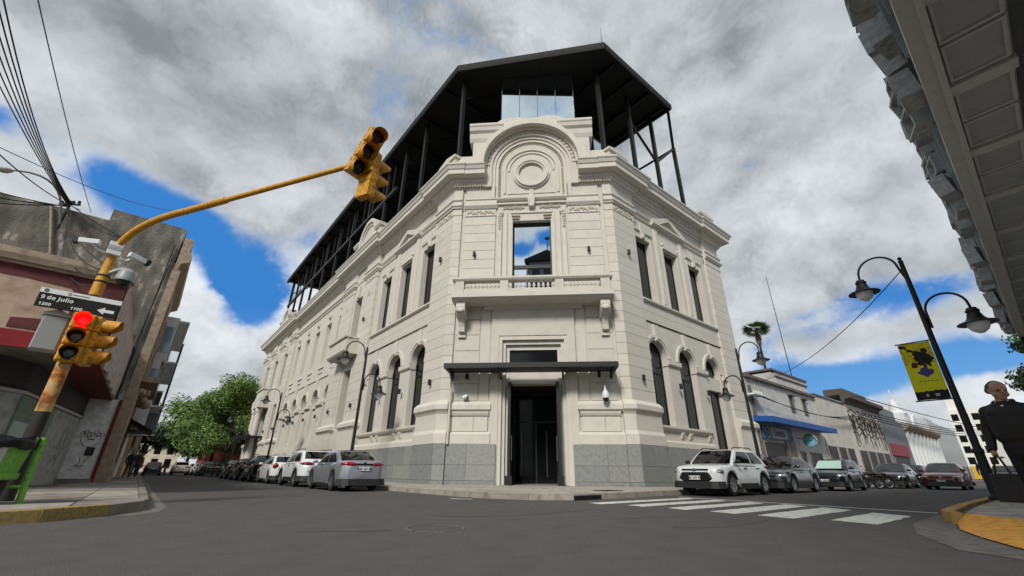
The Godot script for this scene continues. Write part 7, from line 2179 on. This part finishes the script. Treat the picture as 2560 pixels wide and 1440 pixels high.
# bones: [from, to, r0, r1, Color, squash]; returns through S with vertex colours
func nets(bones: Array, cell: float, blend: float) -> void:
	var field := {}
	var owner := {}
	for bi in bones.size():
		var b: Array = bones[bi]
		var k: Vector3 = b[5] if b.size() > 5 else Vector3.ONE
		var r: float = maxf(b[2], b[3])
		var lo: Vector3 = b[0].min(b[1]) - k * r - Vector3.ONE * (cell * 2 + blend)
		var hi: Vector3 = b[0].max(b[1]) + k * r + Vector3.ONE * (cell * 2 + blend)
		var a := Vector3i((lo / cell).floor()); var e := Vector3i((hi / cell).ceil())
		for x in range(a.x, e.x + 1):
			for y in range(a.y, e.y + 1):
				for z in range(a.z, e.z + 1):
					var key := Vector3i(x, y, z)
					var dd := bone_dist(Vector3(x, y, z) * cell, b)
					if not field.has(key):
						field[key] = dd; owner[key] = [dd, bi]
					else:
						var f: float = field[key]
						var h := clampf(0.5 + 0.5 * (f - dd) / blend, 0, 1)
						field[key] = lerpf(f, dd, h) - blend * h * (1 - h)
						if dd < owner[key][0]: owner[key] = [dd, bi]
	var corners := [Vector3i(0, 0, 0), Vector3i(1, 0, 0), Vector3i(0, 1, 0), Vector3i(1, 1, 0), Vector3i(0, 0, 1), Vector3i(1, 0, 1), Vector3i(0, 1, 1), Vector3i(1, 1, 1)]
	var edges := [[0, 1], [2, 3], [4, 5], [6, 7], [0, 2], [1, 3], [4, 6], [5, 7], [0, 4], [1, 5], [2, 6], [3, 7]]
	var vert := {}
	for key in field:
		var vals := []
		var ok := true
		var neg := 0
		for c in corners:
			if not field.has(key + c):
				ok = false; break
			var f: float = field[key + c]
			vals.append(f)
			if f < 0.0: neg += 1
		if not ok or neg == 0 or neg == 8: continue
		var sum := Vector3.ZERO; var n := 0
		for e in edges:
			var f0: float = vals[e[0]]; var f1: float = vals[e[1]]
			if (f0 < 0.0) != (f1 < 0.0):
				sum += Vector3(corners[e[0]]).lerp(Vector3(corners[e[1]]), f0 / (f0 - f1)); n += 1
		var gr := Vector3(vals[1] + vals[3] + vals[5] + vals[7] - vals[0] - vals[2] - vals[4] - vals[6], vals[2] + vals[3] + vals[6] + vals[7] - vals[0] - vals[1] - vals[4] - vals[5], vals[4] + vals[5] + vals[6] + vals[7] - vals[0] - vals[1] - vals[2] - vals[3]).normalized()
		vert[key] = [(Vector3(key) + sum / n) * cell, gr, bones[owner[key][1]][4]]
	var put := func(w: Array) -> void:
		S.set_color(w[2]); S.set_normal((X.basis * (w[1] as Vector3)).normalized()); S.add_vertex(X * (w[0] as Vector3))
	for key in vert:
		for ax in 3:
			var d := Vector3i.ZERO; d[ax] = 1
			if not field.has(key + d): continue
			var f0: float = field[key]; var f1: float = field[key + d]
			if (f0 < 0.0) == (f1 < 0.0): continue
			var u := Vector3i.ZERO; u[(ax + 1) % 3] = 1
			var w := Vector3i.ZERO; w[(ax + 2) % 3] = 1
			var ks := [key, key - u, key - u - w, key - w]
			if not (vert.has(ks[1]) and vert.has(ks[2]) and vert.has(ks[3])): continue
			var vs := [vert[ks[0]], vert[ks[1]], vert[ks[2]], vert[ks[3]]]
			for k in ([0, 2, 1, 0, 3, 2] if f0 < 0.0 else [0, 1, 2, 0, 2, 3]): put.call(vs[k])

func hand_bones(w: Vector3, dir: Vector3, out: Vector3, side: Vector3, skin: Color, curl := 0.5) -> Array:
	# w wrist, dir along the fingers, out = palm normal, side towards the thumb
	var o := []
	var palm := w + dir * 0.075
	o.append([w, palm, 0.027, 0.034, skin, Vector3.ONE])
	for i in 4:
		var lat := side * (0.03 - i * 0.02)
		var len: float = [0.038, 0.044, 0.041, 0.032][i]
		var a := palm + lat
		var d1 := (dir * cos(curl * 0.7) + out * sin(curl * 0.7)).normalized()
		var d2 := (dir * cos(curl * 1.7) + out * sin(curl * 1.7)).normalized()
		var d3 := (dir * cos(curl * 2.5) + out * sin(curl * 2.5)).normalized()
		o.append([a, a + d1 * len, 0.0095, 0.009, skin]); o.append([a + d1 * len, a + d1 * len + d2 * len * 0.8, 0.009, 0.0085, skin]); o.append([a + d1 * len + d2 * len * 0.8, a + d1 * len + d2 * len * 0.8 + d3 * len * 0.6, 0.0085, 0.0075, skin])
	var tb := w + dir * 0.03 + side * 0.026
	var t1 := tb + (dir * 0.6 + side * 0.55 + out * 0.4).normalized() * 0.042
	o.append([tb, t1, 0.012, 0.011, skin]); o.append([t1, t1 + (dir * 0.9 + out * 0.5).normalized() * 0.034, 0.011, 0.008, skin])
	return o

func man() -> void:
	var at := G(-1.34, -12.05, 0.165)
	var yaw := atan2(-at.x, -at.z) - 0.2       # walks towards the camera's right, face turned right
	var T := thing("person", "bald man in black quilted jacket and black trousers walking on the corner", "person", Transform3D(Basis(Vector3.UP, yaw) * Basis.from_scale(Vector3(1.06, 1.0, 1.06)), at))
	X = Transform3D.IDENTITY
	# local frame: +z forward, +x the man's left (right-hand side of the picture)
	var skin := Color(0.36, 0.205, 0.145); var coat := Color(0.006, 0.006, 0.007); var legs := Color(0.006, 0.006, 0.008); var shoe := Color(0.01, 0.009, 0.008); var shirt := Color(0.62, 0.62, 0.62)
	var b := []
	b.append([Vector3(0, 0.98, 0), Vector3(0, 1.2, 0.02), 0.15, 0.165, coat, Vector3(1.18, 1, 0.9)])
	b.append([Vector3(0, 1.2, 0.02), Vector3(0, 1.4, 0.0), 0.17, 0.15, coat, Vector3(1.2, 1, 0.88)])
	b.append([Vector3(-0.17, 1.4, 0), Vector3(-0.04, 1.45, 0), 0.085, 0.075, coat]); b.append([Vector3(0.17, 1.4, 0), Vector3(0.04, 1.45, 0), 0.085, 0.075, coat])
	b.append([Vector3(0, 1.42, -0.01), Vector3(0, 1.5, 0.0), 0.085, 0.07, coat])
	b.append([Vector3(0, 0.92, 0), Vector3(0, 0.86, 0), 0.15, 0.14, legs, Vector3(1.1, 1, 0.9)])
	# legs mid-stride
	b.append([Vector3(0.09, 0.88, 0), Vector3(0.1, 0.49, 0.16), 0.092, 0.068, legs]); b.append([Vector3(0.1, 0.49, 0.16), Vector3(0.1, 0.1, 0.2), 0.066, 0.05, legs]); b.append([Vector3(0.1, 0.05, 0.16), Vector3(0.12, 0.045, 0.36), 0.05, 0.04, shoe])
	b.append([Vector3(-0.09, 0.88, 0), Vector3(-0.1, 0.49, -0.06), 0.092, 0.068, legs]); b.append([Vector3(-0.1, 0.49, -0.06), Vector3(-0.1, 0.12, -0.3), 0.066, 0.05, legs]); b.append([Vector3(-0.1, 0.07, -0.34), Vector3(-0.11, 0.04, -0.16), 0.048, 0.038, shoe])
	# arms: the man's right arm hangs and holds the bag
	b.append([Vector3(-0.2, 1.4, 0), Vector3(-0.265, 1.13, -0.02), 0.078, 0.066, coat]); b.append([Vector3(-0.265, 1.13, -0.02), Vector3(-0.28, 0.9, 0.05), 0.064, 0.05, coat])
	b.append([Vector3(0.2, 1.4, 0), Vector3(0.28, 1.13, -0.04), 0.078, 0.066, coat]); b.append([Vector3(0.28, 1.13, -0.04), Vector3(0.28, 0.9, 0.08), 0.064, 0.05, coat])
	# quilting ridges of the jacket
	for i in 6: b.append([Vector3(-0.12, 1.04 + i * 0.065, 0.075), Vector3(0.12, 1.04 + i * 0.065, 0.075), 0.082, 0.082, coat])
	beg()
	nets(b, 0.018, 0.03)
	# hands
	nets(hand_bones(Vector3(-0.28, 0.89, 0.05), Vector3(0.02, -1, 0.1).normalized(), Vector3(1, 0, 0), Vector3(0, 0.1, 1).normalized(), skin, 0.75), 0.006, 0.008)
	nets(hand_bones(Vector3(0.28, 0.89, 0.08), Vector3(-0.02, -1, 0.1).normalized(), Vector3(-1, 0, 0), Vector3(0, 0.1, 1).normalized(), skin, 0.35), 0.006, 0.008)
	# head turned to the man's left
	var keep := X
	X = Transform3D(Basis(Vector3.UP, 0.6) * Basis(Vector3.RIGHT, 0.05), Vector3(0, 1.55, 0.02))
	var hd := []
	hd.append([Vector3(0, -0.1, -0.01), Vector3(0, 0.06, 0.0), 0.064, 0.058, skin])
	hd.append([Vector3(0, 0.155, -0.012), Vector3(0, 0.165, 0.012), 0.102, 0.098, skin, Vector3(0.88, 1.06, 1.02)])
	hd.append([Vector3(0, 0.045, 0.045), Vector3(0, 0.10, 0.035), 0.05, 0.064, skin, Vector3(1, 1, 0.9)])
	hd.append([Vector3(-0.045, 0.075, 0.03), Vector3(0.045, 0.075, 0.03), 0.042, 0.042, skin])
	hd.append([Vector3(0, 0.135, 0.098), Vector3(0, 0.098, 0.122), 0.011, 0.017, skin])
	hd.append([Vector3(-0.045, 0.148, 0.088), Vector3(0.045, 0.148, 0.088), 0.012, 0.012, skin])
	hd.append([Vector3(-0.022, 0.058, 0.094), Vector3(0.022, 0.058, 0.094), 0.008, 0.008, Color(0.24, 0.10, 0.08)])
	for sgn in [-1.0, 1.0]:
		hd.append([Vector3(sgn * 0.088, 0.10, -0.005), Vector3(sgn * 0.09, 0.15, -0.012), 0.014, 0.018, skin, Vector3(0.6, 1, 1)])
		hd.append([Vector3(sgn * 0.033, 0.128, 0.088), Vector3(sgn * 0.04, 0.127, 0.086), 0.015, 0.013, Color(0.05, 0.03, 0.025)])
	nets(hd, 0.007, 0.012)
	fin("body", M.person, T)
	var hr := []
	hr.append([Vector3(-0.062, 0.14, -0.055), Vector3(0.062, 0.14, -0.055), 0.05, 0.05, Color(0.05, 0.045, 0.042)])
	hr.append([Vector3(-0.045, 0.19, -0.055), Vector3(0.045, 0.19, -0.055), 0.05, 0.05, Color(0.05, 0.045, 0.042)])
	hr.append([Vector3(0, 0.172, -0.034), Vector3(0, 0.188, -0.03), 0.1, 0.094, Color(0.05, 0.045, 0.042), Vector3(0.88, 1.0, 1.0)])
	for sgn in [-1.0, 1.0]: hr.append([Vector3(sgn * 0.075, 0.135, -0.04), Vector3(sgn * 0.078, 0.18, 0.005), 0.02, 0.016, Color(0.05, 0.045, 0.042)])
	beg(); nets(hr, 0.008, 0.02); fin("hair", M.person, T)
	X = keep
	# collar and shirt
	beg()
	nets([[Vector3(-0.085, 1.52, 0.03), Vector3(-0.03, 1.42, 0.12), 0.026, 0.02, coat], [Vector3(0.085, 1.52, 0.03), Vector3(0.03, 1.42, 0.12), 0.026, 0.02, coat], [Vector3(-0.085, 1.53, -0.03), Vector3(0.085, 1.53, -0.03), 0.03, 0.03, coat]], 0.009, 0.015); fin("collar", M.person, T)
	beg(); nets([[Vector3(-0.06, 1.525, 0.045), Vector3(-0.006, 1.455, 0.115), 0.014, 0.012, shirt], [Vector3(0.06, 1.525, 0.045), Vector3(0.006, 1.455, 0.115), 0.014, 0.012, shirt]], 0.007, 0.01); fin("shirt", M.person, T)
	# shopping bag held by its strap
	var bg := thing("carrier_bag", "flat black carrier bag hanging from the walking man's hand", "bag", Transform3D(Basis(Vector3.UP, yaw - 0.2), T.transform * Vector3(-0.27, 0.14, 0.1)))
	X = Transform3D.IDENTITY
	beg(); pr(PackedVector2Array([Vector2(-0.15, 0.06), Vector2(0.15, 0.06), Vector2(0.145, 0.41), Vector2(0.12, 0.43), Vector2(-0.12, 0.43), Vector2(-0.145, 0.41)]), -0.035, 0.035, 0.015); fin("sack", M.bag, bg)
	beg(); tube([Vector3(-0.08, 0.43, 0), Vector3(-0.035, 0.62, 0.0), Vector3(0.0, 0.665, -0.01), Vector3(0.035, 0.62, 0), Vector3(0.08, 0.43, 0)], 0.014, -1, 6); fin("strap", M.bag, bg)

func walkers() -> void:
	var list := [[-11.0, 33.0, 0.2, Color(0.01, 0.01, 0.012), Color(0.008, 0.008, 0.01), "pedestrian in dark jacket walking in the shade of the left pavement"],
		[-10.85, 36.5, 3.0, Color(0.30, 0.05, 0.06), Color(0.01, 0.01, 0.012), "pedestrian in red top walking on the left pavement"],
		[-11.35, 30.0, 0.3, Color(0.015, 0.015, 0.02), Color(0.012, 0.012, 0.015), "pedestrian in black close to the left shopfronts"],
		[31.0, -8.9, 1.6, Color(0.02, 0.03, 0.07), Color(0.012, 0.014, 0.03), "person in dark blue standing in the right street"]]
	for w in list:
		var T := thing("person", w[5], "person", gx(w[0], w[1], 0.15 if w[1] > 0 else 0.0, w[2]))
		var skin := Color(0.36, 0.2, 0.14)
		var b := [[Vector3(0, 0.95, 0), Vector3(0, 1.38, 0), 0.14, 0.15, w[3], Vector3(1.15, 1, 0.8)], [Vector3(-0.15, 1.4, 0), Vector3(0.15, 1.4, 0), 0.07, 0.07, w[3]],
			[Vector3(0, 1.42, 0), Vector3(0, 1.54, 0.01), 0.055, 0.05, skin], [Vector3(0, 1.6, 0.01), Vector3(0, 1.64, 0.02), 0.09, 0.09, skin], [Vector3(0, 1.58, 0.1), Vector3(0, 1.6, 0.1), 0.02, 0.02, skin], [Vector3(0, 1.66, -0.03), Vector3(0, 1.68, 0.0), 0.095, 0.09, Color(0.02, 0.016, 0.012)],
			[Vector3(0.09, 0.9, 0), Vector3(0.1, 0.5, 0.12), 0.09, 0.065, w[4]], [Vector3(0.1, 0.5, 0.12), Vector3(0.1, 0.1, 0.14), 0.062, 0.045, w[4]], [Vector3(0.1, 0.05, 0.12), Vector3(0.11, 0.04, 0.3), 0.045, 0.04, w[4]],
			[Vector3(-0.09, 0.9, 0), Vector3(-0.1, 0.5, -0.03), 0.09, 0.065, w[4]], [Vector3(-0.1, 0.5, -0.03), Vector3(-0.1, 0.1, -0.2), 0.062, 0.045, w[4]], [Vector3(-0.1, 0.05, -0.22), Vector3(-0.11, 0.04, -0.06), 0.045, 0.04, w[4]],
			[Vector3(-0.2, 1.38, 0), Vector3(-0.25, 1.12, -0.03), 0.062, 0.052, w[3]], [Vector3(-0.25, 1.12, -0.03), Vector3(-0.25, 0.88, 0.06), 0.05, 0.038, w[3]], [Vector3(-0.25, 0.86, 0.07), Vector3(-0.25, 0.76, 0.1), 0.036, 0.025, skin],
			[Vector3(0.2, 1.38, 0), Vector3(0.25, 1.12, 0.03), 0.062, 0.052, w[3]], [Vector3(0.25, 1.12, 0.03), Vector3(0.25, 0.9, 0.14), 0.05, 0.038, w[3]], [Vector3(0.25, 0.88, 0.15), Vector3(0.25, 0.78, 0.19), 0.036, 0.025, skin]]
		X = Transform3D.IDENTITY
		beg(); nets(b, 0.035, 0.04); fin("body", M.person, T)

# ---------------------------------------------------------------- vegetation
func foliage(clumps: Array, count: int, size: float, seed_: int, cols: Array) -> void:
	rng.seed = seed_
	var tot := 0.0
	for c in clumps: tot += c[1].x * c[1].y * c[1].z
	for c in clumps:
		var r: Vector3 = c[1]
		var n := int(count * r.x * r.y * r.z / tot)
		for i in n:
			var d := Vector3(rng.randfn(), rng.randfn(), rng.randfn()).normalized()
			var k := pow(rng.randf(), 0.4) * (0.82 + 0.3 * sin(d.x * 5 + c[0].x) * sin(d.y * 4 + c[0].z) )
			var p: Vector3 = c[0] + d * r * k
			var nn := (d + Vector3(rng.randfn(), rng.randfn() + 0.6, rng.randfn()) * 0.7).normalized()
			var t := nn.cross(Vector3(rng.randfn(), rng.randfn(), rng.randfn())).normalized()
			var bb := nn.cross(t)
			var s := size * rng.randf_range(0.6, 1.3)
			var col: Color = cols[rng.randi() % cols.size()]
			S.set_color(col)
			var A := p - t * s; var B := p + bb * s * 0.45; var C := p + t * s; var D := p - bb * s * 0.45
			for w in [A, B, C, A, C, D]:
				S.set_normal((X.basis * nn).normalized()); S.add_vertex(X * w)

func tree(called: String, label: String, at: Vector3, trunk_h: float, clumps: Array, count: int, leaf: float, seed_: int, cols: Array, group := "") -> void:
	var T := thing(called, label, "tree", Transform3D(Basis.IDENTITY, at), group)
	X = Transform3D.IDENTITY
	beg()
	tube([Vector3.ZERO, Vector3(0.1, trunk_h * 0.5, 0), Vector3(0, trunk_h, 0)], 0.28, 0.2, 8)
	for c in clumps:
		var e: Vector3 = c[0]
		tube([Vector3(0, trunk_h * 0.85, 0), Vector3(e.x * 0.5, lerpf(trunk_h, e.y, 0.6), e.z * 0.5), e], 0.14, 0.04, 6)
	fin("trunk", M.bark, T)
	beg(); foliage(clumps, count, leaf, seed_, cols)
	fin("crown", M.leaf, T)

func blade(a: Vector3, b: Vector3, c: Vector3) -> void:
	var n := (b - a).cross(c - a).normalized()
	for w in [a, c, b]:
		S.set_normal(n); S.add_vertex(w)

func vegetation() -> void:
	var greens := [Color(0.085, 0.16, 0.025), Color(0.115, 0.20, 0.035), Color(0.06, 0.12, 0.022), Color(0.14, 0.22, 0.045), Color(0.165, 0.245, 0.055)]
	var darks := [Color(0.025, 0.055, 0.018), Color(0.035, 0.07, 0.022), Color(0.045, 0.085, 0.03)]
	var mk := func(seed_: int, r: float, h: float, n: int, sq: float) -> Array:
		rng.seed = seed_
		var o := []
		for i in n:
			var an := TAU * i / n + rng.randf() * 0.7
			var rad := r * (0.25 + 0.55 * rng.randf())
			o.append([Vector3(cos(an) * rad, h + rng.randf_range(-0.5, 0.5) * r * sq, sin(an) * rad), Vector3(1, 0.75, 1) * r * rng.randf_range(0.36, 0.52)])
		o.append([Vector3(0, h + r * 0.25 * sq, 0), Vector3(0.6, 0.5, 0.6) * r])
		return o
	tree("street_tree", "broad bright green tree beside the far end of cream front", G(-2.0, 62.0, 0.15), 3.4, mk.call(3, 6.6, 7.9, 13, 1.15), 36000, 0.17, 41, greens, "street trees beyond the corner building")
	tree("street_tree", "tall green tree overhanging the left street", G(-2.4, 72.0, 0.15), 3.6, mk.call(7, 7.0, 8.0, 13, 1.15), 32000, 0.2, 43, greens, "street trees beyond the corner building")
	tree("street_tree", "dark leafed tree leaning over the street end", G(-4.6, 84.0, 0.15), 3.5, mk.call(12, 6.6, 7.6, 11, 1.1), 22000, 0.24, 47, darks + [greens[2]], "street trees beyond the corner building")
	tree("street_tree", "far tree rising behind the corner building", G(1.0, 68.0, 0.15), 4.0, mk.call(19, 5.0, 10.0, 8, 1.0), 14000, 0.2, 53, greens, "street trees beyond the corner building")
	tree("street_tree", "small rounded tree on the left pavement far away", G(-11.0, 88.0, 0.15), 2.4, mk.call(23, 3.6, 5.0, 7, 0.9), 7000, 0.2, 59, darks + [Color(0.06, 0.08, 0.03)], "street trees of the left pavement")
	tree("conifer_tree", "dark feathery tree above the walking man", G(27.5, -14.0, 0.15), 3.0, mk.call(27, 2.5, 6.4, 8, 1.0), 9000, 0.13, 61, darks + [greens[0], greens[2]])
	# palm
	var pp := G(60.0, 12.5, 0.0)
	var P0 := thing("palm_tree", "tall thin palm with shaggy skirt above the grey shop", "tree", Transform3D(Basis.IDENTITY, pp))
	var ph := 21.9
	X = Transform3D.IDENTITY
	beg(); tube([Vector3(0.3, 0, 0), Vector3(0.1, ph * 0.5, 0), Vector3(0, ph, 0)], 0.24, 0.16, 8); fin("trunk", M.bark, P0)
	rng.seed = 71
	beg()
	for i in 95:
		var an := rng.randf() * TAU
		var up := rng.randf_range(-0.5, 1.1)
		var L := rng.randf_range(1.7, 2.5)
		var dir := Vector3(cos(an), up * 0.75, sin(an)).normalized()
		var base := Vector3(0, ph, 0)
		for k in 15:   # blades of one fan
			var t := (k / 14.0 - 0.5) * 1.9
			var sd := dir.cross(Vector3.UP).normalized()
			var d := (dir * cos(t) + sd * sin(t)).normalized()
			var st := base + dir * L * 0.5
			var e := st + d * L * 0.5 + Vector3(0, -0.12 * absf(t) - 0.25 * rng.randf(), 0)
			var wd := d.cross(Vector3.UP).normalized() * 0.085
			S.set_color(greens[0].lerp(Color(0.17, 0.22, 0.07), rng.randf()))
			blade(st - wd, e, st + wd)
		S.set_color(Color(0.08, 0.09, 0.03))
		var sd2 := dir.cross(Vector3.UP).normalized() * 0.03
		blade(base - sd2, base + dir * L * 0.5, base + sd2)
	fin("fronds", M.leaf, P0)
	beg()
	for i in 260:
		var an := rng.randf() * TAU
		var h := ph - rng.randf_range(0.0, 1.6)
		var o := Vector3(cos(an), 0, sin(an))
		var st := Vector3(0, h, 0) + o * 0.15
		var e := st + o * rng.randf_range(0.3, 0.75) * (1.0 - (ph - h) / 2.6) + Vector3(0, -rng.randf_range(0.7, 1.4), 0)
		var wd := Vector3(-o.z, 0, o.x) * 0.08
		S.set_color(Color(0.20, 0.16, 0.09).lerp(Color(0.13, 0.12, 0.06), rng.randf()))
		blade(st - wd, e, st + wd)
	fin("dead_skirt", M.leaf, P0)

# ---------------------------------------------------------------- more materials
func materials_b() -> void:
	M.t_stain = tint(noise_image(83, 0.012, 5, 512, FastNoiseLite.TYPE_SIMPLEX_SMOOTH, 40.0), [[0.0, Color(0.84, 0.83, 0.81)], [0.35, g(0.95)], [0.6, g(1.0)], [1.0, g(1.0)]])
	M.cornice_dark = mat(Color(0.36, 0.33, 0.30), 0.95, 0, M.t_dirt, 0.6, M.n_grit, 0.8)
	M.kerb_orange = mat(Color(0.72, 0.58, 0.33), 0.85, 0, M.t_dirt, 0.9, M.n_grit, 0.4)
	M.shop_pane = mat(Color(0.07, 0.068, 0.066), 0.5)
	M.screen_glass = mat(Color(0.62, 0.68, 0.72), 0.05, 0.6)
	M.glass_pale = mat(Color(0.50, 0.58, 0.62), 0.1, 0.3)
	M.car_glass = mat(Color(0.03, 0.034, 0.036), 0.05); M.car_glass.metallic_specular = 0.6
	M.headlight = mat(Color(0.72, 0.74, 0.75), 0.1, 0.5)
	M.lamp_metal = mat(Color(0.11, 0.115, 0.115), 0.5, 0.3)
	M.cabinet = mat(Color(0.56, 0.58, 0.58), 0.5, 0.1)
	M.pole_black = mat(Color(0.14, 0.12, 0.10), 0.7, 0, M.t_dirt, 1.5, M.n_grit, 0.6)
	M.yellow_flaked = mat(Color(0.82, 0.66, 0.42), 0.7, 0, tint(noise_image(61, 0.03, 4, 256, FastNoiseLite.TYPE_SIMPLEX_SMOOTH, 30.0), [[0.0, Color(0.45, 0.30, 0.18)], [0.42, Color(0.85, 0.66, 0.32)], [0.5, Color(0.95, 0.75, 0.35)], [0.56, Color(0.92, 0.95, 1.0)], [1.0, Color(0.85, 0.9, 1.0)]]), 0.55, M.n_grit, 0.5)
	M.lens_red = mat(Color(0.28, 0.05, 0.06), 0.15)
	M.lens_amber = mat(Color(0.16, 0.14, 0.10), 0.15)
	M.lens_green = mat(Color(0.13, 0.16, 0.13), 0.15)
	M.lens_lit = mat(Color(0.9, 0.05, 0.08), 0.3)
	M.lens_lit.emission_enabled = true
	M.lens_lit.emission = Color(1.0, 0.03, 0.06)
	M.lens_lit.emission_energy_multiplier = 0.6
	M.sign_black = mat(Color(0.045, 0.045, 0.05), 0.85)
	M.sign_grey = mat(Color(0.36, 0.37, 0.38), 0.6)
	M.sign_grey2 = mat(Color(0.52, 0.56, 0.57), 0.5)
	M.sign_blue = mat(Color(0.10, 0.30, 0.46), 0.5)
	M.sign_cyan = mat(Color(0.45, 0.66, 0.74), 0.5)
	M.blue_awning = mat(Color(0.05, 0.29, 0.56), 0.6)
	M.bin_green = mat(Color(0.42, 0.66, 0.24), 0.6, 0, M.t_dirt, 2.0, M.n_grit, 0.3)
	M.liner = mat(Color(0.05, 0.05, 0.055), 0.3, 0, null, 1.0, M.n_soft, 1.0)
	M.poster = mat(Color(0.72, 0.71, 0.70), 0.8, 0, M.t_dirt, 3.0)
	M.shop_beige = mat(Color(0.70, 0.605, 0.54), 0.9, 0, M.t_dirt, 0.4, M.n_grit, 0.3)
	M.shop_maroon = mat(Color(0.37, 0.17, 0.185), 0.85, 0, M.t_dirt, 0.3)
	M.shop_red = mat(Color(0.52, 0.06, 0.08), 0.8, 0, M.t_dirt, 0.5)
	M.shop_red_dark = mat(Color(0.40, 0.08, 0.09), 0.8)
	M.shop_soffit = mat(Color(0.42, 0.40, 0.38), 0.9, 0, M.t_dirt, 0.4)
	M.shop_sheet = mat(Color(0.70, 0.65, 0.645), 0.85, 0, M.t_dirt, 0.5)
	M.shop_grey = mat(Color(0.64, 0.65, 0.65), 0.9, 0, M.t_dirt, 0.4, M.n_grit, 0.3)
	M.shop_dark = mat(Color(0.20, 0.19, 0.19), 0.8)
	M.shop_trim = mat(Color(0.62, 0.62, 0.61), 0.6)
	M.shop_green = mat(Color(0.44, 0.52, 0.45), 0.8, 0, M.t_dirt, 0.9)
	M.shop_pale = mat(Color(0.52, 0.60, 0.60), 0.4)
	M.shop_white = mat(Color(0.86, 0.86, 0.855), 0.9, 0, M.t_dirt, 0.5)
	M.white_wall = mat(Color(0.80, 0.81, 0.82), 0.8, 0, M.t_stain, 0.2)
	M.white_bright = mat(Color(0.88, 0.87, 0.84), 0.8)
	M.ochre_wall = mat(Color(0.78, 0.70, 0.58), 0.85, 0, M.t_dirt, 0.2)
	M.cream_wall = mat(Color(0.84, 0.80, 0.72), 0.85, 0, M.t_dirt, 0.1)
	M.brick_red = mat(Color(0.46, 0.14, 0.11), 0.85, 0, M.t_dirt, 0.4)
	M.grey_wall = mat(Color(0.74, 0.735, 0.725), 0.9, 0, M.t_stain, 0.16, M.n_grit, 0.2)
	M.beige_wall = mat(Color(0.73, 0.715, 0.685), 0.9, 0, M.t_stain, 0.14, M.n_grit, 0.2)
	M.slate_wall = mat(Color(0.44, 0.455, 0.475), 0.85, 0, M.t_stain, 0.2)
	M.pale_wall = mat(Color(0.68, 0.70, 0.70), 0.85, 0, M.t_stain, 0.12)
	M.red_fascia = mat(Color(0.50, 0.20, 0.23), 0.7)
	M.yellow_sign = mat(Color(0.80, 0.66, 0.25), 0.7)
	M.rail_grey = mat(Color(0.79, 0.79, 0.785), 0.6, 0, M.t_wall, 0.8)
	M.soffit_grey = mat(Color(0.67, 0.68, 0.69), 0.5, 0, M.t_wall, 0.6)
	M.louvre = mat(Color(0.66, 0.68, 0.69), 0.7, 0, M.t_dirt, 1.0)
	M.moto_red = mat(Color(0.16, 0.04, 0.045), 0.3)
	M.sunshade = mat(Color(0.70, 0.83, 0.81), 0.4, 0, M.t_dirt, 3.0, M.n_soft, 1.0)
	M.bag = mat(Color(0.07, 0.07, 0.075), 0.6)
	M.person = mat(Color.WHITE, 0.75)
	M.person.vertex_color_use_as_albedo = true
	M.leaf = mat(Color.WHITE, 0.6)
	M.leaf.vertex_color_use_as_albedo = true
	M.leaf.cull_mode = BaseMaterial3D.CULL_DISABLED
	M.leaf.backlight_enabled = true
	M.leaf.backlight = Color(0.10, 0.14, 0.04)

func _ready() -> void:
	build_view()
	materials()
	materials_b()
	rng.seed = 1
	streets()
	bank()
	pavilion()
	left_side()
	right_side()
	right_overhang()
	lamps()
	traffic()
	wall_things()
	vehicles()
	man()
	walkers()
	vegetation()
	cables()
